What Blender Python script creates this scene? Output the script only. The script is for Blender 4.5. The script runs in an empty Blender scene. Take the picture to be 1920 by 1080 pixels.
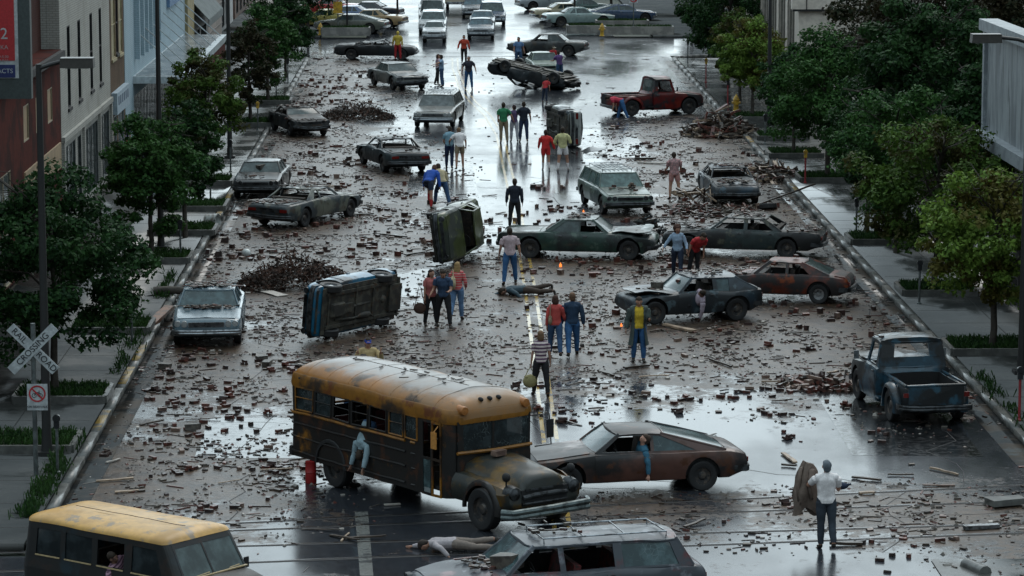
import bpy, math, random, colorsys
import numpy as np
from mathutils import Vector, Matrix, noise
rnd = random.Random(7)
R = math.radians
scene = bpy.context.scene
# ---------------------------------------------------------------- camera
F_PX, CAM_H = 6000.0, 15.0
PITCH = math.atan(890/F_PX); YAW = math.atan((960-838)*math.cos(PITCH)/F_PX)
cd = bpy.data.cameras.new('camera'); cam = bpy.data.objects.new('camera', cd)
scene.collection.objects.link(cam); scene.camera = cam
cd.sensor_width = 36; cd.lens = F_PX/1920*36; cd.clip_start = .5; cd.clip_end = 4000
cam.location = (0, 0, CAM_H); cam.rotation_euler = (math.pi/2-PITCH, 0, -YAW)
# ---------------------------------------------------------------- sky, sun, exposure
world = bpy.data.worlds.new('World'); scene.world = world; world.use_nodes = True
nt = world.node_tree; bg = nt.nodes['Background']
sky = nt.nodes.new('ShaderNodeTexSky'); sky.sky_type = 'NISHITA'; sky.sun_disc = False
SUN_EL, SUN_AZ = 48, 20      # degrees; azimuth clockwise from +Y (down the street)
sky.sun_elevation = R(SUN_EL); sky.sun_rotation = R(SUN_AZ); sky.dust_density = 3; sky.air_density = 1.2
hs = nt.nodes.new('ShaderNodeHueSaturation'); hs.inputs['Saturation'].default_value = .35
mxs = nt.nodes.new('ShaderNodeMix'); mxs.data_type = 'RGBA'; mxs.inputs[0].default_value = .7
mxs.inputs[7].default_value = (5.8, 7.35, 8.05, 1)      # the even cloud deck, in the sky texture's own units
nt.links.new(sky.outputs[0], hs.inputs['Color']); nt.links.new(hs.outputs[0], mxs.inputs[6])
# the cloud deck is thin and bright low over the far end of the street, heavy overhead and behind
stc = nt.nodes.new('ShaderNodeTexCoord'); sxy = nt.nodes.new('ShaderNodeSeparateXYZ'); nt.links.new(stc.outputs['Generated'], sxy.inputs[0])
def wr_(s, lo, hi, a, b):
    n = nt.nodes.new('ShaderNodeMapRange'); n.interpolation_type = 'SMOOTHSTEP'
    for i, v in ((1, lo), (2, hi), (3, a), (4, b)): n.inputs[i].default_value = v
    nt.links.new(s, n.inputs[0]); return n.outputs[0]
def wm_(op, a, b):
    n = nt.nodes.new('ShaderNodeMath'); n.operation = op
    for i, v in ((0, a), (1, b)):
        if hasattr(v, 'links'): nt.links.new(v, n.inputs[i])
        else: n.inputs[i].default_value = v
    return n.outputs[0]
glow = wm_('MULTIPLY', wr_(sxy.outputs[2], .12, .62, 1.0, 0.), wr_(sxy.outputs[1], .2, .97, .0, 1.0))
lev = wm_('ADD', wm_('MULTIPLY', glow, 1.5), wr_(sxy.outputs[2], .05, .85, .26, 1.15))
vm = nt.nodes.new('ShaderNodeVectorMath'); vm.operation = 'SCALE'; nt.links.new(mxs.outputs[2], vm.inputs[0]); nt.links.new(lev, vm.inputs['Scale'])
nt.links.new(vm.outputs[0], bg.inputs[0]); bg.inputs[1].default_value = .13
sd = bpy.data.lights.new('sun', 'SUN'); sd.energy = .5; sd.angle = R(30); sd.color = (1, .96, .9)
sun = bpy.data.objects.new('sun', sd); scene.collection.objects.link(sun)
sdir = Vector((math.sin(R(SUN_AZ))*math.cos(R(SUN_EL)), math.cos(R(SUN_AZ))*math.cos(R(SUN_EL)), math.sin(R(SUN_EL))))
sun.rotation_euler = sdir.to_track_quat('Z', 'Y').to_euler()
scene.view_settings.view_transform = 'Standard'; scene.view_settings.look = 'None'
scene.view_settings.exposure = .2; scene.view_settings.gamma = 1
scene.cycles.max_bounces = 6; scene.cycles.diffuse_bounces = 2; scene.cycles.glossy_bounces = 3; scene.cycles.transparent_max_bounces = 8
# ---------------------------------------------------------------- materials
MATS = {}
def nodes(m):
    m.use_nodes = True; t = m.node_tree; return t, t.nodes['Principled BSDF']
def c4(c): return (c[0], c[1], c[2], 1)
def mixc(t, fac, a, b):
    n = t.nodes.new('ShaderNodeMix'); n.data_type = 'RGBA'
    for i, s in ((0, fac), (6, a), (7, b)):
        if hasattr(s, 'links'): t.links.new(s, n.inputs[i])
        else: n.inputs[i].default_value = s if i == 0 else c4(s)
    return n.outputs[2]
def noi(t, scale, detail=4, coord='Object', rough=.6, loc=0, sc=None):
    tc = t.nodes.new('ShaderNodeTexCoord'); mp = t.nodes.new('ShaderNodeMapping')
    mp.inputs['Location'].default_value = (loc, loc*.7, loc*1.3)
    if sc: mp.inputs['Scale'].default_value = sc
    n = t.nodes.new('ShaderNodeTexNoise'); n.inputs['Scale'].default_value = scale; n.inputs['Detail'].default_value = detail
    n.inputs['Roughness'].default_value = rough
    t.links.new(tc.outputs[coord], mp.inputs[0]); t.links.new(mp.outputs[0], n.inputs['Vector']); return n.outputs['Fac']
def ramp(t, s, lo, hi, a=0., b=1.):
    n = t.nodes.new('ShaderNodeMapRange'); n.inputs[1].default_value = lo; n.inputs[2].default_value = hi
    n.inputs[3].default_value = a; n.inputs[4].default_value = b; n.interpolation_type = 'SMOOTHSTEP'
    t.links.new(s, n.inputs[0]); return n.outputs[0]
def bump(t, p, s, strength, dist=.01):
    b = t.nodes.new('ShaderNodeBump'); b.inputs['Strength'].default_value = strength; b.inputs['Distance'].default_value = dist
    t.links.new(s, b.inputs['Height']); t.links.new(b.outputs[0], p.inputs['Normal'])
def mat(name, col, col2=None, scale=3, lo=.45, hi=.6, rough=.6, metal=0, bmp=.2, coat=0, col3=None, s3=9, loc=None, alpha=None, rough2=None, bd=.01):
    key = name
    if key in MATS: return MATS[key]
    m = bpy.data.materials.new(name); t, p = nodes(m)
    loc = sum(ord(c) for c in name) % 97
    fine = noi(t, scale*6, 5, loc=loc)
    c = mixc(t, ramp(t, fine, .3, .7), [x*.82 for x in col], [min(1, x*1.15) for x in col])
    if col2:
        f = ramp(t, noi(t, scale, 6, loc=loc+3), lo, hi); c = mixc(t, f, c, col2)
        if rough2 is not None: t.links.new(ramp(t, f, 0, 1, rough, rough2), p.inputs['Roughness'])
    if col3: c = mixc(t, ramp(t, noi(t, s3, 6, loc=loc+9), .56, .66), c, col3)
    t.links.new(c, p.inputs['Base Color'])
    if not (col2 and rough2 is not None): p.inputs['Roughness'].default_value = rough
    p.inputs['Metallic'].default_value = metal; p.inputs['Coat Weight'].default_value = coat; p.inputs['Coat Roughness'].default_value = .15
    if bmp: bump(t, p, fine, bmp, bd)
    MATS[key] = m; return m
DARK = mat('dark_soot', (.012, .012, .013), rough=.75)
TYRE = mat('tyre_rubber', (.014, .014, .015), rough=.6, scale=6)
CHROME = mat('dull_chrome', (.32, .34, .36), (.05, .05, .05), 5, .45, .7, rough=.3, metal=.85, rough2=.6)
SOOTC = mat('sooted_bumper', (.06, .065, .07), (.015, .015, .015), 5, rough=.45, metal=.5)
RIM = mat('burnt_rim', (.05, .05, .052), (.12, .1, .085), 7, rough=.5, metal=.6)
HUB = mat('hubcap', (.35, .36, .37), (.08, .08, .08), 7, rough=.35, metal=.8)
SEAT = mat('charred_seat', (.02, .016, .014), (.05, .035, .025), 8, rough=.85)
SEATR = mat('red_seat', (.10, .012, .012), (.02, .012, .01), 8, rough=.7)
UNDER = mat('oily_underbody', (.03, .029, .026), (.075, .07, .055), 4, rough=.6, col3=(.06, .03, .015))
LENS = mat('lamp_lens', (.35, .36, .36), rough=.2, bmp=0)
RLENS = mat('red_lens', (.14, .01, .008), rough=.25, bmp=0)
def glass(name, col, rough=.12, alpha=.9, crack=False):
    if name in MATS: return MATS[name]
    m = bpy.data.materials.new(name); t, p = nodes(m)
    f = noi(t, 3, 6); c = mixc(t, ramp(t, f, .4, .7), col, [x*2.2+.01 for x in col])
    if crack:
        v = t.nodes.new('ShaderNodeTexVoronoi'); v.feature = 'DISTANCE_TO_EDGE'; v.inputs['Scale'].default_value = 9
        tc = t.nodes.new('ShaderNodeTexCoord'); t.links.new(tc.outputs['Object'], v.inputs['Vector'])
        e = ramp(t, v.outputs['Distance'], 0, .018, .55, 0); g = ramp(t, noi(t, 2.2, 3, loc=5), .5, .62)
        mm = t.nodes.new('ShaderNodeMath'); mm.operation = 'MULTIPLY'; t.links.new(e, mm.inputs[0]); t.links.new(g, mm.inputs[1])
        c = mixc(t, mm.outputs[0], c, (.45, .55, .55))
    t.links.new(c, p.inputs['Base Color']); p.inputs['Roughness'].default_value = rough
    p.inputs['Alpha'].default_value = alpha; MATS[name] = m; return m
GL = glass('dusty_glass', (.03, .045, .045), .18, .96)
GLD = glass('dark_glass', (.008, .012, .014), .1, .97)
GLC = glass('cracked_glass', (.03, .055, .06), .15, .92, True)
GLB = glass('clean_glass', (.03, .06, .075), .08, .95)
GLK = glass('dark_cracked_glass', (.010, .016, .018), .22, .98, True)
GLD.node_tree.nodes['Principled BSDF'].inputs['Roughness'].default_value = .3; GLD.node_tree.nodes['Principled BSDF'].inputs['Specular IOR Level'].default_value = .2
def paint(name, base, soot=(.015, .017, .018), rust=None, lo=.42, hi=.6, rough=.36, scale=1.3, coat=.25, s3=2.6):
    def sat(c, k=1.45, s=.52):
        if c is None: return None
        if name.startswith('bg_'): return c
        g_ = sum(c)/3; return tuple(max(.004, (g_+(x-g_)*k)*s) for x in c)
    base, soot, rust = sat(base), sat(soot), sat(rust)
    return mat(name, base, soot, scale, lo-.02, lo+.6*(hi-lo), rough, 0, .12, coat*.7, rust, s3, rough2=.55, bd=.004)
# ---------------------------------------------------------------- mesh builder
def link(o, parent=None):
    scene.collection.objects.link(o)
    if parent is not None: o.parent = parent
    return o
def tag(o, label=None, cat=None, group=None, kind=None):
    if label: o['label'] = label
    if cat: o['category'] = cat
    if group: o['group'] = group
    if kind: o['kind'] = kind
    return o
def empty(name, loc=(0, 0, 0), rz=0, label=None, cat=None, group=None, rot=None):
    o = bpy.data.objects.new(name, None); o.location = loc; o.rotation_euler = rot if rot else (0, 0, rz)
    o.empty_display_size = .2; link(o); return tag(o, label, cat, group)
class MB:
    def __init__(s): s.v = []; s.f = []; s.m = []; s.c = 0; s.M = None
    def add(s, vs, fs):
        n = len(s.v)
        for v in vs:
            v = Vector(v); s.v.append(tuple(s.M @ v) if s.M else tuple(v))
        for f in fs: s.f.append([i+n for i in f]); s.m.append(s.c)
        return s
    def box(s, c, d, rot=None, tap=1):
        h = [x/2 for x in d]; P = []
        for z in (-1, 1):
            k = tap if z > 0 else 1
            for x, y in ((-1, -1), (1, -1), (1, 1), (-1, 1)): P.append(Vector((x*h[0]*k, y*h[1]*k, z*h[2])))
        if rot is not None:
            M = rot if isinstance(rot, Matrix) else Matrix.Rotation(rot, 3, 'Z'); P = [M @ p for p in P]
        return s.add([p+Vector(c) for p in P], [(3, 2, 1, 0), (4, 5, 6, 7), (0, 1, 5, 4), (1, 2, 6, 5), (2, 3, 7, 6), (3, 0, 4, 7)])
    def tube(s, pts, r, n=8, cap=True, flat=1., up=(0, 0, 1), ay=None):
        pts = [Vector(p) for p in pts]; k = len(pts); r = r if hasattr(r, '__len__') else [r]*k; vs = []
        t0 = (pts[-1]-pts[0]).normalized(); u = Vector(ay) if ay else Vector(up)
        if abs(t0.dot(u)) > .95: u = Vector((1, 0, 0))
        for i, p in enumerate(pts):
            t = (pts[min(i+1, k-1)]-pts[max(i-1, 0)]).normalized()
            a = t.cross(u)
            if a.length < 1e-4: a = t.cross(Vector((0, 1, 0)))
            a.normalize(); b = a.cross(t)
            ri = r[i]; ra, rb = (ri if isinstance(ri, tuple) else (ri, ri*flat))
            for j in range(n):
                q = 2*math.pi*j/n; vs.append(p+a*ra*math.cos(q)+b*rb*math.sin(q))
        fs = [(i*n+j, i*n+(j+1) % n, (i+1)*n+(j+1) % n, (i+1)*n+j) for i in range(k-1) for j in range(n)]
        if cap: fs += [tuple(range(n-1, -1, -1)), tuple((k-1)*n+j for j in range(n))]
        return s.add(vs, fs)
    def lathe(s, prof, c=(0, 0, 0), axis='Z', n=20):
        vs = []
        for r, h in prof:
            for j in range(n):
                q = 2*math.pi*j/n; a, b = r*math.cos(q), r*math.sin(q)
                p = {'Z': (a, b, h), 'Y': (a, h, b), 'X': (h, a, b)}[axis]; vs.append([p[i]+c[i] for i in range(3)])
        k = len(prof)
        return s.add(vs, [(i*n+j, i*n+(j+1) % n, (i+1)*n+(j+1) % n, (i+1)*n+j) for i in range(k-1) for j in range(n)])
    def ell(s, c, d, n=10, m=8, rot=None):
        vs = []
        for i in range(m+1):
            a = math.pi*i/m
            for j in range(n):
                q = 2*math.pi*j/n; p = Vector((math.sin(a)*math.cos(q)*d[0], math.sin(a)*math.sin(q)*d[1], math.cos(a)*d[2]))
                if rot: p = rot @ p
                vs.append(p+Vector(c))
        return s.add(vs, [(i*n+j, i*n+(j+1) % n, (i+1)*n+(j+1) % n, (i+1)*n+j) for i in range(m) for j in range(n)])
    def grid(s, rows, close=False):
        a, b = len(rows), len(rows[0]); vs = [p for r_ in rows for p in r_]
        e = b if close else b-1
        return s.add(vs, [(i*b+j, i*b+(j+1) % b, (i+1)*b+(j+1) % b, (i+1)*b+j) for i in range(a-1) for j in range(e)])
    def sheet(s, rows, off):
        a, b = len(rows), len(rows[0]); o = Vector(off); top = [[Vector(p) for p in r_] for r_ in rows]; bot = [[p+o for p in r_] for r_ in top]
        s.grid(top); s.grid([r_[::-1] for r_ in bot])
        ring = [(0, j) for j in range(b)]+[(i, b-1) for i in range(1, a)]+[(a-1, j) for j in range(b-2, -1, -1)]+[(i, 0) for i in range(a-2, 0, -1)]
        n = len(ring)
        return s.add([top[i][j] for i, j in ring]+[bot[i][j] for i, j in ring], [(k, n+k, n+(k+1) % n, (k+1) % n) for k in range(n)])
    def quad(s, p, off=None):
        if off is None: return s.add(p, [(0, 1, 2, 3)])
        return s.sheet([[p[0], p[1]], [p[3], p[2]]], off)
    def build(s, name, mats, parent=None, ang=38, fn=None, weld=False):
        me = bpy.data.meshes.new(name)
        vs = [fn(Vector(v)) for v in s.v] if fn else s.v
        me.from_pydata(vs, [], s.f)
        for m in (mats if isinstance(mats, (list, tuple)) else [mats]): me.materials.append(m)
        me.polygons.foreach_set('material_index', s.m)
        me.polygons.foreach_set('use_smooth', [True]*len(s.f)); me.update()
        if ang: me.set_sharp_from_angle(angle=R(ang))
        return link(bpy.data.objects.new(name, me), parent)
def ev_mesh(o):
    dg = bpy.context.evaluated_depsgraph_get(); return bpy.data.meshes.new_from_object(o.evaluated_get(dg))
def text(name, s, size, m, parent, loc, rot, ext=.004, align='CENTER'):
    cu = bpy.data.curves.new(name, 'FONT'); cu.body = s; cu.size = size; cu.align_x = align; cu.align_y = 'CENTER'; cu.extrude = ext
    t = bpy.data.objects.new(name, cu); scene.collection.objects.link(t); me = ev_mesh(t); bpy.data.objects.remove(t)
    me.materials.clear(); me.materials.append(m); o = bpy.data.objects.new(name, me); o.location = loc; o.rotation_euler = rot
    return link(o, parent)
def lerp(a, b, t): return a+(b-a)*t
def interp(tab, u): return float(np.interp(u, [p[0] for p in tab], [p[1] for p in tab]))
# ---------------------------------------------------------------- vehicles: shared pieces
WM = {}
def wheel(parent, x, y, r=.34, w=.2, rim=RIM, z=None):
    key = (r, w, rim.name)
    if key not in WM:
        t = MB(); t.lathe([(r*.56, -w*.42), (r*.7, -w*.5), (r*.93, -w*.5), (r, -w*.36), (r, w*.36), (r*.93, w*.5), (r*.7, w*.5), (r*.56, w*.42), (r*.56, -w*.42)], axis='Y', n=22)
        a = t.build('wheel', TYRE, None); q = MB(); q.lathe([(r*.56, w*.40), (r*.54, w*.2), (r*.3, w*.16), (r*.22, w*.3), (r*.06, w*.34), (0.001, w*.34)], axis='Y', n=18)
        q.lathe([(0.001, -w*.34), (r*.22, -w*.3), (r*.3, -w*.16), (r*.54, -w*.2), (r*.56, -w*.4)], axis='Y', n=18)
        b = q.build('rim', rim, None, 30); WM[key] = (a.data, b.data); bpy.data.objects.remove(a); bpy.data.objects.remove(b)
    a = bpy.data.objects.new('wheel', WM[key][0]); a.location = (x, y, r if z is None else z); link(a, parent)
    b = bpy.data.objects.new('rim', WM[key][1]); link(b, a); return a
def bumper(parent, xs, W, z, h, d, sgn, m, name, fn=None, wrap=.28):
    # a curved bar across the nose (sgn=1) or tail (-1)
    b = MB(); rows = []
    pts = [(-W/2-.01, -wrap), (-W/2-.01, -.08), (-W/2+.08, .0)]+[(y, .05*(1-(2*y/W)**2)+.02) for y in np.linspace(-W/2+.25, W/2-.25, 7)]+[(W/2-.08, .0), (W/2+.01, -.08), (W/2+.01, -wrap)]
    prof = [(-d, -h/2), (0, -h/2), (.02, -h*.2), (.005, 0), (.02, h*.3), (0, h/2), (-d, h/2)]
    for y, x in pts:
        k = y/(W/2)*sgn
        rows.append([(xs+sgn*(x+px*1.0), y, z+pz) for px, pz in prof])
    b.grid(rows, close=True); b.add(rows[0], [tuple(range(7))]); b.add(rows[-1], [tuple(range(6, -1, -1))])
    return b.build(name, m, parent, fn=fn)
def crumple(amp, seed, L):
    if amp <= 0: return None
    def fn(v):
        a = noise.noise_vector(v*1.1+Vector((seed*3.1, 7, seed)))*amp+noise.noise_vector(v*3.1+Vector((seed, 1, 9)))*amp*.4
        if v.z < .3: a *= .3
        return v+a
    return fn
CAR = dict(L=5.2, W=1.92, H=1.36, hf=.78, hc=.95, dr=.90, xw0=.31, xw1=.41, xr1=.64, xr0=.75, fw=.17, rw=.79, wr=.34, inset=.17,
           wins=[(.33, .52), (.545, .70)], doors=[(.30, .52), (.53, .71)], fin=0, crush=0, crush_at=.5, glass=GL, sideglass=None, missing=(), bump=None,
           hoodup=0, rack=False, rim=RIM, seat=SEAT, amp=.012, seed=1, under=False, cut=True, lights=4, rlights='bar', grille=True, opendoor=None, nohood=False, box=None, bed=0, wagon=False, nosedrop=0, flat=None)
def make_car(label, loc, th, pm, cat='car', name='car', group=None, rot=None, **kw):
    S = dict(CAR); S.update(kw); L, W, H = S['L'], S['W'], S['H']; X = lambda u: L/2-u*L
    root = empty(name, loc, R(th), label, cat, group, rot)
    top = [(0, S['hf']-.14), (.012, S['hf']-.05), (.03, S['hf']), (S['xw0']-.02, S['hc']-.02), (S['xw0'], S['hc']), (S['xr0'], S['hc']), (S['xr0']+.03, lerp(S['hc'], S['dr'], .3)), (.97, S['dr']), (.99, S['dr']-.05), (1, S['dr']-.14)]
    if S['bed']: top = top[:5]+[(.565, S['hc']), (.58, S['bed']), (.99, S['bed']), (1, S['bed']-.03)]
    if S['wagon']: top = top[:5]+[(.96, S['hc']), (.99, S['hc']-.05), (1, S['hc']-.12)]
    bot = [(0, .40), (.02, .33), (.08, .24), (.92, .26), (.98, .36), (1, .42)]
    def hw(u): return W/2*(1-.10*max(0, 1-u/.10)**2-.09*max(0, (u-.9)/.1)**2-.015*(2*u-1)**2)*(1 if not S['bed'] or u < .57 else .80)
    def fin(u): return S['fin']*max(0, (u-.55)/.45)**1.3
    seedv = Vector((S['seed']*3.7, S['seed'], 2))
    base = crumple(S['amp']*(1.45 if S['amp'] > .012 else 1), S['seed'], L)
    def fn(v):
        v = base(v) if base else v
        if S['crush'] and v.z > S['hc']-.05:      # roof pushed down
            k = math.exp(-((X(S['crush_at'])-v.x)/(L*.16))**2)*(v.z-S['hc']+.05)/(H-S['hc'])
            v = v-Vector((0, 0, S['crush']*k*(1+.3*noise.noise(v*2+seedv))))
        if S['nosedrop']:
            u = .5-v.x/L
            if u < .16: v = v+Vector((-(.16-u)*S['nosedrop']*3*(.6+noise.noise(v*2.3+seedv)), noise.noise(v*2+seedv)*.1, noise.noise(v*3.3)*.12*S['nosedrop']*4))
        return v
    def sec(u):
        w, t, b = hw(u), interp(top, u), interp(bot, u); f = fin(u)
        return [(0, b), (.80*w, b), (.955*w, b+.05), (w*.995, b+.32*(t-b)), (w, b+.60*(t-b)), (w*.985, t-.13+f*.3), (w*.955, t-.045+f), (w*.87, t-.004+f*.9), (w*(.84 if S['fin'] else .6), t+.012+f*.1), (0, t+.022)]
    def sp(u, v):
        s = sec(u); i = min(int(v), 8); k = v-i; return lerp(s[i][0], s[i+1][0], k), lerp(s[i][1], s[i+1][1], k)
    us = sorted(set([0, .008, .02, .04, 1, .992, .98, .96, .08, .92]+[round(x, 3) for x in np.linspace(.08, .92, 25)]+[S['xw0'], S['xr0']]+([.565, .572, .58] if S['bed'] else [])))
    b = MB(); rows = []
    for u in us:
        s = sec(u); r_ = [(X(u), y, z) for y, z in s]+[(X(u), -y, z) for y, z in s[-2:0:-1]]; rows.append(r_)
    b.grid(rows, close=True); b.add(rows[0], [tuple(range(len(rows[0])-1, -1, -1))]); b.add(rows[-1], [tuple(range(len(rows[0])))])
    xf, xr, wr = X(S['fw']), X(S['rw']), S['wr']
    body = b.build('body', [pm, DARK], root, None)
    cb = MB(); cb.c = 1
    for x in (xf, xr):
        for s_ in (-1, 1): cb.lathe([(.001, s_*(W/2-.33)), (wr+.075, s_*(W/2-.33)), (wr+.075, s_*(W/2+.2)), (.001, s_*(W/2+.2))], (x, 0, wr+.03), 'Y', 22)
    if S['cut']:
        x0, x1 = X(S['xw0']+.025), X(S['xr0'] if not S['wagon'] else .96); wb = W/2*.86
        cb.box(((x0+x1)/2, 0, .95), (x0-x1, 2*wb, 1.2))
    if S['box']: u0, u1, zz = S['box']; cb.box(((X(u0)+X(u1))/2, 0, zz+1), ((u1-u0)*L, W*.66, 2))
    cut = cb.build('cutter', [pm, DARK], root, None)
    import bmesh
    for o in (body, cut):
        bm = bmesh.new(); bm.from_mesh(o.data); bmesh.ops.remove_doubles(bm, verts=bm.verts, dist=1e-4); bmesh.ops.recalc_face_normals(bm, faces=bm.faces); bm.to_mesh(o.data); bm.free()
    md = body.modifiers.new('b', 'BOOLEAN'); md.object = cut; md.operation = 'DIFFERENCE'; md.solver = 'EXACT'
    md.use_self = bool(S['box'])
    me = ev_mesh(body); body.modifiers.clear(); body.data = me; bpy.data.objects.remove(cut)
    for v in me.vertices: v.co = fn(v.co)
    me.polygons.foreach_set('use_smooth', [True]*len(me.polygons)); me.update(); me.set_sharp_from_angle(angle=R(40))
    # panels laid over the body
    def panel(name, u0, u1, v0, v1, side, off=.011, n=8, m=5, swing=0, mt=None):
        p = MB(); rows = []
        for i in range(n+1):
            u = lerp(u0, u1, i/n); r_ = []
            for j in range(m+1):
                y, z = sp(u, lerp(v0, v1, j/m)); r_.append(Vector((X(u), side*(y+off), z)))
            rows.append(r_)
        if swing:
            pv = Vector((X(u0), side*hw(u0), 0)); M = Matrix.Rotation(R(swing)*side, 3, 'Z'); rows = [[M @ (q-pv)+pv for q in r_] for r_ in rows]
        p.sheet(rows, (0, -side*.03, 0)); return p.build(name, mt or pm, root, 40, fn)
    for k, (u0, u1) in enumerate(S['doors']):
        for s_ in (-1, 1):
            if ('door', k, s_) in S['missing']: continue
            sw = S['opendoor'][2] if S['opendoor'] and S['opendoor'][:2] == (k, s_) else 0
            d = panel('door', u0+.004, u1-.002, 2.1, 6.4, s_, swing=sw)
            hb = MB(); y, z = sp(u1-.03, 5.1); hb.box((X(u1-.03), s_*(y+.03), z), (.14, .03, .03))
            if not sw: hb.build('handle', CHROME, d, fn=fn)
    def lid(name, u0, u1, k=.86, off=.016, ang=0):
        p = MB(); rows = []
        for i in range(9):
            u = lerp(u0, u1, i/8); r_ = []
            for j in range(9):
                f = -1+2*j/8; w = hw(u)*k; t = interp(top, u)
                r_.append(Vector((X(u), f*w, t+off+.016*(1-f*f)+(.012 if name == 'hood' and abs(f) < .2 else 0))))
            rows.append(r_)
        if ang:
            pv = Vector((X(u1), 0, interp(top, u1))); M = Matrix.Rotation(R(-ang), 3, 'Y'); rows = [[M @ (q-pv)+pv+noise.noise_vector(q*1.7+seedv)*.09 for q in r_] for r_ in rows]
        p.sheet(rows, (0, 0, -.025)); return p.build(name, pm, root, 40, fn)
    if not S['nohood']: lid('hood', .035, S['xw0']-.025, ang=S['hoodup'])
    if not S['wagon'] and not S['box'] and S['xr0'] < .9: lid('trunk_lid', S['xr0']+.035, .975)
    if S['nohood']:
        e = MB(); e.box((X(.17), 0, S['hc']-.12), (1.0, 1.1, .35)).tube([(X(.1), 0, S['hc']-.1), (X(.2), 0, S['hc']+.06)], .16, 10); e.build('engine', UNDER, root)
    # greenhouse
    zb = S['hc']+.005; zt = H-.05; yb = W/2*.90; yt = yb-S['inset']; X0, X1, X2, X3 = X(S['xw0']), X(S['xw1']), X(S['xr1']), X(S['xr0'])
    def gp(x, h, s_, dy=0):
        a, c_ = lerp(X0, X1, h), lerp(X3, X2, h); x = min(max(x, c_), a); return Vector((x, s_*(lerp(yb, yt, h)-dy), lerp(zb-.03, zt, h)))
    cuts = [S['xw0']-.01]; 
    fr = MB()
    wins = S['wins']; m = .045
    def cell(x0, x1, h0, h1, s_):
        fr.quad([gp(x0, h0, s_), gp(x1, h0, s_), gp(x1, h1, s_), gp(x0, h1, s_)], (0, -s_*.045, 0))
    def gx(x, h, front, rear):
        return min(max(x, lerp(X3, X2, h)+rear), lerp(X0, X1, h)-front)
    for s_ in (-1, 1):
        # window polygons; the frame is what is left over
        edges = []
        prev0 = prev1 = None
        polys = []
        for k, (u0, u1) in enumerate(wins):
            q = [[Vector((gx(X(u), h, .07, .16 if k == len(wins)-1 else .0), s_*lerp(yb, yt, h), lerp(zb-.03, zt, h))) for h in (.07, .9)] for u in (u0, u1)]
            polys.append(q)
        def lastp(h, u): pass
        # pillars between / at ends
        bounds = [[Vector((lerp(X0, X1, h), s_*lerp(yb, yt, h), lerp(zb-.03, zt, h))) for h in (.0, 1)]]
        def ext(q):   # extend an edge (at h .07/.9) to h 0..1
            d = q[1]-q[0]; a, b_ = q[0]-d*(.07/.83), q[1]+d*(.1/.83)
            for w_, h in ((a, 0), (b_, 1)): w_.x = min(max(w_.x, lerp(X3, X2, h)), lerp(X0, X1, h)); 
            return [a, b_]
        seq = [bounds[0]]
        for q in polys: seq += [ext(q[0]), ext(q[1])]
        seq.append([Vector((lerp(X3, X2, h), s_*lerp(yb, yt, h), lerp(zb-.03, zt, h))) for h in (.0, 1)])
        off = (0, -s_*.045, 0)
        for i in range(0, len(seq)-1):
            a, c_ = seq[i], seq[i+1]
            if i % 2 == 0:
                if (a[0]-c_[0]).length+(a[1]-c_[1]).length > .02: fr.quad([a[0], c_[0], c_[1], a[1]], off)
            else:
                P = lambda e, h: lerp(e[0], e[1], h)
                fr.quad([P(a, 0), P(c_, 0), P(c_, .07), P(a, .07)], off); fr.quad([P(a, .9), P(c_, .9), P(c_, 1), P(a, 1)], off)
                k = (i-1)//2
                if ('sw', k, s_) not in S['missing']:
                    g = MB(); g.quad([P(a, .05)+Vector((0, -s_*.02, 0)), P(c_, .05)+Vector((0, -s_*.02, 0)), P(c_, .92)+Vector((0, -s_*.02, 0)), P(a, .92)+Vector((0, -s_*.02, 0))])
                    g.build('side_window', S['sideglass'] or S['glass'], root, fn=fn)
    # windshield and rear window as curved sheets, with corner posts
    def screen(name, A0, A1, nm, sgn, miss, nx=8, gm=None):
        rows = []; fw = []
        for i in range(5):
            h = lerp(.04, .96, i/4); r_ = []
            for j in range(nx+1):
                f = -1+2*j/nx; r_.append(Vector((lerp(A0, A1, h)+sgn*.07*(1-f*f), f*(lerp(yb, yt, h)-.035), lerp(zb-.03, zt, h)+.01)))
            rows.append(r_)
        if not miss: g = MB(); g.grid(rows); g.build(name, gm or S['glass'], root, fn=fn)
        for f in (-1, 1):
            fr.tube([(lerp(A0, A1, h), f*(lerp(yb, yt, h)-.025), lerp(zb-.03, zt, h)+.012) for h in (0, .5, 1)], .03, 6)
        fr.tube([(rows[4][j].x, rows[4][j].y, rows[4][j].z) for j in range(nx+1)], .025, 6)
        fr.tube([(rows[0][j].x, rows[0][j].y, rows[0][j].z-.01) for j in range(nx+1)], .022, 6)
    screen('windshield', X0, X1, 0, 1, 'windshield' in S['missing'], gm=S.get('wsglass'))
    screen('rear_window', X3, X2, 0, -1, 'rear_window' in S['missing'])
    fr.build('window_frame', pm, root, 30, fn)
    rf = MB(); rows = []
    for i in range(9):
        x = lerp(X1+.03, X2-.03, i/8); e = .025*((2*i/8-1)**4); r_ = []
        for j in range(11):
            f = -1+2*j/10; r_.append(Vector((x+(.06*(1-f*f) if i < 4 else -.06*(1-f*f))*abs(2*i/8-1), f*(yt+.012+(.02 if S['bed'] else 0)), zt+(.12 if S['bed'] else .055)*(1-abs(f)**(4 if S['bed'] else 2.6))-e-.002+.0)))
        rows.append(r_)
    rf.sheet(rows, (0, 0, -.10 if S['bed'] else -.03)); rf.build('roof', pm, root, 40, fn)
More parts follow.
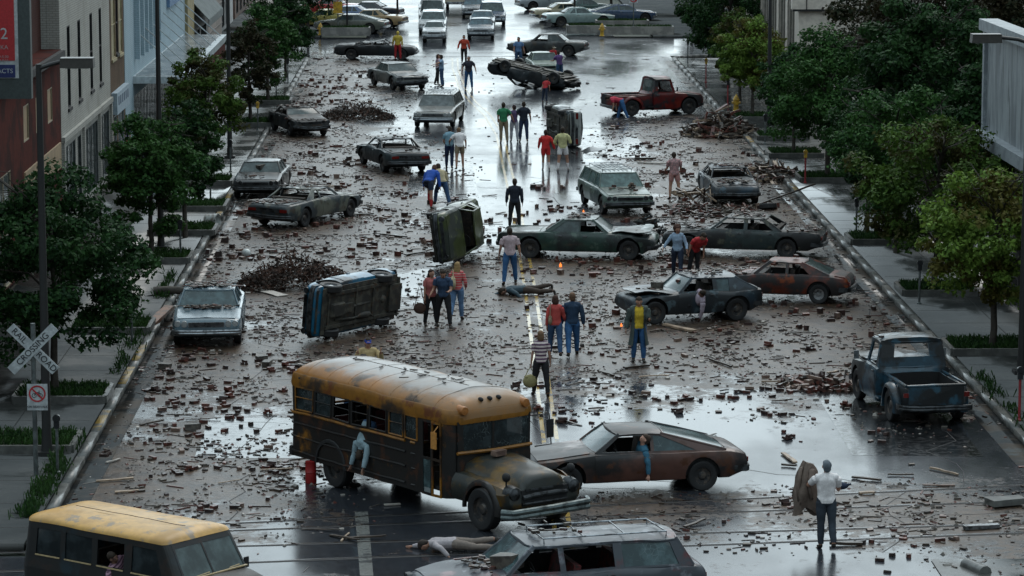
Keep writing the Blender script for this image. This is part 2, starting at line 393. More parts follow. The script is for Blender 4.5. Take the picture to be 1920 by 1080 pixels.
    if S['rack']:
        k = MB(); z0 = H+.03
        xa, xb = X1-.25, X2+.15
        for s_ in (-1, 1):
            k.tube([(xa, s_*yt*.8, z0-.06), (xa, s_*yt*.8, z0+.04), (xb, s_*yt*.8, z0+.04), (xb, s_*yt*.8, z0-.06)], .016, 6)
        for t in np.linspace(xa, xb, 4): k.tube([(t, -yt*.8, z0+.03), (t, yt*.8, z0+.03)], .013, 6)
        for t in (np.linspace(-.6, .6, 6) if S['rack'] != 'light' else ()): k.box(((xa+xb)/2, t*yt, z0-.018), (abs(xa-xb), .025, .012))
        k.build('roof_rack', CHROME, root, fn=fn)
    # nose and tail
    bm_ = S['bump'] or SOOTC
    if 'bumper' not in S['missing']: bumper(root, L/2+.03, W*.96, .47, .14, .06, 1, bm_, 'front_bumper', fn)
    bumper(root, -L/2-.03, W*.96, .48, .14, .06, -1, bm_, 'rear_bumper', fn)
    if S['grille']:
        zc, gh = (S['hf']-.05+.54)/2+.03, max(.1, S['hf']-.16-.54); gw = W*(.50 if S['lights'] == 4 else .6)
        g = MB(); g.box((L/2+.0, 0, zc), (.03, gw, gh))
        g.c = 1
        for i in range(5): g.box((L/2+.022, 0, zc-gh/2+gh*i/4), (.02, gw, .012))
        for y in np.linspace(-gw/2, gw/2, 3): g.box((L/2+.022, y, zc), (.018, .02, gh))
        g.build('grille', [DARK, bm_], root, fn=fn)
        for s_ in (-1, 1):
            for q in range(2 if S['lights'] == 4 else 1):
                h = MB(); y = s_*(gw/2+.12+.19*q)
                if q == 1 and abs(y) > W/2*.86: y = s_*W/2*.86
                h.lathe([(.001, .05), (.07, .045), (.075, .03), (.09, .04), (.095, -.06)], (L/2-.025-.02*q, y, zc+.01), 'X', 14)
                h.build('headlight', LENS if S['bump'] is CHROME else SOOTC, root, fn=fn)
    for s_ in (-1, 1):
        h = MB(); z = S['dr']-.2
        if S['rlights'] == 'round':
            for q in range(2): h.lathe([(.001, -.05), (.07, -.045), (.085, -.03), (.09, .04)], (-L/2-.0, s_*(W*.36-q*.2), z), 'X', 14)
        else: h.box((-L/2-.0, s_*W*.34, z), (.05, W*.16, .11))
        h.build('taillight', RLENS, root, fn=fn)
    tr = MB(); tr.box((-L/2-.002, 0, S['dr']-.2), (.02, W*.5, .13)); tr.build('tail_panel', bm_, root, fn=fn)
    for x in (xf, xr):
        for s_ in (-1, 1):
            wheel(root, x, s_*(W/2-.14), wr, .2, S['rim'])
    if S['cut']:
        st = MB()
        for x, n in ((X(S['xw0']+.19), 'front_seat'), (X(min(S['xr0']-.08, .66)), 'rear_seat')):
            st = MB(); wd = W*.72
            st.box((x, 0, .5), (.5, wd, .2)); st.box((x-.3, 0, .75), (.14, wd, .55), Matrix.Rotation(-.2, 3, 'Y')); st.build(n, S['seat'], root)
        sw = MB(); sw.lathe([(.18, -.012), (.195, 0), (.18, .012), (.165, 0), (.18, -.012)], (0, 0, 0), 'X', 16); sw.tube([(-.0, 0, 0), (.3, 0, -.1)], .02, 6).box((0, 0, 0), (.02, .34, .03))
        o = sw.build('steering_wheel', DARK, root); o.location = (X(S['xw0']+.11), W*.2, .9); o.rotation_euler = (0, .3, 0)
        ds = MB(); ds.box((X(S['xw0']+.045), 0, .80), (.2, W*.8, .2)); ds.build('dashboard', DARK, root)
        mr = MB(); mr.box((X1-.1, 0, zt-.12), (.03, .2, .06)); mr.build('mirror', DARK, root, fn=fn)
    if S['bed']:
        for s_ in (-1, 1):
            f = MB(); rows = []
            for i in range(15):
                a = R(lerp(-14, 194, i/14)); ca, sa = math.cos(a), math.sin(a); k = 1+.12*max(0, ca)**2
                rows.append([(xr+ca*r_*k, s_*y, wr+sa*r_) for y, r_ in ((W*.40-.02, wr+.17), (W*.45, wr+.19), (W*.49, wr+.15), (W*.505, wr+.09), (W*.505, wr+.05), (W*.47, wr+.05))])
            f.grid(rows); f.build('rear_fender', pm, root, 50, fn)
            st = MB(); st.box((X(.585)+.02, s_*W*.45, .42), (.42, W*.09, .05)); st.build('side_step', pm, root)
        cbk = MB(); z0_, z1_ = zb-.03, zt+.02
        for (ya, yb_, za, zz_) in ((-1, 1, 0, .38), (-1, -.55, .38, .86), (.55, 1, .38, .86), (-1, 1, .86, 1.0)):
            q_ = []
            for yy, hh in ((ya, za), (yb_, za), (yb_, zz_), (ya, zz_)): q_.append((lerp(X3, X2, hh)-.03, yy*(lerp(yb, yt, hh)-.01), lerp(z0_, z1_, hh)))
            cbk.quad(q_, (.05, 0, 0))
        cbk.build('cab_back', pm, root, 40, fn)
        tg = MB(); tg.box((-L/2-.02, 0, S['bed']-.22), (.04, W*.72, .48)); tg.tube([(-L/2-.02, -W*.38, S['bed']+.01), (-L/2-.02, W*.38, S['bed']+.01)], .035, 8)
        tg.build('tailgate', pm, root, fn=fn)
        for s_ in (-1, 1): rl = MB(); rl.tube([(X(.58), s_*W*.385, S['bed']+.01), (-L/2, s_*W*.385, S['bed']+.01)], .035, 8); rl.build('bed_rail', pm, root, fn=fn)
        for s_ in (-1, 1):
            mm = MB(); mm.tube([(X(.33), s_*W*.45, 1.1), (X(.32), s_*(W*.5+.16), 1.25)], .012, 5).box((X(.32), s_*(W*.5+.18), 1.3), (.03, .13, .22)); mm.build('side_mirror', CHROME, root)
    if S['under']:
        u = MB(); zb_ = .24
        u.box((0, 0, .235), (L*.9, W*.86, .03)).box((X(.04), 0, .33), (L*.06, W*.8, .03)).box((X(.96), 0, .36), (L*.06, W*.8, .03))
        for s_ in (-1, 1): u.box((0, s_*.48, zb_-.02), (L*.82, .1, .1)); u.box((X(.5), s_*(W/2-.2), zb_-.0), (L*.42, .08, .06))
        u.tube([(xr, -W/2+.2, wr), (xr, W/2-.2, wr)], .05, 8).ell((xr, 0, wr-.03), (.18, .16, .16)).tube([(xr, 0, wr-.05), (X(.35), 0, .2)], .045, 8)
        u.tube([(xf, -W/2+.2, wr-.05), (xf, W/2-.2, wr-.05)], .04, 8).box((X(.22), 0, .2), (.55, .34, .2), tap=1.3).box((X(.34), 0, .2), (.5, .26, .16))
        u.tube([(X(.2), -.3, .2), (X(.4), -.35, .17), (X(.62), -.33, .17), (X(.7), -.5, .2), (-L/2, -.55, .22)], .03, 6).ell((X(.55), -.33, .17), (.35, .1, .07))
        u.box((X(.92), 0, .22), (.6, .8, .14)).box((X(.48), 0, .25), (L*.36, W*.7, .04))
        for x in (X(.12), X(.45), X(.66), X(.97)): u.box((x, 0, .22), (.08, W*.74, .07))
        u.build('underbody', UNDER, root)
    return root
# ---------------------------------------------------------------- bus and van shells: a rounded box walked round in plan
def rpath(x0, x1, hw_, r, n=6, ns=24):
    P = []
    def arc(cx, cy, a0, a1):
        for i in range(n+1): a = R(lerp(a0, a1, i/n)); P.append((cx+r*math.cos(a), cy+r*math.sin(a)))
    def line(ax, ay, bx, by, k):
        for i in range(1, k): P.append((lerp(ax, bx, i/k), lerp(ay, by, i/k)))
    arc(x1-r, -hw_+r, -90, 0); line(x1, -hw_+r, x1, hw_-r, 6); arc(x1-r, hw_-r, 0, 90)
    line(x1-r, hw_, x0+r, hw_, ns); arc(x0+r, hw_-r, 90, 180); line(x0, hw_-r, x0, -hw_+r, 6); arc(x0+r, -hw_+r, 180, 270); line(x0+r, -hw_, x1-r, -hw_, ns)
    return P
def shell_wall(b, x0, x1, hw_, r, zs, holes, lean=0):
    # holes: (face, a0, a1, z0, z1); face in 'L','R' (a = x) or 'F','B' (a = y)
    cx = sorted(set([round(x, 3) for x in np.linspace(x0+r, x1-r, 18)]+[h[i] for h in holes if h[0] in 'LR' for i in (1, 2)]))
    cy = sorted(set([round(y, 3) for y in np.linspace(-hw_+r, hw_-r, 5)]+[h[i] for h in holes if h[0] in 'FB' for i in (1, 2)]))
    cz = sorted(set(list(zs)+[h[i] for h in holes for i in (3, 4)]))
    P = []
    for y in cy: P.append((x1, y, 'F', y))
    for i in range(1, 6): a = R(18*i); P.append((x1-r+r*math.cos(a), hw_-r+r*math.sin(a), 'c', 0))
    for x in cx[::-1]: P.append((x, hw_, 'L', x))
    for i in range(1, 6): a = R(90+18*i); P.append((x0+r+r*math.cos(a), hw_-r+r*math.sin(a), 'c', 0))
    for y in cy[::-1]: P.append((x0, y, 'B', y))
    for i in range(1, 6): a = R(180+18*i); P.append((x0+r+r*math.cos(a), -hw_+r+r*math.sin(a), 'c', 0))
    for x in cx: P.append((x, -hw_, 'R', x))
    for i in range(1, 6): a = R(270+18*i); P.append((x1-r+r*math.cos(a), -hw_+r+r*math.sin(a), 'c', 0))
    n = len(P); T = .04
    def inn(p):
        x, y = p[0], p[1]; mx, my = (x0+x1)/2, 0
        dx = -T if x > x1-r else (T if x < x0+r else 0); dy = -T if y > 0 else T
        if p[2] in 'FB': dy = 0
        if p[2] in 'LR': dx = 0
        return x+dx, y+dy
    def L_(x, y, z):
        k = lean*max(0, z-zs[0])/(zs[-1]-zs[0]); return (x-(k if x > (x0+x1)/2 and x > x1-r*1.01 else 0)*1.0, y*(1-k*.25), z)
    for i in range(n):
        a, c_ = P[i], P[(i+1) % n]; fa = a[2] if a[2] == c_[2] else 'c'
        for j in range(len(cz)-1):
            z0, z1 = cz[j], cz[j+1]
            if fa != 'c' and any(h[0] == fa and min(a[3], c_[3]) >= h[1]-1e-4 and max(a[3], c_[3]) <= h[2]+1e-4 and z0 >= h[3]-1e-4 and z1 <= h[4]+1e-4 for h in holes): continue
            ia, ic = inn(a), inn(c_)
            b.add([L_(a[0], a[1], z0), L_(c_[0], c_[1], z0), L_(c_[0], c_[1], z1), L_(a[0], a[1], z1)], [(0, 1, 2, 3)])
            b.add([L_(ia[0], ia[1], z0), L_(ic[0], ic[1], z0), L_(ic[0], ic[1], z1), L_(ia[0], ia[1], z1)], [(3, 2, 1, 0)])
def dome(b, x0, x1, hw_, r, z0, rise, k=9, fr=1., p=.5):
    rows = []
    for i in range(k+1):
        a = math.pi/2*i/k; ins = (1-math.cos(a))*hw_*1.0; z = z0+rise*math.sin(a)**p
        ins = min(ins, hw_-.02); xi = ins*fr
        rows.append([(x, y, z) for x, y in rpath(x0+xi, x1-xi, hw_-ins, max(.015, min(r, hw_-ins-.005)), 5, 20)])
    b.grid(rows, close=True)
def make_bus(loc, th):
    root = empty('school_bus', loc, R(th), 'burnt old yellow school bus with a pale dented roof, angled across the street', 'bus')
    Y = paint('bus_yellow', (.36, .18, .055), (.045, .028, .018), (.20, .075, .02), .52, .7, .5, .9, .15, 2)
    YD = paint('bus_charred', (.34, .17, .05), (.012, .010, .009), (.07, .03, .012), .37, .5, .55, .9, .12, 2)
    RO = paint('bus_roof', (.46, .22, .08), (.40, .25, .15), (.10, .06, .035), .44, .66, .42, .5, .2, 1.2)
    hw_ = 1.14; x0, x1 = -4.1, 2.25; wz0, wz1 = 1.62, 2.13
    lw = [(-3.75, -3.02), (-2.92, -2.3), (-2.2, -1.58), (-1.48, -.86), (-.76, -.14), (-.04, .46), (.54, 1.0)]
    holes = [('R', a, b_, wz0, wz1) for a, b_ in lw]+[('L', a, b_, wz0, wz1) for a, b_ in lw]+[('R', 1.2, 1.9, .5, 2.12), ('F', -.98, -.03, 1.52, 2.14), ('F', .03, .98, 1.52, 2.14), ('B', -.7, -.1, 1.5, 2.1), ('B', .1, .7, 1.5, 2.1), ('L', 1.2, 1.8, 1.6, 2.1)]
    # paint has worn to grey primer on the crown of the roof and survives near the eaves
    t_ = RO.node_tree; p_ = t_.nodes['Principled BSDF']; src = p_.inputs['Base Color'].links[0].from_socket; tc_ = t_.nodes.new('ShaderNodeTexCoord'); sz_ = t_.nodes.new('ShaderNodeSeparateXYZ'); t_.links.new(tc_.outputs['Object'], sz_.inputs[0])
    ad_ = t_.nodes.new('ShaderNodeMath'); ad_.operation = 'MULTIPLY_ADD'; t_.links.new(noi(t_, 2.5, 5), ad_.inputs[0]); ad_.inputs[1].default_value = .28; t_.links.new(sz_.outputs[2], ad_.inputs[2])
    t_.links.new(mixc(t_, ramp(t_, ad_.outputs[0], 2.70, 2.90), src, (.30, .28, .265)), p_.inputs['Base Color'])
    fn = crumple(.03, 4, 8)
    b = MB(); shell_wall(b, x0, x1, hw_, .32, [.55, .8, 1.05, 1.3, 1.5, 2.2], holes); w = b.build('body', YD, root, 40, fn)
    b = MB(); dome(b, x0, x1+.02, hw_+.015, .34, 2.2, .56, 11, .8, .72); rf = b.build('roof', RO, root, 50, fn)
    c = MB()      # yellow band at the eaves
    for k, z in enumerate((2.17, 2.26)):
        P = rpath(x0-.012, x1+.014, hw_+.014-k*.0, .33, 5, 20)
    rows = [[(x, y, z) for x, y in rpath(x0-d, x1+d, hw_+d, .33, 5, 20)] for z, d in ((2.13, .012), (2.2, .022), (2.33, .006), (2.42, -.015), (2.44, -.04))]
    c.grid(rows, close=True); c.build('eaves_band', Y, root, 50, fn)
    for z, t in ((1.55, .035), (1.30, .025), (.98, .025), (.62, .025)):
        q = MB(); P = [(x, y, z) for x, y in rpath(x0-.02, 1.1, hw_+.012, .33, 5, 20)]; i0 = [i for i, p in enumerate(P) if p[0] < 1.0]
        q.tube([P[i] for i in i0], t, 6); q.build('belt_rail', Y if z > 1.5 else YD, root, fn=fn)
    for i, (a, b_) in enumerate(lw):
        for s_ in (-1, 1):
            f = MB(); y = s_*(hw_+.006)
            for p, q in (((a, wz0), (b_, wz0)), ((b_, wz0), (b_, wz1)), ((b_, wz1), (a, wz1)), ((a, wz1), (a, wz0))): f.tube([(p[0], y, p[1]), (q[0], y, q[1])], .02, 5)
            if i < 6: f.tube([(a, y, (wz0+wz1)/2+.03), (b_, y, (wz0+wz1)/2+.03)], .012, 5)
            o = f.build('window_frame', Y if i in (0, 5, 6) else YD, root, fn=fn)
            if i in (0, 1, 5, 6): g = MB(); g.quad([(a, y-s_*.02, wz0), (b_, y-s_*.02, wz0), (b_, y-s_*.02, wz1), (a, y-s_*.02, wz1)]); g.build('pane', GLK, o, fn=fn)
    for s_ in (-1, 1):
        g = MB(); a, b_ = sorted((s_*.03, s_*.98)); g.quad([(x1-.01, a, 1.52), (x1-.01, b_, 1.52), (x1-.01, b_, 2.14), (x1-.01, a, 2.14)]); g.build('windshield', GLK, root, fn=fn)
    g = MB(); g.tube([(x1+.02, -1.0, 1.5), (x1+.05, 0, 1.48), (x1+.02, 1.0, 1.5)], .04, 6); g.build('windshield_sill', Y, root, fn=fn)
    # folding door: two leaves
    for k, (a, b_) in enumerate(((1.22, 1.54), (1.57, 1.88))):
        f = MB(); y = -hw_-.01
        for p, q in (((a, .52), (b_, .52)), ((b_, .52), (b_, 2.1)), ((b_, 2.1), (a, 2.1)), ((a, 2.1), (a, .52)), ((a, 1.3), (b_, 1.3))): f.box(((p[0]+q[0])/2, y, (p[1]+q[1])/2), (abs(p[0]-q[0])+.05, .03, abs(p[1]-q[1])+.05))
        d = f.build('door', Y if k else YD, root, fn=fn)
        if k == 0: g = MB(); g.quad([(a, y, .55), (b_, y, .55), (b_, y, 1.3), (a, y, 1.3)]); g.build('pane', GLC, d)
    m = MB(); m.box((1.78, -hw_-.12, 1.75), (.18, .03, .36)); m.tube([(1.78, -hw_-.12, 1.93), (1.8, -hw_-.02, 2.05)], .015, 5); m.build('side_mirror', mat('orange_mirror', (.5, .22, .05), rough=.5), root)
    m = MB(); m.tube([(2.2, 1.1, 2.1), (2.35, 1.42, 2.12), (2.38, 1.45, 1.45), (2.25, 1.1, 1.42)], .016, 6).box((2.37, 1.43, 1.8), (.03, .18, .4)); m.build('side_mirror', DARK, root)
    # nose
    def st(x, w, z, hwood, b0):
        return [(x, y, z_) for y, z_ in [(0, b0), (w*.9, b0), (w, b0+.12), (w*1.01, b0+.35), (w*.985, z-.14), (w*.9, z-.02), (w*.74, z+.0), (hwood, z+.02), (hwood*.9, z+.16), (hwood*.55, z+.26), (0, z+.29)]]
    S_ = [st(2.2, 1.1, 1.12, .82, .5), st(2.5, 1.06, 1.10, .78, .5), st(3.1, 1.03, 1.06, .66, .5), st(3.6, 1.02, 1.02, .60, .5), st(3.88, 1.0, .98, .58, .52), st(3.98, .97, .93, .55, .56), st(4.02, .93, .86, .5, .6)]
    n = MB(); rows = [r_+[(x, -y, z) for x, y, z in r_[-2:0:-1]] for r_ in S_]; n.grid(rows, close=True); n.add(rows[0], [tuple(range(len(rows[0])-1, -1, -1))]); n.add(rows[-1], [tuple(range(len(rows[0])))])
    nose = n.build('hood', [paint('bus_hood', (.20, .12, .035), (.03, .034, .03), (.10, .06, .02), .38, .62, .4, 1.2), DARK], root, None)
    c = MB(); c.c = 1
    for s_ in (-1, 1): c.lathe([(.001, s_*.7), (.56, s_*.7), (.56, s_*1.4), (.001, s_*1.4)], (3.15, 0, .45), 'Y', 22)
    cut = c.build('cutter', [DARK, DARK], root, None); cutobj(nose, cut, fn)
    for s_ in (-1, 1):
        f = MB(); rows = []
        for i in range(15):
            a = R(lerp(-5, 185, i/14)); rows.append([(3.15+math.cos(a)*r_, s_*y, .45+math.sin(a)*r_*.98) for y, r_ in ((.98, .66), (1.05, .64), (1.08, .58), (1.07, .53), (1.0, .53))])
        f.grid(rows); f.build('fender', YD, root, 50, fn)
        h = MB(); h.lathe([(.001, .09), (.08, .07), (.10, .05), (.14, .04), (.16, -.04), (.17, -.2)], (4.0, s_*.78, .9), 'X', 16); h.build('headlight', SOOTC, root)
        h = MB(); h.ell((3.82, s_*.86, 1.24), (.1, .09, .1)).tube([(3.82, s_*.86, 1.0), (3.82, s_*.86, 1.2)], .02, 6); h.build('turn_signal', DARK, root)
    g = MB(); g.box((4.0, 0, .78), (.06, 1.2, .34)); g.c = 1; g.tube([(4.05, -.58, .80), (4.07, -.3, .84), (4.07, .3, .84), (4.05, .58, .80)], .05, 8).tube([(4.04, -.6, .66), (4.05, .6, .66)], .03, 8); g.box((4.03, 0, .95), (.05, 1.0, .04))
    g.build('grille', [DARK, SOOTC], root, fn=fn)
    bb_ = MB()
    for dz in (-.055, .055): bb_.tube([(4.02, -1.14, .52+dz), (4.24, -1.02, .52+dz), (4.3, 0, .52+dz), (4.24, 1.02, .52+dz), (4.02, 1.14, .52+dz)], .065, 8)
    bb_.build('front_bumper', mat('bus_bumper', (.14, .17, .17), (.05, .06, .06), 4, .45, .65, rough=.35, metal=.6, rough2=.5), root, fn=fn)
    bumper(root, x0-.05, 2.2, .6, .2, .08, -1, DARK, 'rear_bumper')
    for y in (-.82, .82): k = MB(); k.lathe([(.001, .1), (.09, .09), (.1, .07), (.1, -.05), (.13, -.25)], (x1-.02, y, 2.42), 'X', 14); k.build('warning_lamp', mat('amber_lamp', (.35, .13, .03), rough=.4), root)
    for y in (-.24, 0, .24): k = MB(); k.ell((x1-.16, y, 2.58), (.09, .045, .05)); k.build('clearance_lamp', DARK, root)
    for s_ in (-1, 1):
        for x in (-3.6, 1.9): k = MB(); k.ell((x, s_*1.1, 2.33), (.08, .05, .04)); k.build('marker_lamp', DARK, root)
        for x in (-2.35, 3.15): wheel(root, x, s_*.92, .46, .28)
        wa = MB(); rows = []
        for i in range(13):
            a = R(lerp(0, 180, i/12)); rows.append([(-2.35+math.cos(a)*r_, s_*y, .5+math.sin(a)*r_) for y, r_ in ((hw_+.005, .62), (hw_+.03, .60), (hw_+.03, .54), (hw_-.3, .54))])
        wa.grid(rows); wa.build('wheel_arch', DARK, root)
    fl = MB(); fl.box((-.95, 0, .68), (6.2, 2.16, .06)).box((-.9, 0, .5), (6.6, .9, .2)); fl.build('floor', DARK, root)
    for i in range(7):
        for s_ in (-1, 1): t = MB(); t.box((-3.3+i*.72, s_*.72, 1.0), (.42, .72, .12)).box((-3.52+i*.72, s_*.72, 1.28), (.1, .72, .5)); t.build('seat', SEATR if i % 2 else SEAT, root)
    rb = MB()
    for x in np.linspace(-3.4, 1.6, 7):
        rb.tube([(x, hw_*math.cos(a)*1.012, 2.2+.56*max(0.0001, math.sin(a))**.72+.0) for a in np.linspace(R(12), R(168), 17)], .008, 4)
    rb.build('roof_seam', RO, root, fn=fn)
    ex = MB(); ex.box((-3.2, 0, .35), (.2, .2, .4)); ex.build('muffler', DARK, root)
    return root
def cutobj(body, cut, fn=None):
    import bmesh
    for o in (body, cut):
        bm = bmesh.new(); bm.from_mesh(o.data); bmesh.ops.remove_doubles(bm, verts=bm.verts, dist=1e-4); bmesh.ops.recalc_face_normals(bm, faces=bm.faces); bm.to_mesh(o.data); bm.free()
    md = body.modifiers.new('b', 'BOOLEAN'); md.object = cut; md.operation = 'DIFFERENCE'; md.solver = 'EXACT'
    me = ev_mesh(body); body.modifiers.clear(); body.data = me; bpy.data.objects.remove(cut)
    if fn:
        for v in me.vertices: v.co = fn(v.co)
    me.polygons.foreach_set('use_smooth', [True]*len(me.polygons)); me.update(); me.set_sharp_from_angle(angle=R(40))
def make_van(loc, th):
    root = empty('van', loc, R(th), 'charred old van with a tan faded roof and dark sides in the bottom left corner', 'van')
    P = paint('van_side', (.012, .03, .04), (.006, .006, .006), (.025, .014, .01), .36, .5, .42, .8, .1)
    T = paint('van_roof', (.85, .54, .25), (.60, .38, .18), (.42, .33, .24), .5, .8, .42, .7, .2, 3)
    cr = crumple(.015, 9, 5); hw_ = .97
    def fn(v):
        k = max(0, v.z-.9); v = Vector(v)
        v.y *= 1-.09*min(1, k/.9); v.x -= .62*k*min(1, max(0, (v.x-.8)/1.2))-.1*k*min(1, max(0, (-v.x-1.5)/.8))
        return cr(v)
    x0, x1 = -2.3, 2.0
    wins = [(-1.9, -1.25), (-1.12, -.42), (-.28, .42), (.62, 1.5)]
    holes = [(f, a, b_, 1.18, 1.66) for f in 'RL' for a, b_ in wins]+[('F', -.82, -.02, 1.16, 1.68), ('F', .02, .82, 1.16, 1.68), ('B', -.7, .7, 1.2, 1.66)]
    b = MB(); shell_wall(b, x0, x1, hw_, .2, [.35, .6, .9, 1.1, 1.78], holes); b.build('body', P, root, 45, fn)
    b = MB(); dome(b, x0-.01, x1+.01, hw_+.01, .21, 1.775, .17, 10, .55, .75); r_ = b.build('roof', T, root, 50, fn)
    rb = MB()
    for y in (-.45, -.15, .15, .45): rb.box((-.4, y, 1.942-abs(y)**2*.12), (2.2, .03, .012))
    rb.build('roof_rib', T, root, fn=fn)
    for f_, (s_) in (('R', -1), ('L', 1)):
        for a, b_ in wins:
            g = MB(); g.quad([(a, s_*(hw_-.02), 1.18), (b_, s_*(hw_-.02), 1.18), (b_, s_*(hw_-.02), 1.66), (a, s_*(hw_-.02), 1.66)])
            if not (a == -.28 and s_ == -1): g.build('side_window', GLD, root, fn=fn)
            k = MB(); k.box(((a+b_)/2, s_*(hw_+.012), 1.16), (b_-a, .02, .022)); k.build('window_trim', mat('tan_trim', (.4, .3, .16), rough=.4), root, fn=fn)
    for s_ in (-1, 1):
        a, b_ = sorted((s_*.015, s_*.84)); g = MB(); g.quad([(x1-.015, a, 1.16), (x1-.015, b_, 1.16), (x1-.015, b_, 1.68), (x1-.015, a, 1.68)]); g.build('windshield', GL, root, fn=fn)
    n = MB(); rows = []
    for x, z, w, b0 in ((x1-.25, 1.15, .95, .4), (x1+.05, 1.12, .95, .4), (x1+.3, 1.04, .93, .4), (x1+.42, .92, .9, .42), (x1+.46, .75, .88, .46)):
        rows.append([(x, y, z_) for y, z_ in ((0, b0), (w*.95, b0), (w, b0+.1), (w, z-.2), (w*.96, z-.05), (w*.85, z), (0, z+.03), (-w*.85, z), (-w*.96, z-.05), (-w, z-.2), (-w, b0+.1), (-w*.95, b0))])
    n.grid(rows, close=True).add(rows[-1], [tuple(range(12))]); n.build('nose', P, root, 45, fn)
    w = MB(); w.tube([(x1-.2, -.75, 1.15), (x1-.19, -.1, 1.19)], .014, 5).tube([(x1-.2, .05, 1.15), (x1-.19, .7, 1.19)], .014, 5).box((x1-.14, 0, 1.16), (.05, 1.7, .02)); w.build('wiper', mat('tan_trim', (.4, .3, .16), rough=.4), root)
    for s_ in (-1, 1):
        h = MB(); h.lathe([(.001, .03), (.08, .03), (.11, .04), (.12, -.04)], (x1+.46, s_*.66, .82), 'X', 14); h.build('headlight', SOOTC, root)
        m = MB(); m.tube([(1.55, s_*.96, 1.0), (1.6, s_*1.1, 1.05)], .015, 5).box((1.6, s_*1.12, 1.12), (.03, .12, .2)); m.build('side_mirror', DARK, root)
        for x in (-1.4, 1.55): wheel(root, x, s_*.84, .34, .2)
    bumper(root, x1+.5, 1.8, .5, .16, .06, 1, SOOTC, 'front_bumper'); bumper(root, x0-.03, 1.8, .5, .16, .06, -1, SOOTC, 'rear_bumper')
    f = MB(); f.box((0, 0, .38), (4.2, 1.75, .06)).box((1.0, 0, .7), (.5, 1.4, .15)).box((.7, 0, 1.0), (.12, 1.4, .6)).box((-.5, 0, .7), (.5, 1.4, .15)).box((-.8, 0, 1.0), (.12, 1.4, .6)); f.build('seat', SEAT, root)
    return root
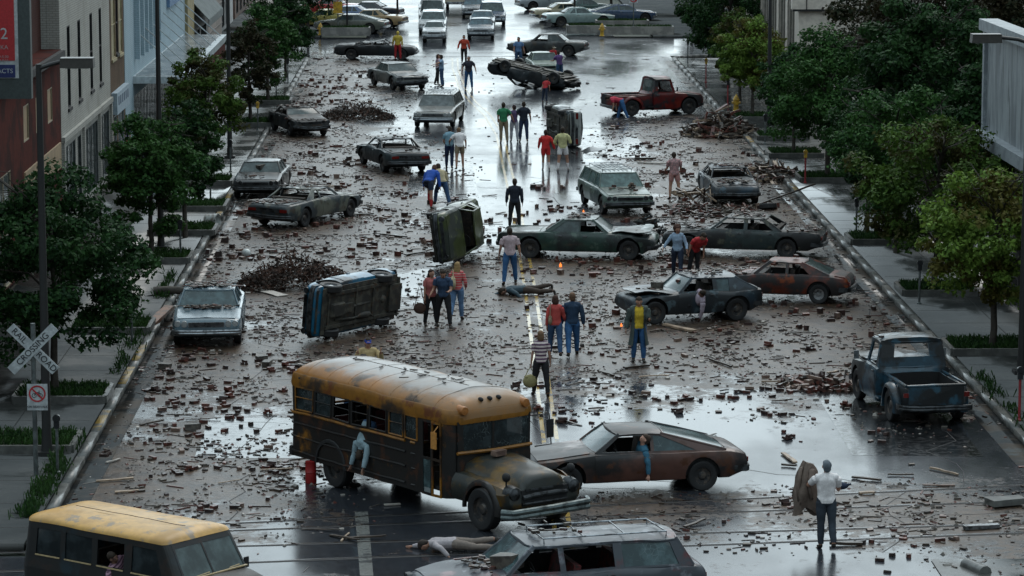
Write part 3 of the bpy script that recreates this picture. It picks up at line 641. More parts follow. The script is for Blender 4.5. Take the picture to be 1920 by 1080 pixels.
# ---------------------------------------------------------------- people
SKIN = mat('skin', (.42, .22, .15), rough=.6, bmp=.05, scale=2); SKIND = mat('ashen_skin', (.30, .16, .11), (.10, .05, .04), 6, rough=.6, bmp=.05)
def cloth(name, c): return mat('cloth_'+name, c, [x*.72 for x in c], 4, .4, .7, rough=.85, bmp=.3, bd=.006)
def perp(): pass
def person(label, loc, face, shirt, pants, hair=(.03, .018, .01), h=1.8, lean=0, legs=((8, 4, 4), (-10, 10, 4)), arms=((5, 8, 15), (-5, 8, 15)), short=True, shorts=False,
           hairlen=0, fem=False, head=0, twist=0, hd=True, skin=None, rot=None, shoes=(.03, .025, .02), vox=.015, coat=None, cap=None, skirt=None, extra=None, cat='person', group=None, plaid=None, sockc=None, collar=None, hips=0, turn=0):
    skin = skin or SKIN; k = h/1.8; segs = []     # (class, t0, t1, a, b, ra, rb)
    b = MB()
    def limb(cls, pts, rs, flat=1., n=10, ay=None):
        pts = [Vector(p)*1 for p in pts]; b.tube(pts, [((r_ if not hasattr(r_, '__len__') else r_)) for r_ in rs], n, True, 1., ay=ay)
        m_ = len(pts)-1
        for i in range(m_):
            ra = rs[i] if not hasattr(rs[i], '__len__') else sum(rs[i])/2; rb = rs[i+1] if not hasattr(rs[i+1], '__len__') else sum(rs[i+1])/2
            segs.append((cls, i/m_, (i+1)/m_, pts[i], pts[i+1], ra, rb))
    hipw = .10 if fem else .098; shw = (.185 if fem else .222)
    # legs from the hip; +x forward, y left
    LG = []; hip0 = Vector((0, 0, 0))
    for s_, (th_, kn, ab) in zip((1, -1), legs):
        a = R(th_); bb_ = R(ab); hp = Vector((0, s_*hipw, -.02)); d1 = Vector((math.sin(a), s_*math.sin(bb_), -math.cos(a))).normalized()
        kp = hp+d1*.44; a2 = a-R(kn); d2 = Vector((math.sin(a2), s_*math.sin(bb_)*.6, -math.cos(a2))).normalized(); ap = kp+d2*.43
        LG.append((s_, hp, kp, ap, d2))
    zmin = min(l[3].z for l in LG)-.085; up_ = Vector((0, 0, -zmin))
    T = Matrix.Rotation(R(lean), 3, 'Y'); base = up_+Vector((0, 0, 0)); Tz = Matrix.Rotation(R(twist), 3, 'Z')
    def tp(x, y, z): return base+T @ (Tz @ Vector((x, y, z)))
    wf = .9 if fem else 1
    limb('pelvis', [tp(0, 0, -.06), tp(0, 0, .03), tp(0, 0, .10)], [(.165, .115), (.188, .132), (.165*wf, .112)], ay=T @ Vector((1, 0, 0)))
    limb('torso', [tp(0, 0, .08), tp(0, 0, .2), tp(.01, 0, .34), tp(.0, 0, .46), tp(-.005, 0, .52)], [(.16*wf, .112), (.158*wf, .115), (.185*wf, .132), (.19*wf, .12), (.11, .08)], ay=T @ Vector((1, 0, 0)))
    limb('torso', [tp(-.005, shw*.92, .47), tp(0, 0, .50), tp(-.005, -shw*.92, .47)], [.068, .078, .068])
    limb('neck', [tp(0, 0, .5), tp(.015, 0, .62)], [.062, .056])
    H_ = Matrix.Rotation(R(lean+head), 3, 'Y') @ Matrix.Rotation(R(turn+twist), 3, 'Z'); nk = tp(.015, 0, .58)
    def hp_(x, y, z): return nk+H_ @ Vector((x, y, z))
    hc = hp_(.02, 0, .13); rotH = H_
    b.ell(hc, (.098, .078, .115), 14, 10, rotH); b.ell(hp_(.03, 0, .075), (.072, .058, .07), 10, 8, rotH)
    b.ell(hp_(.118, 0, .115), (.022, .016, .026), 8, 6, rotH); b.ell(hp_(.1, 0, .06), (.022, .028, .012), 8, 6, rotH)
    for s_ in (-1, 1): b.ell(hp_(.01, s_*.082, .12), (.022, .016, .034), 8, 6, rotH)
    segs.append(('head', 0, 1, hp_(.02, 0, .04), hp_(.02, 0, .2), .09, .09))
    AR = []
    for s_, (fw, ab, el) in zip((1, -1), arms):
        a, bb_ = R(fw), R(ab); sp_ = tp(-.005, s_*shw, .46)
        M = T @ Tz; d1 = (M @ Vector((math.sin(a)*math.cos(bb_), s_*math.sin(bb_), -math.cos(a)*math.cos(bb_)))).normalized()
        ep = sp_+d1*.285; a2 = a+R(el); d2 = (M @ Vector((math.sin(a2)*math.cos(bb_*.5), s_*math.sin(bb_)*(.6 if el < 50 else -.35), -math.cos(a2)*math.cos(bb_*.5)))).normalized(); wp = ep+d2*.255
        limb('uparm', [sp_, lerp(sp_, ep, .5), ep], [.063 if not fem else .051, .055 if not fem else .045, .044 if not fem else .037]); limb('forearm', [ep, lerp(ep, wp, .35), wp], [.040 if not fem else .034, .041 if not fem else .034, .027 if not fem else .023])
        side = d2.cross(Vector((M @ Vector((1, 0, 0))))) ; side = side if side.length > .2 else Vector((0, 0, 1)); side.normalize(); nrm = d2.cross(side).normalized()
        pm_ = wp+d2*.085
        limb('hand', [wp, wp+d2*.03, pm_], [(.026, .026), (.038, .018), (.042, .016)], ay=tuple(side))
        for q, ln in zip((-1.5, -.5, .5, 1.5), (.062, .078, .082, .072)):
            f0 = pm_+nrm*q*.02-d2*.012; f1 = f0+d2*ln*.55+side*.006*s_; f2 = f1+d2*ln*.42+side*.03*s_
            limb('hand', [f0, f1, f2], [.0105, .0098, .0085], n=6)
        t0 = wp+d2*.03+nrm*-.03; limb('hand', [t0, t0+d2*.035-nrm*.028, t0+d2*.066-nrm*.036], [.0125, .0115, .0095], n=6)
        AR.append((sp_, ep, wp, pm_))
    for s_, hp2, kp, ap, d2 in LG:
        hp2, kp, ap = hp2+up_, kp+up_, ap+up_
        limb('thigh', [hp2, lerp(hp2, kp, .5), kp], [.102, .086, .063]); limb('calf', [kp, lerp(kp, ap, .35), ap], [.061, .062, .041])
        limb('foot', [ap, ap+Vector((.03, 0, -.045)), ap+Vector((.09, s_*.01, -.055)), ap+Vector((.175, s_*.02, -.062))], [(.04, .045), (.042, .036), (.046, .03), (.036, .022)])
    body = b.build('person', skin, None, None)
    md = body.modifiers.new('r', 'REMESH'); md.mode = 'VOXEL'; md.voxel_size = vox; md.use_smooth_shade = True
    me = ev_mesh(body); body.modifiers.clear(); bpy.data.objects.remove(body)
    n = len(me.vertices); V = np.empty(n*3); me.vertices.foreach_get('co', V); V = V.reshape(-1, 3)
    ne = len(me.edges); E_ = np.empty(ne*2, int); me.edges.foreach_get('vertices', E_); E_ = E_.reshape(-1, 2)
    for it in range(2):
        acc = np.zeros_like(V); cnt = np.zeros(n); np.add.at(acc, E_[:, 0], V[E_[:, 1]]); np.add.at(acc, E_[:, 1], V[E_[:, 0]]); np.add.at(cnt, E_[:, 0], 1); np.add.at(cnt, E_[:, 1], 1); V = V*.5+.5*acc/np.maximum(cnt, 1)[:, None]
    me.vertices.foreach_set('co', V.ravel()); me.update()
    best = np.full(n, 1e9); cls = np.zeros(n, int); tt = np.zeros(n); names = ['head', 'neck', 'torso', 'uparm', 'forearm', 'hand', 'pelvis', 'thigh', 'calf', 'foot']
    for c_, t0, t1, a, b_, ra, rb in segs:
        a = np.array(a); b_ = np.array(b_); d = b_-a; t = np.clip(((V-a)@d)/max(1e-9, d@d), 0, 1); dist = np.linalg.norm(V-(a+t[:, None]*d), axis=1)-(ra+(rb-ra)*t)
        w = dist < best; best[w] = dist[w]; cls[w] = names.index(c_); tt[w] = (t0+(t1-t0)*t)[w]
    NM = np.empty(n*3); me.vertices.foreach_get('normal', NM); NM = NM.reshape(-1, 3)
    C_ = lambda *x: np.isin(cls, [names.index(q) for q in x])
    me.materials.clear(); me.materials.append(skin); me.polygons.foreach_set('use_smooth', [True]*len(me.polygons))
    root = bpy.data.objects.new('person', me); link(root); tag(root, label, cat, group)
    fv = [tuple(p.vertices) for p in me.polygons]
    def part(name, mask, off, m_, wr_=.006, drop=0):
        idx = [i for i, f in enumerate(fv) if all(mask[v] for v in f)]
        if not idx: return None
        used = sorted(set(v for i in idx for v in fv[i])); mp = {v: j for j, v in enumerate(used)}
        co = [Vector(V[v])+Vector(NM[v])*(off+wr_*noise.noise(Vector(V[v])*9+Vector((h, face*.01, 0)))) for v in used]
        m2 = bpy.data.meshes.new(name); m2.from_pydata(co, [], [[mp[v] for v in fv[i]] for i in idx]); m2.materials.append(m_)
        m2.polygons.foreach_set('use_smooth', [True]*len(m2.polygons)); m2.update(); return link(bpy.data.objects.new(name, m2), root)
    up2 = .62 if short else 2
    if pants: part('shorts' if shorts else 'trousers', C_('pelvis') | (C_('thigh') & (tt < (.62 if shorts else 2))) | (C_('calf') & (not shorts) & (tt < .97)), .017, pants, .010)
    if shirt: part('shirt', (C_('torso') & (tt < 1.01)) | (C_('pelvis') & (tt > .35)) | (C_('uparm') & (tt < up2)) | (C_('forearm') & (not short) & (tt < .93)), .022, shirt, .012)
    sd_ = (V-np.array(base)) @ np.array(Tz @ Vector((0, 1, 0))) > 0
    if shorts and sockc:
     for q_ in (sd_, ~sd_): part('sock', C_('calf') & (tt > .5) & q_, .006, sockc, 0)
    if shoes:
     for q_ in (sd_, ~sd_): part('shoe', C_('foot') & q_,.007, cloth('shoe%d' % int(shoes[0]*999), shoes), 0)
    if coat:
        part('coat', ((C_('torso') | C_('pelvis')) & ~((NM[:, 0] > .72) & (abs(V[:, 1]) < .10))) | C_('uparm') | (C_('forearm') & (tt < .95)), .035, coat, .016)
        ck = MB(); rows = []
        for i in range(8):
            z = lerp(.12, -.50, i/7); r_ = []
            for j in range(17):
                a = R(lerp(38, 322, j/16)); w_ = lerp(.185, .27, i/7)*(1+.07*math.sin(j*1.9+i*.2)); r_.append(tuple(base+Vector((math.cos(a)*w_*.8, math.sin(a)*w_, z))))
            rows.append(r_)
        ck.sheet(rows, (0, 0, .003)); ck.build('coat_skirt', coat, root, 60)
    if cap:
        cp = MB(); cp.ell(hp_(.0, 0, .165), (.11, .092, .082), 12, 8, rotH); cp.box(hp_(.12, 0, .15), (.1, .13, .015), rotH); cp.build('cap', cap, root)
    if hair is not None:
        hm = cloth('hair%d_%d' % (int(hair[0]*999), int(hair[1]*999)), hair); hb = MB()
        hb.ell(hp_(-.034, 0, .148), (.094, .092, .108), 14, 10, rotH); hb.ell(hp_(.01, 0, .20), (.085, .078, .06), 12, 8, rotH)
        if hairlen > 0: 
            hb.ell(hp_(-.06, 0, .08), (.07, .1, .12), 12, 8, rotH)
            if hairlen > 1: hb.ell(hp_(-.075, 0, -.02), (.055, .105, .15), 12, 8, rotH)
            if hairlen == 1.5: hb.ell(hp_(-.05, 0, .16), (.115, .145, .135), 12, 8, rotH)
        else: hb.ell(hp_(-.05, 0, .09), (.065, .078, .08), 12, 8, rotH)
        hb.build('hair', hm, root, 60, fn=lambda v: v+noise.noise_vector(v*22)*.012)
    for s_ in (-1, 1): ey = MB(); ey.ell(hp_(.106, s_*.032, .135), (.01, .014, .008), 6, 5); ey.build('eye', DARK, root)
    root.scale = (k, k, k); root.location = loc; root.rotation_euler = rot if rot else (0, 0, R(face))
    root['_j'] = [list(AR[0][2]), list(AR[1][2]), list(AR[0][3]), list(AR[1][3]), list(base)]
    return root
def jp(o, i): j = Vector(o['_j'][i]); return o.matrix_basis @ j
# ================================================================ THE SETTING
KL, KR, WL, WR = -8.5, 13.8, -13.9, 19.8       # kerb and building lines either side of the street
YI0, YI1 = 200.0, 216.0                        # the cross street
def proj(p):
    d = Vector(p)-cam.location; M = cam.rotation_euler.to_matrix(); q = M.transposed() @ d
    return 960+F_PX*q.x/-q.z, 540-F_PX*q.y/-q.z
def G(px, py, z=0):          # the ground point the camera sees at a photo pixel
    M = cam.rotation_euler.to_matrix(); d = M @ Vector(((px-960)/F_PX, (540-py)/F_PX, -1)); t = (z-CAM_H)/d.z
    return cam.location+d*t
def plane(name, x0, x1, y0, y1, z, m, kind='structure', nx=1, ny=1):
    b = MB(); b.grid([[(lerp(x0, x1, i/nx), lerp(y0, y1, j/ny), z) for i in range(nx+1)] for j in range(ny+1)])
    return tag(b.build(name, m, None, 0), kind=kind)
# wet asphalt: base, mud layer by attribute
def road_mat(name, dark=(.018, .020, .024)):
    m = bpy.data.materials.new(name); t, p = nodes(m)
    at = t.nodes.new('ShaderNodeAttribute'); at.attribute_name = 'mud'
    n1 = noi(t, .55, 7, rough=.65, sc=(1, .8, 1)); n2 = noi(t, 5, 6, rough=.7); n3 = noi(t, 30, 3)
    ma = t.nodes.new('ShaderNodeMath'); ma.operation = 'MULTIPLY_ADD'; t.links.new(n1, ma.inputs[0]); ma.inputs[1].default_value = 2.4; ma.inputs[2].default_value = -1.30
    mb = t.nodes.new('ShaderNodeMath'); mb.operation = 'ADD'; t.links.new(ma.outputs[0], mb.inputs[0]); t.links.new(at.outputs['Fac'], mb.inputs[1])
    mc = t.nodes.new('ShaderNodeMath'); mc.operation = 'MULTIPLY_ADD'; t.links.new(n2, mc.inputs[0]); mc.inputs[1].default_value = 1.3; t.links.new(mb.outputs[0], mc.inputs[2])
    M_ = ramp(t, mc.outputs[0], .78, 1.15)
    asp = mixc(t, ramp(t, n2, .3, .7), dark, [x*1.9 for x in dark]); mud = mixc(t, ramp(t, noi(t, 2.2, 10, rough=.85, loc=4), .42, .6), (.014, .008, .005), (.075, .045, .026)); mud = mixc(t, ramp(t, noi(t, 22, 4, rough=.7, loc=6), .58, .68), mud, (.10, .07, .05))
    t.links.new(mixc(t, M_, asp, mud), p.inputs['Base Color'])
    wet = ramp(t, noi(t, .22, 4, loc=11, sc=(1, .5, 1)), .38, .62, .11, .24)
    mr = t.nodes.new('ShaderNodeMix'); t.links.new(M_, mr.inputs[0]); t.links.new(wet, mr.inputs[2]); mr.inputs[3].default_value = .4
    t.links.new(mr.outputs[0], p.inputs['Roughness']); p.inputs['IOR'].default_value = 1.45
    bs = t.nodes.new('ShaderNodeMix'); t.links.new(M_, bs.inputs[0]); bs.inputs[2].default_value = .035; bs.inputs[3].default_value = .9
    b1 = t.nodes.new('ShaderNodeBump'); b1.inputs['Distance'].default_value = .02; t.links.new(bs.outputs[0], b1.inputs['Strength']); t.links.new(n2, b1.inputs['Height'])
    b2 = t.nodes.new('ShaderNodeBump'); b2.inputs['Distance'].default_value = .004; b2.inputs['Strength'].default_value = .12; t.links.new(n3, b2.inputs['Height']); t.links.new(b1.outputs[0], b2.inputs['Normal'])
    t.links.new(b2.outputs[0], p.inputs['Normal']); return m
ROAD = road_mat('wet_asphalt')
# where the mud and litter lie (photo pixels: x, y, half width, half height, amount), turned into ground positions
BLOBS = [(540, 400, 190, 50, .9), (560, 455, 210, 40, .9), (500, 500, 120, 40, .6), (700, 450, 90, 40, .5), (600, 320, 150, 55, .8), (560, 265, 110, 35, .8), (560, 200, 110, 35, .7), (620, 150, 110, 40, .6), (420, 470, 70, 80, .6),
         (440, 690, 200, 55, .85), (720, 690, 240, 45, .9), (640, 660, 200, 50, .8), (960, 640, 260, 45, .75), (1250, 640, 260, 50, 1.0), (1500, 640, 200, 60, .9), (1620, 700, 130, 60, .7), (330, 880, 190, 60, .85), (480, 840, 120, 60, .5), (250, 780, 90, 50, .3),
         (560, 560, 110, 50, .7), (900, 560, 150, 25, .3), (1150, 500, 200, 28, .9), (1080, 560, 180, 30, .8), (1320, 400, 120, 30, .7), (1330, 280, 120, 45, .7), (1260, 340, 80, 60, .6), (1450, 420, 110, 60, .7), (1480, 340, 80, 40, .6), (1600, 600, 120, 40, .7),
         (1680, 955, 200, 32, .85), (1500, 985, 300, 30, .35), (1850, 990, 120, 50, .6), (1450, 700, 110, 50, .4), (1180, 960, 90, 25, .7), (720, 370, 90, 40, .4), (480, 960, 120, 40, .4), (780, 640, 160, 60, .8), (1100, 720, 150, 40, .4)]
BW = []
for x, y, rx, ry, a in BLOBS:
    g, gx_, gy0, gy1 = G(x, y), G(x+rx, y), G(x, y+ry), G(x, y-ry); BW.append((g.x, g.y, abs(gx_.x-g.x)+.2, max(.8, (gy1-gy0).length/2), a))
def mud_at(x, y):
    v = 0
    for bx, by, rx, ry, a in BW:
        d = ((x-bx)/rx)**2+((y-by)/ry)**2
        if d < 4: v = max(v, a*(1-d/4)**1.2*1.15)
    return v
gb = MB(); nx, ny = 76, 560
ys = np.linspace(44, 205, ny+1); xs = np.linspace(KL-.1, KR+.1, nx+1)
gb.grid([[(x, y, 0) for x in xs] for y in ys])
road = tag(gb.build('road', ROAD, None, 0), kind='structure')
at_ = road.data.attributes.new('mud', 'FLOAT', 'POINT'); at_.data.foreach_set('value', np.array([mud_at(x, y) for y in ys for x in xs], dtype=np.float32))
plane('road_far', KL+3.0, KR-2.5, 205, 420, .0, ROAD); plane('cross_street', -160, KL-.1, 60-16.2, 60+4, -.004, ROAD); plane('cross_street', KR+.1, 160, 60-16.2, 60+4, -.004, ROAD)
plane('road', KL-.1, KR+.1, -30, 44, -.002, ROAD)
plane('cross_street', -160, KL-.1, YI0, YI1, -.004, ROAD); plane('cross_street', KR+.1, 160, YI0, YI1, -.004, ROAD); plane('road_far', KL-.1, KL+3.0, 205, YI1, -.002, ROAD); plane('road_far', KR-2.5, KR+.1, 205, YI1, -.002, ROAD)
plane('ground', -1250, 1250, -750, 1550, -.06, mat('far_ground', (.05, .06, .045), (.03, .045, .025), .05, rough=.8, bmp=0))
# low wooded hills closing the view
hl = MB(); hl.grid([[(x, 900+60*math.sin(x*.004)+dy, (z*(1+.5*noise.noise(Vector((x*.006, 0, 0))))) ) for x in range(-1200, 1201, 50)] for dy, z in ((-40, -2), (0, 12), (60, 26), (160, 34))])
tag(hl.build('hills', mat('hill_woods', (.03, .05, .03), (.05, .07, .045), .02, rough=.9, bmp=0), None), kind='structure')
CONC = mat('wet_concrete', (.032, .034, .033), (.072, .071, .066), .35, .35, .68, rough=.12, rough2=.38, bmp=.12, col3=(.022, .024, .022), s3=.8, bd=.004)
CURB = mat('kerb_stone', (.12, .12, .112), (.06, .06, .056), 1.5, rough=.35, bmp=.3)
YELC = mat('kerb_yellow', (.24, .15, .03), (.08, .075, .065), 2.5, rough=.5)
def walk(x0, x1, y0, y1, joints=True):
    b = MB(); b.box(((x0+x1)/2, (y0+y1)/2, .05), (abs(x1-x0), y1-y0, .2)); o = tag(b.build('sidewalk', CONC, None, 0), kind='structure')
walk(KL-.25, WL-.3, 64.5, YI0-4); walk(KR+.25, WR+.3, 63, YI0-4); walk(WR+.3, 60, 63, YI0-4); walk(WL-.3, -60, 64.5, YI0-4)
walk(KL-.1, WL-20, YI1, 420); walk(KR+.1, WR+24, YI1, 420)
jb = MB()
for X0_, X1_, a, b_ in ((WL-.2, KL-.35, 66, 196), (KR+.35, WR+.2, 64, 196)):
    for y in np.arange(a, b_, 2.4): jb.box(((X0_+X1_)/2, y, .152), (abs(X1_-X0_), .025, .004))
    for f in (.33, .66): jb.box((lerp(X0_, X1_, f), (a+b_)/2, .1525), (.025, b_-a, .004))
tag(jb.build('sidewalk_joints', mat('joint_dark', (.03, .03, .028), rough=.7), None, 0), kind='structure')
for sx, xk in ((-1, KL), (1, KR)):
    cb = MB(); y = 64.5
    while y < 195.8:
        l = 2.96 if y+3 < 195.8 else 195.8-y; cb.box((xk+sx*.09, y+l/2, .03), (.2, l, .26)); y += 3
    if sx > 0: cb.box((xk+2.2, 63.2, .06), (4.2, .2, .2)); 
    for i in range(8): a = R(i*11.2+5); cb.box((xk+sx*(3.1-3*math.cos(a)), 196+3*math.sin(a), .03), (.2, .62, .26), -sx*a)
    tag(cb.build('kerb', CURB, None, 0), kind='structure')
    gt = MB(); gt.box((xk-sx*.3, 130, .003), (.6, 132, .006)); tag(gt.build('gutter', mat('gutter_wet', (.035, .036, .036), (.075, .055, .04), .6, .42, .6, rough=.18, rough2=.5, bmp=.3, col3=(.10, .10, .095), s3=1.1), None, 0), kind='structure')
pt = MB()
for x0_, x1_, y0_, y1_ in ((9.6, 12.6, 74, 83), (-6, -2.6, 74, 79), (-1.5, 1.2, 126, 140), (5, 9, 140, 150), (-3, 1, 160, 172)):
    pt.add([(x0_+rnd.uniform(-.2, .2), y0_, .003), (x1_, y0_+rnd.uniform(-.3, .3), .003), (x1_+rnd.uniform(-.2, .2), y1_, .003), (x0_, y1_+rnd.uniform(-.3, .3), .003)], [(0, 1, 2, 3)])
tag(pt.build('road_patch', mat('asphalt_patch', (.010, .011, .012), (.020, .021, .023), 6, rough=.14, bmp=.06, rough2=.22), None, 0), kind='structure')
ck_ = MB(); r9 = random.Random(5)
for x_, y_, dx_, dy_, n_k in [(-4.4, 64, 0, 1, 60), (2.4, 64, 0, 1, 60), (8.9, 64, 0, 1, 60)]+[(r9.uniform(-7, 11), r9.uniform(66, 150), r9.choice((-1, 1)), r9.uniform(-.4, .4), r9.randint(6, 16)) for _ in range(34)]:
    p = Vector((x_, y_, .0035))
    for i in range(n_k):
        d_ = Vector((dx_+r9.gauss(0, .28), dy_+r9.gauss(0, .28), 0)).normalized(); q = p+d_*r9.uniform(.25, .6)*(3.2 if n_k == 60 else 1); nn = Vector((-d_.y, d_.x, 0))*.012
        ck_.add([p-nn, p+nn, q+nn, q-nn], [(0, 1, 2, 3)]); p = q
tag(ck_.build('road_cracks', DARK, None, 0), kind='structure')
ye = MB()
for px, py in ((270, 672), (240, 715), (425, 372), (400, 410), (1492, 358), (1408, 268), (205, 800)):
    g = G(px, py); sx = -1 if g.x < 0 else 1; ye.box(((KL if sx < 0 else KR)+sx*.09, g.y, .165), (.205, 2.6, .01))
tag(ye.build('kerb_paint', YELC, None, 0), kind='structure')
YEL = mat('road_yellow', (.40, .26, .06), (.05, .045, .035), 2.2, .5, .62, rough=.2, bmp=.05, rough2=.25); WHT = mat('road_white', (.15, .15, .14), (.05, .05, .05), 2.2, .5, .62, rough=.2, bmp=.05)
lb = MB(); wy = [(44, 2.25), (75, 2.45), (100, 2.6), (125, 2.6), (150, 2.45), (160, 2.0), (168, 1.3), (176, .8), (190, .45), (199, .45)]
for dx in (-.16, .16):
    l_ = [(interp(wy, y)+dx-.05, y, .005) for y in np.arange(60, 199, 2)]; lb.grid([[p, (p[0]+.1, p[1], p[2])] for p in l_])
tag(lb.build('centre_line', YEL, None, 0), kind='structure')
wb_ = MB()
for p in ([(675, 1080), (700, 1080), (690, 960), (665, 960)],): wb_.quad([G(*q)+Vector((0, 0, .0055)) for q in p])
for y in (199.4, 202.6): wb_.box((2.6, y, .004), (20, .28, .004))
tag(wb_.build('crosswalk_line', WHT, None, 0), kind='structure')
rl = MB(); RAILM = mat('rail_steel', (.10, .10, .105), (.05, .03, .02), 4, rough=.25, metal=.8)
for ya, yb_ in ((978, 934), (992, 958), (1022, 996), (1053, 1018)):
    a, b_ = G(480, ya), G(1400, yb_); d = (b_-a).normalized(); a = a-d*30; b_ = b_+d*(60); n = Vector((-d.y, d.x, 0))
    rl.c = 0; rl.quad([a+n*.05+Vector((0, 0, .008)), a-n*.03+Vector((0, 0, .008)), b_-n*.03+Vector((0, 0, .008)), b_+n*.05+Vector((0, 0, .008))])
    rl.c = 1; rl.quad([a-n*.031+Vector((0, 0, .004)), a-n*.13+Vector((0, 0, .004)), b_-n*.13+Vector((0, 0, .004)), b_-n*.031+Vector((0, 0, .004))])
tag(rl.build('railway_track', [RAILM, DARK], None, 0), kind='structure')
# ---------------------------------------------------------------- foliage
def leaf_mat(name, a, b_, c=None):
    m = bpy.data.materials.new(name); t, p = nodes(m)
    col = mixc(t, ramp(t, noi(t, .9, 3), .4, .6), a, b_); col = mixc(t, ramp(t, noi(t, 7, 2), .4, .7), col, [x*1.7 for x in b_])
    if c: col = mixc(t, ramp(t, noi(t, .8, 3, loc=8), .5, .6), col, c)
    t.links.new(col, p.inputs['Base Color']); p.inputs['Roughness'].default_value = .6; p.inputs['Specular IOR Level'].default_value = .12
    tr = t.nodes.new('ShaderNodeBsdfTranslucent'); t.links.new(col, tr.inputs[0]); mx = t.nodes.new('ShaderNodeMixShader'); mx.inputs[0].default_value = .2
    t.links.new(p.outputs[0], mx.inputs[1]); t.links.new(tr.outputs[0], mx.inputs[2]); t.links.new(mx.outputs[0], t.nodes['Material Output'].inputs[0]); return m
LG_ = dict(dark=leaf_mat('leaves_dark', (.008, .026, .010), (.019, .050, .014)), mid=leaf_mat('leaves_mid', (.015, .046, .014), (.034, .084, .02)),
           yel=leaf_mat('leaves_yellow', (.065, .12, .022), (.11, .175, .03), (.10, .09, .022)), red=leaf_mat('leaves_red', (.013, .024, .010), (.030, .024, .012)), olive=leaf_mat('leaves_olive', (.028, .062, .013), (.055, .10, .018), (.05, .048, .014)))
BARK = mat('bark', (.035, .028, .022), (.06, .05, .04), 5, rough=.8, bmp=.6)
def tree_meshes(seed, h, w, base, nl, leaf, sparse=1.):
    r = random.Random(seed); t = MB(); tips = []
    p = Vector((0, 0, 0)); pts = [p.copy()]
    for i in range(6): p = p+Vector((r.uniform(-.06, .06), r.uniform(-.06, .06), h*.13)); pts.append(p.copy())
    t.tube(pts, [h*.02*(1-.11*i) for i in range(7)], 8)
    for i in range(13):
        k = r.randint(2, 6); s = pts[k].lerp(pts[min(k+1, 6)], r.random()); a = r.uniform(0, 6.28); l = w*.42*r.uniform(.5, 1)
        q = [s, s+Vector((math.cos(a)*l*.45, math.sin(a)*l*.45, l*.45)), s+Vector((math.cos(a)*l, math.sin(a)*l, l*r.uniform(.5, 1.1)))]
        t.tube(q, [h*.008, h*.005, h*.002], 5); tips.append(q[2])
        for _ in range(3):
            b_ = r.uniform(0, 6.28); e = q[1].lerp(q[2], r.random()); t.tube([e, e+Vector((math.cos(b_), math.sin(b_), r.uniform(-.2, .8)))*l*.35], [h*.003, h*.0015], 4)
    ch = h-base; cz = base+ch*.5; cl = []
    for i in range(int(115*sparse)):
        while 1:
            v = Vector((r.uniform(-1, 1), r.uniform(-1, 1), r.uniform(-1, 1)))
            if .35 < v.length < 1: break
        s_ = 1-.35*max(0, v.z)**2; lob = 1+.22*noise.noise(v*2.2+Vector((seed, 0, 0)))
        cl.append((Vector((v.x*w/2*s_*lob, v.y*w/2*s_*lob, cz+v.z*ch/2*lob)), r.uniform(.22, .48)*w/4.2))
    npr = np.random.RandomState(seed); nl = int(nl*1.5); per = nl//len(cl); N = per*len(cl)
    C = np.repeat(np.array([c[0] for c in cl]), per, 0); Rr = np.repeat(np.array([c[1] for c in cl]), per)
    d = npr.normal(size=(N, 3)); d /= np.linalg.norm(d, axis=1)[:, None]; P = C+d*(Rr*npr.uniform(.25, 1.2, N)**.6)[:, None]*np.array([1.15, 1.15, .75])
    nrm = d*.7+npr.normal(size=(N, 3))*.6+np.array([0, 0, .5]); nrm /= np.linalg.norm(nrm, axis=1)[:, None]
    u = np.cross(nrm, npr.normal(size=(N, 3))); u /= np.linalg.norm(u, axis=1)[:, None]; v_ = np.cross(nrm, u); s = (leaf*npr.uniform(.6, 1.25, N))[:, None]
    co = np.stack([P-u*s, P+v_*s*.55+nrm*s*.15, P+u*s, P-v_*s*.55], 1).reshape(-1, 3)
    me = bpy.data.meshes.new('crown'); me.vertices.add(N*4); me.vertices.foreach_set('co', co.ravel()); me.loops.add(N*4); me.loops.foreach_set('vertex_index', np.arange(N*4)); me.polygons.add(N); me.polygons.foreach_set('loop_start', np.arange(N)*4); me.polygons.foreach_set('loop_total', np.full(N, 4)); me.update(); me.validate()
    tm = t.build('trunk', BARK, None, 50); td = tm.data; bpy.data.objects.remove(tm); return td, me
TV = {}
def tree(x, y, h, w, base, col, label, seed=0, nl=9000, leaf=.085, group='street trees', z=.15, name='street_tree', sparse=1.):
    key = (seed, nl, leaf, round(w/h, 1), round(base/h, 1), sparse)
    if key not in TV: TV[key] = (tree_meshes(seed, 5., 5.*w/h, 5.*base/h, nl, leaf*5/h, sparse))
    td, cm = TV[key]; r = empty(name, (x, y, z), rnd.uniform(0, 6.28), label, 'tree', group); r.scale = (h/5,)*3
    link(bpy.data.objects.new('trunk', td), r); c = bpy.data.objects.new('crown', cm); link(c, r)
    if not cm.materials: cm.materials.append(LG_[col])
    c.material_slots[0].link = 'OBJECT'; c.material_slots[0].material = LG_[col]; return r
GRASS = leaf_mat('grass_green', (.010, .028, .009), (.022, .050, .013))
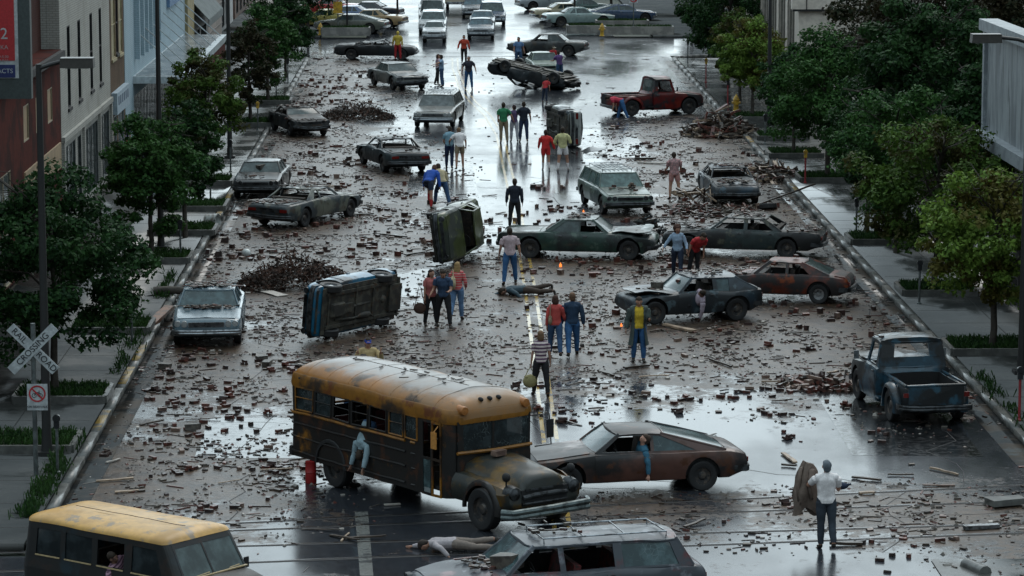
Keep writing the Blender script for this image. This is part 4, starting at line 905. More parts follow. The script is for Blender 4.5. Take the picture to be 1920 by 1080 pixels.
def planter(x, y, w, d, label, h=.2, gh=.22, grp='tree planters along the sidewalks', base_m=None, nt_=1300):
    r = empty('planter', (x, y, .15), 0, label, 'planter', grp); b = MB(); t = .12
    for c, s in (((0, d/2, h/2), (w, t, h)), ((0, -d/2, h/2), (w, t, h)), ((w/2, 0, h/2), (t, d-t, h)), ((-w/2, 0, h/2), (t, d-t, h))): b.box(c, s)
    b.build('kerb', base_m or CURB, r); s = MB(); s.box((0, 0, h*.4), (w-t, d-t, h*.7)); s.build('soil', mat('soil', (.03, .022, .016), rough=.9), r)
    g = MB()
    for i in range(nt_):
        px, py = rnd.uniform(-w/2+.1, w/2-.1), rnd.uniform(-d/2+.1, d/2-.1); a = rnd.uniform(0, 6.28); l = rnd.uniform(.5, 1)*gh; dx, dy = math.cos(a)*.02, math.sin(a)*.02; lx, ly = rnd.uniform(-.12, .12), rnd.uniform(-.12, .12); z = h*.7
        g.add([(px-dx, py-dy, z), (px+dx, py+dy, z), (px+dx*.6+lx, py+dy*.6+ly, z+l), (px-dx*.6+lx, py-dy*.6+ly, z+l*.9)], [(0, 1, 2, 3)])
    o = g.build('grass', GRASS, r, 0); tag(o, kind='stuff'); return r
TREES = [(-10.1, 81.2, 5.7, 4.7, 1.1, 'dark', 'large dark round-crowned tree behind the railroad crossing sign', 1, 14000),
         (-10.0, 106.8, 4.9, 3.5, 1.1, 'mid', 'green tree on the left sidewalk beyond the crossing-sign tree', 2, 10000),
         (-9.3, 112.5, 4.9, 2.6, 1.3, 'dark', 'slim dark tree just behind the second left sidewalk tree', 3, 7000),
         (-9.9, 129.4, 5.4, 3.3, 1.3, 'olive', 'olive green tree in front of the light blue store', 4, 8000),
         (-9.5, 153.9, 4.9, 2.7, 1.1, 'red', 'thin brownish red tree on the left sidewalk', 5, 5000),
         (-9.3, 165.2, 5.2, 3.2, 1.2, 'mid', 'green tree past the reddish tree on the left sidewalk', 2, 10000),
         (-9.2, 182, 4.8, 3.4, 1.2, 'dark', 'dark tree at the far end of the left sidewalk', 1, 14000),
         (15.1, 87.5, 5.4, 3.9, 1.4, 'yel', 'yellow green tree behind the blue pickup at the right edge', 6, 9000),
         (15.2, 98.9, 5.6, 4.9, 1.4, 'olive', 'broad olive tree on the right sidewalk with a planter of grass', 7, 13000),
         (15.3, 108, 5.7, 4.2, 1.6, 'mid', 'green tree behind the broad olive tree on the right', 2, 10000),
         (15.0, 113.5, 5.0, 3.4, 1.5, 'dark', 'darker tree beside the grey meter on the right sidewalk', 3, 7000),
         (15.5, 129.8, 6.0, 4.6, 1.5, 'mid', 'full green tree by the red parking meter post', 1, 14000),
         (15.1, 139.0, 4.9, 3.2, 1.3, 'dark', 'dark tree behind the full green tree on the right', 4, 8000),
         (14.9, 156, 5.3, 3.4, 1.4, 'yel', 'yellow green tree turning rusty near the far right lamp post', 6, 9000),
         (15.2, 166, 4.8, 3.4, 1.3, 'olive', 'olive tree beyond the rusty yellow tree', 4, 8000),
         (15.6, 178, 6.2, 5.0, 1.5, 'dark', 'big dark tree near the far right corner', 7, 13000),
         (16.4, 191, 6.5, 5.0, 1.4, 'dark', 'last dark tree before the cross street on the right', 1, 14000)]
for x, y, h, w, bs, col, lb_, sd_, nl in TREES: tree(x, y, h, w, bs, col, lb_, sd_, nl)
for x, y, h, w, bs, col, lb_, sd_ in [(20.5, 137, 9.6, 8.0, 2, 'red', 'tall dark reddish maple behind the right sidewalk trees', 11), (18.6, 122, 8.0, 6.2, 2, 'dark', 'tall dark maple beside the old billboard', 12), (24.5, 131, 9.4, 7.2, 2.2, 'red', 'tall reddish maple behind the billboard building', 11),
                                       (19.0, 110.5, 6.4, 4.6, 1.6, 'dark', 'dark tree under the old billboard', 12)]:
    tree(x, y, h, w, bs, col, lb_, sd_, 20000, .11, 'tall maples on the right')
for x, y, h, w, bs, col, lb_, sd_ in [(-9.6, 221, 6.5, 5.5, 1.6, 'dark', 'dark spreading tree beyond the cross street on the left', 1), (-13.5, 224, 6.5, 5, 1.6, 'mid', 'tree left of the far no parking sign', 2), (-3.6, 230, 5.2, 4.6, 2.2, 'dark', 'tree with a thin trunk among the far parked cars', 2), (-12, 245, 7.5, 6, 2, 'mid', 'tree far behind the left parked cars', 7),
                                       (9.2, 232, 5.2, 4.2, 2.2, 'dark', 'thin-trunked tree among the far right parked cars', 2), (12.2, 240, 6, 5, 2, 'mid', 'tree beyond the far right planter', 1), (17, 222, 6.5, 5, 1.8, 'dark', 'tree right of the far planters', 7), (-16, 262, 8, 6, 2, 'dark', 'farthest tree down the left of the street', 1), (15, 268, 8, 6, 2, 'dark', 'farthest tree down the right of the street', 2)]:
    tree(x, y, h, w, bs, col, lb_, sd_, {1: 14000, 2: 10000, 7: 13000}[sd_], group='trees beyond the cross street')
PL = [(-9.9, 81.2, 'grassy planter around the large dark tree by the crossing sign'), (-10.0, 74.8, 'planter nearest the railroad crossing sign'), (-9.8, 92.2, 'planter of green grass beside the left parking meter'), (-9.8, 106.8, 'planter round the second left tree'), (-9.5, 114, 'planter behind the slim dark tree'), (-9.9, 129.4, 'planter of the olive tree left of the street'), (-9.6, 121, 'empty grass planter on the left sidewalk'), (-9.5, 153.9, 'planter under the brownish red tree'), (-9.3, 166, 'far left planter under the green tree'),
      (15.1, 88.0, 'planter behind the blue pickup'), (15.3, 99, 'planter of the broad olive tree'), (15.2, 111, 'dark planter shared by two right trees'), (15.5, 130, 'planter by the red meter post'), (15.2, 139.5, 'planter of grass on the right beyond the rubble heap'), (15.0, 156.5, 'planter under the rusty yellow tree'), (15.4, 147, 'grass planter by the right lamp post')]
for x, y, lb_ in PL: planter(x, y, 2.3, 1.9, lb_)
STONE = mat('planter_stone', (.17, .165, .155), (.26, .25, .23), 2, rough=.5)
for x, y, w, lb_ in [(9.4, 219, 2.4, 'square concrete planter left of the yellow hydrant across the cross street'), (13.0, 217.6, 4.6, 'long concrete planter with ivy across the cross street'), (-6.9, 217, 3.2, 'low stone planter by the far left hydrant'), (12.2, 224, 3.6, 'concrete planter behind the ivy planter')]: planter(x, y, w, 1.4, lb_, .55, .3, 'large planters at the far corners', STONE, 1200)
wd_ = MB()
for y0_, y1_, xc_, n__ in ((66.5, 76, -9.0, 1500), (84, 92, -8.9, 400), (98, 104, -8.9, 500), (72, 84, 14.15, 500)):
    for i in range(n__):
        px, py = xc_+rnd.gauss(0, .13), rnd.uniform(y0_, y1_)
        if noise.noise(Vector((px*2, py*1.3, 5))) < -.12: continue
        a = rnd.uniform(0, 6.28); l = rnd.uniform(.08, .26); dx, dy = math.cos(a)*.014, math.sin(a)*.014; lx, ly = rnd.uniform(-.1, .1), rnd.uniform(-.1, .1)
        wd_.add([(px-dx, py-dy, .15), (px+dx, py+dy, .15), (px+dx+lx, py+dy+ly, .15+l), (px-dx+lx, py-dy+ly, .15+l*.8)], [(0, 1, 2, 3)])
tag(wd_.build('weeds', GRASS, None, 0), kind='stuff')
# ---------------------------------------------------------------- street furniture
POLE = mat('pole_dark', (.018, .018, .018), rough=.5); GALV = mat('galvanised', (.16, .18, .18), (.09, .1, .1), 5, rough=.4, metal=.5); REDP = mat('red_post', (.28, .03, .035), rough=.45); YELM = mat('yellow_paint', (.55, .33, .03), (.3, .17, .03), 6, rough=.45)
METAL = mat('meter_dark', (.025, .027, .03), rough=.35, metal=.3)
def lamp(x, y, h, dirx, label, arm=1.6, headw=1.15):
    r = empty('street_lamp', (x, y, .15), 0, label, 'street lamp', 'street lamps'); b = MB()
    b.tube([(0, 0, 0), (0, 0, .5), (0, 0, h)], [.14, .11, .065], 12).box((0, 0, .05), (.45, .45, .1)); b.build('pole', POLE, r)
    a = MB(); a.tube([(0, 0, h-.1), (dirx*.3, 0, h), (dirx*arm, 0, h+.05)], .05, 8); a.build('arm', POLE, r)
    hd = MB(); hd.box((dirx*(arm+headw/2), 0, h+.02), (headw, .42, .2), tap=.96).box((dirx*(arm+headw/2), 0, h+.135), (headw*.97, .42, .03)); hd.build('lamp_head', [mat('lamp_box', (.05, .045, .04), rough=.4)], r)
    tp_ = MB(); tp_.box((dirx*(arm+headw/2), 0, h-.085), (headw*.7, .3, .02)); tp_.build('lens', LENS, r); return r
lamp(-9.4, 73.7, 9.15, 1, 'dark street lamp with a box head behind the railroad crossing sign', .5, .78)
lamp(-9.9, 109.6, 9.6, 1, 'tall dark lamp post rising through the second left tree')
lamp(-9.5, 139, 9.6, 1, 'far left lamp post before the grey awning store')
lamp(14.9, 147.8, 9.2, -1, 'far right lamp post near the pale office block')
lamp(15.35, 84.2, 8.95, -1, 'box headed street lamp at the right edge before the billboard', .75, .8)
def meter(x, y, label, red=False, yel=False):
    r = empty('parking_meter', (x, y, .15), 0, label, 'parking meter', 'parking meters'); b = MB(); b.tube([(0, 0, 0), (0, 0, 1.05)], .035, 8).lathe([(.07, 0), (.07, .04), (.035, .06)], n=12); b.build('post', REDP if red else GALV, r)
    h = MB(); h.box((0, 0, 1.12), (.13, .1, .16)); h.tube([(0, -.05, 1.27), (0, .05, 1.27)], .09, 14); h.build('head', YELM if yel else METAL, r); return r
for x, y, lb_, re, ye_ in [(-8.9, 71.6, 'grey parking meter beside the no bicycling sign', 0, 0), (-8.95, 89.5, 'parking meter by the parked pale blue car', 0, 0), (-9.0, 106.8, 'grey meter post behind the log on the kerb', 0, 0), (-9.1, 122, 'meter post near the white bucket', 0, 0), (-9.1, 133.5, 'slim meter near the black sedan with debris', 0, 0), (-9.0, 151.3, 'yellow headed meter on the left sidewalk', 0, 1), (-8.9, 166, 'meter before the far left kerb end', 0, 0), (-8.9, 178.3, 'farthest left parking meter', 0, 0),
                        (14.1, 77.5, 'red post parking meter at the right edge', 1, 0), (14.4, 96.5, 'grey parking meter at the broad olive tree', 0, 0), (14.5, 112.5, 'grey meter between the two dark trunks', 0, 0), (14.5, 128.9, 'yellow headed meter on a red post', 1, 1), (14.4, 144.5, 'grey meter by the rubble pile', 0, 0), (14.4, 164, 'red post meter beside the red pickup', 1, 0), (14.4, 178, 'red post meter with yellow head far right', 1, 1), (14.5, 193, 'dark meter near the far right corner', 0, 0)]: meter(x, y, lb_, re, ye_)
def hydrant(x, y, label, s=1):
    r = empty('fire_hydrant', (x, y, .15), 0, label, 'fire hydrant', 'fire hydrants'); b = MB(); b.lathe([(.16, 0), (.16, .05), (.115, .07), (.115, .5), (.15, .52), (.15, .56), (.12, .6), (.11, .66), (.05, .74), (.03, .8), (.001, .8)], n=14)
    b.build('barrel', YELM, r); n = MB(); n.tube([(-.2, 0, .42), (.2, 0, .42)], .055, 8); n.tube([(0, 0, .4), (0, -.2, .4)], .075, 10); n.build('nozzle', YELM, r); r.scale = (s,)*3
hydrant(-8.6, 209.8-7, 'yellow fire hydrant at the far left corner', 1.05); hydrant(10.4, 215.6, 'yellow fire hydrant between the far right planters', 1.1); hydrant(14.5, 160.3, 'yellow fire hydrant behind the rubble pile', 1.1)
bpy.data.objects[[o.name for o in bpy.data.objects if o.get('label') == 'yellow fire hydrant at the far left corner'][0]].location.y = 217
SIGNW = mat('sign_white', (.46, .49, .50), (.34, .36, .37), 3, rough=.4, bmp=0); BLK = mat('sign_black', (.01, .01, .012), rough=.5, bmp=0); SRED = mat('sign_red', (.42, .03, .035), rough=.45, bmp=0); NAVY = mat('sign_navy', (.02, .03, .12), rough=.5, bmp=0)
r = empty('railroad_crossing_sign', (-9.35, 71.3, .15), 0, 'white railroad crossing crossbuck on a grey post', 'sign'); b = MB(); b.tube([(0, 0, 0), (0, 0, 3.5)], .055, 10); b.build('post', GALV, r)
for k, a in enumerate((45, -45)):
    b = MB(); M = Matrix.Rotation(R(-a), 3, 'Y'); b.box((0, -.07-.018*(1-k), 2.93), (1.42, .012, .23), M); q = b.build('blade', SIGNW, r); bd_ = q
    ang = R(a); yy = -.10+.018*(k-1) if False else (-.096 if k == 0 else -.079)
    if k == 0: text('lettering', 'CROSSING', .2, BLK, q, (0, yy-.002, 2.93), (math.pi/2, -ang, 0))
    else:
        text('lettering', 'RAIL', .2, BLK, q, (-.42*math.cos(ang), yy-.002, 2.93-.42*math.sin(ang)), (math.pi/2, -ang, 0)); text('lettering', 'ROAD', .2, BLK, q, (.42*math.cos(ang), yy-.002, 2.93+.42*math.sin(ang)), (math.pi/2, -ang, 0))
r = empty('sidewalk_sign', (-9.31, 71.1, .15), 0, 'small white no bicycling sign on the crossing sign post', 'sign')
b = MB(); b.box((.06, -.06, 1.86), (.46, .012, .6)); b.build('panel', SIGNW, r)
b = MB(); b.lathe([(.155, -.003), (.19, -.006), (.19, 0), (.155, 0), (.155, -.003)], (.06, -.07, 1.94), 'Y', 26); b.box((.06, -.078, 1.94), (.34, .004, .035), Matrix.Rotation(R(45), 3, 'Y')); b.build('prohibition_ring', SRED, r)
b = MB()
for dx in (-.07, .07): b.lathe([(.04, -.002), (.052, -.004), (.052, 0), (.04, 0), (.04, -.002)], (.06+dx, -.069, 1.9), 'Y', 14)
b.tube([(-.01, -.07, 1.9), (.04, -.07, 1.97), (.11, -.07, 1.97), (.13, -.07, 1.9)], .007, 4).tube([(.04, -.07, 1.97), (.06, -.07, 1.9), (.11, -.07, 1.98), (.1, -.07, 2.01)], .007, 4); b.build('bicycle_symbol', BLK, r)
text('lettering', 'ON SIDEWALK', .068, BLK, r, (.06, -.07, 1.64), (math.pi/2, 0, 0), .002)
for x, y, lb_, yl in [(-7.5, 219.5, 'no turn sign over a yellow panel on the far left corner', 1), (12.6, 217.0, 'white no turn sign standing in the ivy planter', 0)]:
    r = empty('traffic_sign', (x, y, .15), 0, lb_, 'sign', 'no turn signs'); b = MB(); b.tube([(0, 0, 0), (0, 0, 2.9)], .04, 8); b.build('post', GALV, r)
    b = MB(); b.box((0, -.05, 2.45), (.62, .02, .62)); b.build('panel', SIGNW, r); b = MB(); b.lathe([(.19, -.004), (.26, -.006), (.26, 0), (.19, 0), (.19, -.004)], (0, -.065, 2.45), 'Y', 20).box((0, -.075, 2.45), (.42, .004, .06), Matrix.Rotation(R(45), 3, 'Y')); b.build('prohibition_ring', SRED, r)
    b = MB(); b.box((-.03, -.067, 2.42), (.05, .003, .22)).box((.04, -.067, 2.52), (.16, .003, .05)); b.build('arrow_symbol', BLK, r)
    if yl: b = MB(); b.box((0, -.05, 1.72), (.62, .02, .8)); b.build('yellow_panel', YELM, r)
b = MB(); r = empty('traffic_signal', (-6.9, 220.4, .15), 0, 'yellow traffic signal box on a pole at the far left corner', 'traffic light'); b.tube([(0, 0, 0), (0, 0, 4.2)], .06, 8); b.build('pole', POLE, r); b = MB(); b.box((0, -.12, 3.5), (.34, .3, 1.0)); h_ = b.build('housing', YELM, r)
for i in range(3): b = MB(); b.lathe([(.001, -.02), (.1, -.03), (.12, -.1), (.12, 0)], (0, -.27, 3.2+i*.3), 'Y', 12); b.build('lens', DARK, r)
# ---------------------------------------------------------------- buildings
def brickm(name, c1, c2, mortar, sc=1., rough=.8, stain=None):
    m = bpy.data.materials.new(name); t, p = nodes(m); tc = t.nodes.new('ShaderNodeTexCoord'); sp_ = t.nodes.new('ShaderNodeSeparateXYZ'); cb = t.nodes.new('ShaderNodeCombineXYZ'); t.links.new(tc.outputs['Object'], sp_.inputs[0])
    ad = t.nodes.new('ShaderNodeMath'); t.links.new(sp_.outputs[0], ad.inputs[0]); t.links.new(sp_.outputs[1], ad.inputs[1]); t.links.new(ad.outputs[0], cb.inputs[0]); t.links.new(sp_.outputs[2], cb.inputs[1])
    b = t.nodes.new('ShaderNodeTexBrick'); b.inputs['Scale'].default_value = sc; b.inputs['Brick Width'].default_value = .24; b.inputs['Row Height'].default_value = .085; b.inputs['Mortar Size'].default_value = .012
    for i, c in (('Color1', c1), ('Color2', c2), ('Mortar', mortar)): b.inputs[i].default_value = c4(c)
    t.links.new(cb.outputs[0], b.inputs['Vector']); col = mixc(t, ramp(t, noi(t, .7, 6), .4, .75, 0, .6), b.outputs[0], stain or [x*.45 for x in c1])
    t.links.new(col, p.inputs['Base Color']); p.inputs['Roughness'].default_value = max(rough, .85); p.inputs['Specular IOR Level'].default_value = .15; bump(t, p, b.outputs['Fac'], -.4, .01); return m
WGL = mat('window_glass_dark', (.012, .016, .018), rough=.08, bmp=0); WGS = mat('shop_glass', (.05, .065, .07), (.02, .03, .03), .8, rough=.1, bmp=0)
def facade(root, side, X, y0, y1, z0, z1, ops, m, name='wall', depth=.08, trim=None):
    # side 'x+' faces +X (left buildings), 'x-' faces -X, 'y-' faces the camera; ops: (a0,a1,z0,z1,kind)
    def P(a, z, d):
        return {'x+': (X-d, a, z), 'x-': (X+d, a, z), 'y-': (a, X+d, z)}[side]
    A = sorted(set([y0, y1]+[o[i] for o in ops for i in (0, 1)])); Z = sorted(set([z0, z1]+[o[i] for o in ops for i in (2, 3)])); b = MB()
    for i in range(len(A)-1):
        for j in range(len(Z)-1):
            if any(A[i] >= o[0]-1e-5 and A[i+1] <= o[1]+1e-5 and Z[j] >= o[2]-1e-5 and Z[j+1] <= o[3]+1e-5 for o in ops): continue
            b.add([P(A[i], Z[j], 0), P(A[i+1], Z[j], 0), P(A[i+1], Z[j+1], 0), P(A[i], Z[j+1], 0)], [(0, 1, 2, 3)])
    for a0, a1, c0, c1, *k in ops:
        for (a, z), (a_, z_) in (((a0, c0), (a1, c0)), ((a1, c0), (a1, c1)), ((a1, c1), (a0, c1)), ((a0, c1), (a0, c0))): b.add([P(a, z, 0), P(a_, z_, 0), P(a_, z_, depth), P(a, z, depth)], [(0, 1, 2, 3)])
    w = b.build(name, m, root, 20)
    for a0, a1, c0, c1, *k in ops:
        kind = k[0] if k else 'win'; fm = k[1] if len(k) > 1 else DARK
        f = MB(); t = .05; d = depth-.03
        for q0, q1 in (((a0, c0), (a1, c0+t)), ((a0, c1-t), (a1, c1)), ((a0, c0+t), (a0+t, c1-t)), ((a1-t, c0+t), (a1, c1-t)))+((((a0, (c0+c1)/2-.02), (a1, (c0+c1)/2+.02)),) if kind == 'win' else ())+(tuple(((a, c0), (a+.05, c1)) for a in np.arange(a0+1.3, a1-.6, 1.35)) if kind == 'shop' else ()):
            p0, p1 = P(q0[0], q0[1], d-.04), P(q1[0], q1[1], d+.0); f.box([(p0[i]+p1[i])/2 for i in range(3)], [abs(p1[i]-p0[i])+.0005 for i in range(3)])
        if kind == 'win':
            p0, p1 = P(a0-.08, c0-.12, -.06), P(a1+.08, c0, depth*.5); f.box([(p0[i]+p1[i])/2 for i in range(3)], [abs(p1[i]-p0[i]) for i in range(3)])
        o = f.build({'win': 'window', 'shop': 'shop_window', 'door': 'door', 'blank': 'blank_panel'}[kind], fm, root)
        g = MB(); g.add([P(a0, c0, d+.01), P(a1, c0, d+.01), P(a1, c1, d+.01), P(a0, c1, d+.01)], [(0, 1, 2, 3)]); g.build('pane', k[2] if len(k) > 2 else (WGS if kind == 'shop' else WGL), o)
    return w
def block(name, label, x0, x1, y0, y1, h, m, side, ops, cap=None, cat='building', roofm=None):
    r = empty(name, ((x0+x1)/2, (y0+y1)/2, 0), 0, label, cat, None); cx, cy = r.location.x, r.location.y
    X = {'x+': x1, 'x-': x0, 'y-': y0}[side]; L = lambda o: (o[0]-(cy if side[0] == 'x' else cx), o[1]-(cy if side[0] == 'x' else cx))+tuple(o[2:])
    a0, a1 = (y0-cy, y1-cy) if side[0] == 'x' else (x0-cx, x1-cx)
    facade(r, side, X-(cx if side[0] == 'x' else cy), a0, a1, 0, h, [L(o) for o in ops], m)
    b = MB(); d = .45; bx0, bx1, by0, by1 = x0-cx, x1-cx, y0-cy, y1-cy
    f = {'x+': (bx0, bx1-d, by0, by1), 'x-': (bx0+d, bx1, by0, by1), 'y-': (bx0, bx1, by0+d, by1)}[side]
    b.box(((f[0]+f[1])/2, (f[2]+f[3])/2, h/2), (f[1]-f[0], f[3]-f[2], h-.01)); b.build('rear_mass', m, r, 20)
    ends = {'x+': [((bx1-d/2, by0+.011, h/2), (d, .02, h)), ((bx1-d/2, by1-.011, h/2), (d, .02, h))], 'x-': [((bx0+d/2, by0+.011, h/2), (d, .02, h)), ((bx0+d/2, by1-.011, h/2), (d, .02, h))], 'y-': [((bx0+.011, by0+d/2, h/2), (.02, d, h)), ((bx1-.011, by0+d/2, h/2), (.02, d, h))]}[side]
    for c, s in ends: e = MB(); e.box(c, [s[0]-.012, s[1]-.006, s[2]-.006]); e.build('end_wall', m, r, 20)
    p = MB(); p.box((0, 0, h+.12), (x1-x0+.1, y1-y0-.01, .25)); p.build('parapet', cap or m, r); return r, cx, cy
TRIM = mat('cream_trim', (.30, .25, .17), rough=.6); 
BR_RED = brickm('dark_red_brick', (.075, .022, .016), (.055, .018, .014), (.06, .035, .03)); BR_WHT = brickm('painted_white_brick', (.44, .43, .39), (.38, .37, .34), (.26, .25, .23), rough=.6, stain=(.24, .23, .2))
BR_BRN = brickm('brown_brick', (.13, .075, .04), (.10, .058, .032), (.08, .06, .045)); BR_BLU = brickm('pale_blue_brick', (.40, .50, .56), (.36, .47, .53), (.28, .36, .4), rough=.55, stain=(.26, .34, .38))
STUC = mat('tan_panel', (.34, .24, .14), (.28, .2, .12), 2, rough=.7); SMOOTHR = mat('oxblood_front', (.075, .015, .010), (.035, .010, .008), .8, rough=.95)
SMOOTHR.node_tree.nodes['Principled BSDF'].inputs['Specular IOR Level'].default_value = .1
YB = mat('boarded_cream', (.36, .30, .17), (.27, .22, .13), 3, rough=.6)
# left side, near to far
r, cx, cy = block('corner_building', 'dark red brick building with an oxblood storefront at the left edge', -26, WL, 76, 97, 10.5, BR_RED, 'x+', [(78, 82, .5, 3.0, 'shop', TRIM), (84, 88, .5, 3.0, 'shop', TRIM), (90, 95, .5, 3.0, 'shop', TRIM), (79, 80.2, 5.2, 7), (83, 84.2, 5.2, 7), (87, 88.2, 5.2, 7), (92, 93.2, 5.2, 7)])
r, cx, cy = block('storefront_building', 'two storey oxblood store with three small cream panels and a tan shopfront', WL-.62, WL, 97, 114.9, 6.4, SMOOTHR, 'x+', [(98.5, 101.5, 2.2, 3.8, 'shop', TRIM), (98.5, 101.5, .2, 1.9, 'shop', TRIM), (104.8, 106.2, 4.3, 5.5, 'blank', TRIM, STUC), (108, 109.4, 4.3, 5.5, 'blank', TRIM, STUC), (111.2, 112.6, 4.3, 5.5, 'blank', TRIM, STUC), (104.5, 107.5, .2, 1.5, 'shop', TRIM), (110.5, 112, .15, 2.2, 'door', TRIM)])
b = MB(); b.box((12.1-6.0, 4.0, 2.0), (.06, 7.6, 2.6)); 
tb = MB(); tb.box((WL-cx+.03, 109.5-cy, 2.9), (.06, 9.8, .9)); tb.build('tan_fascia', STUC, r)
tb = MB(); tb.box((WL-cx+.05, 0, 6.5), (.35, 17.7, .25)); tb.build('cornice', DARK, r)
r, cx, cy = block('upper_brick_building', 'tall dark brick wall rising behind the oxblood store', -30, WL-.64, 97, 114.8, 12.5, BR_RED, 'x+', [(100, 101.2, 8, 10), (104, 105.2, 8, 10), (108, 109.2, 8, 10)])
wn = [(y, y+.95, 4.3, 7.3) for y in (117.2, 120.6, 124.7, 128.0)]
r, cx, cy = block('white_brick_building', 'white painted brick building with four tall narrow windows', -28, WL, 115, 132, 11.5, BR_WHT, 'x+', wn+[(115.6, 119.3, .4, 3.0, 'shop', GALV), (119.9, 121.2, .15, 3.0, 'door', GALV), (122.2, 127.0, .4, 3.0, 'shop', GALV), (127.6, 131.3, .4, 3.0, 'shop', GALV)])
tb = MB(); tb.box((WL-cx+.06, 0, 3.35), (.12, 16.9, .2)).box((WL-cx+.06, 0, 9.2), (.12, 16.9, .18))
for y in (117.4, 121.8, 126.2, 130.4): tb.box((WL-cx+.04, y-cy, 9.7), (.08, 3.2, .5))
tb.build('cornice', BR_WHT, r)
for y in (115.25, 121.7, 127.3, 131.7): tb = MB(); tb.box((WL-cx+.05, y-cy, 1.6), (.1, .3, 3.2)); tb.build('pilaster', BR_WHT, r)
r, cx, cy = block('brown_brick_building', 'narrow brown brick building with boarded cream upper windows', -27, WL, 132, 137.8, 10.5, BR_BRN, 'x+', [(132.7, 134.3, 4.9, 7.7, 'win', YB, YB), (134.6, 135.4, 5.0, 7.6), (135.7, 137.2, 4.9, 7.7, 'win', YB, YB), (133, 134.3, .15, 2.5, 'door', SIGNW), (134.8, 137.4, .5, 2.6, 'shop', SIGNW)])
tb = MB(); tb.box((WL-cx+.12, 0, 3.1), (.24, 5.2, .9)); tb.build('shop_sign', mat('faded_blue_sign', (.36, .44, .50), (.28, .36, .42), 3, rough=.5), r)
tb = MB()
for k in range(6): tb.box((WL-cx+.25, -1.9+k*.75, 3.2), (.02, .35, .36))
tb.build('sign_lettering', mat('faded_letter', (.16, .2, .26), rough=.5), r)
r, cx, cy = block('pale_blue_building', 'pale blue brick department store with vertical fins, blue signs and a hung canopy', -30, WL, 138, 170, 11.5, BR_BLU, 'x+', [(141.8, 168.5, .3, 2.6, 'shop', GALV)]+[(y, y+.7, 4.9, 9.8) for y in (143.5, 145.6, 147.7, 149.8)])
tb = MB()
for k in range(6): tb.box((WL-cx+.12, 142.6+k*2.1-cy, 7.4), (.24, .35, 6.4))
tb.build('fin', BR_BLU, r)
for (y0, y1, z0, z1) in ((155.5, 160.5, 7.9, 10.2), (159, 165.5, 5.5, 7.5)):
    tb = MB(); tb.box((WL-cx+.08, (y0+y1)/2-cy, (z0+z1)/2), (.16, y1-y0, z1-z0)); s_ = tb.build('wall_sign', mat('blue_sign_panel', (.13, .23, .38), (.09, .17, .32), 3, rough=.5), r)
    tb = MB()
    for k in range(5): tb.box((WL-cx+.17, y0+.5+k*(y1-y0-1)/4-cy, (z0+z1)/2+.1*(k % 2)), (.02, (y1-y0)*.1, (z1-z0)*.5))
    tb.build('sign_lettering', mat('sign_pale', (.35, .45, .55), rough=.5), s_)
tb = MB(); tb.box((WL-cx+1.15, 155-cy, 3.35), (2.3, 27, .32)); cn = tb.build('canopy', mat('canopy_white', (.5, .55, .57), (.35, .4, .42), 1.5, rough=.4), r)
tb = MB(); tb.box((WL-cx+1.05, 155-cy, 3.52), (1.9, 26.4, .02)); tb.build('canopy_roofing', mat('canopy_gravel', (.12, .14, .15), (.3, .32, .33), 1.2, rough=.2), cn)
for k in range(8): tb = MB(); tb.tube([(WL-cx+.03, 143+k*3.4-cy, 5.4), (WL-cx+2.1, 143+k*3.4-cy, 3.55)], .03, 5); tb.build('canopy_rod', SIGNW, cn)
r, cx, cy = block('yellow_building', 'narrow yellow tan building beyond the pale blue store', -28, WL+.15, 170, 174.3, 10, mat('yellow_stucco', (.34, .28, .14), (.27, .22, .12), 2, rough=.7), 'x+', [(171, 173.4, .3, 2.6, 'shop')])
r, cx, cy = block('awning_building', 'grey building with a pale sloping awning on the left', -28, WL, 174.5, 186, 6.5, mat('grey_front', (.17, .17, .165), (.12, .12, .12), 2, rough=.6), 'x+', [(175.5, 180, .3, 3.1, 'shop'), (181, 185, .3, 3.1, 'shop'), (176, 177, 4.3, 5.6), (182, 183, 4.3, 5.6)])
tb = MB(); tb.quad([(WL-cx, -5.4, 4.9), (WL-cx, 5.4, 4.9), (WL-cx+.9, 5.4, 3.9), (WL-cx+.9, -5.4, 3.9)], (0, 0, -.06)); tb.box((WL-cx+.9, 0, 3.68), (.06, 10.8, .4)); tb.build('awning', mat('awning_grey', (.15, .17, .17), (.11, .13, .13), 2, rough=.9), r)
r, cx, cy = block('stone_building', 'beige stone corner building with a dark red base', -30, WL, 186.3, 197.5, 12, mat('beige_stone', (.27, .22, .19), (.2, .17, .15), 1.2, rough=.6), 'x+', [(188, 190, 5, 7.5), (192, 194, 5, 7.5)])
tb = MB(); tb.box((WL-cx+.1, 0, .75), (.2, 11.1, 1.5)); tb.build('red_base', SMOOTHR, r)
tb = MB()
for k in range(6): tb.box((WL-cx+.03, 0, 2.3+k*1.25), (.06, 11.1, .05))
tb.build('stone_band', mat('band_dark', (.1, .085, .075), rough=.6), r)
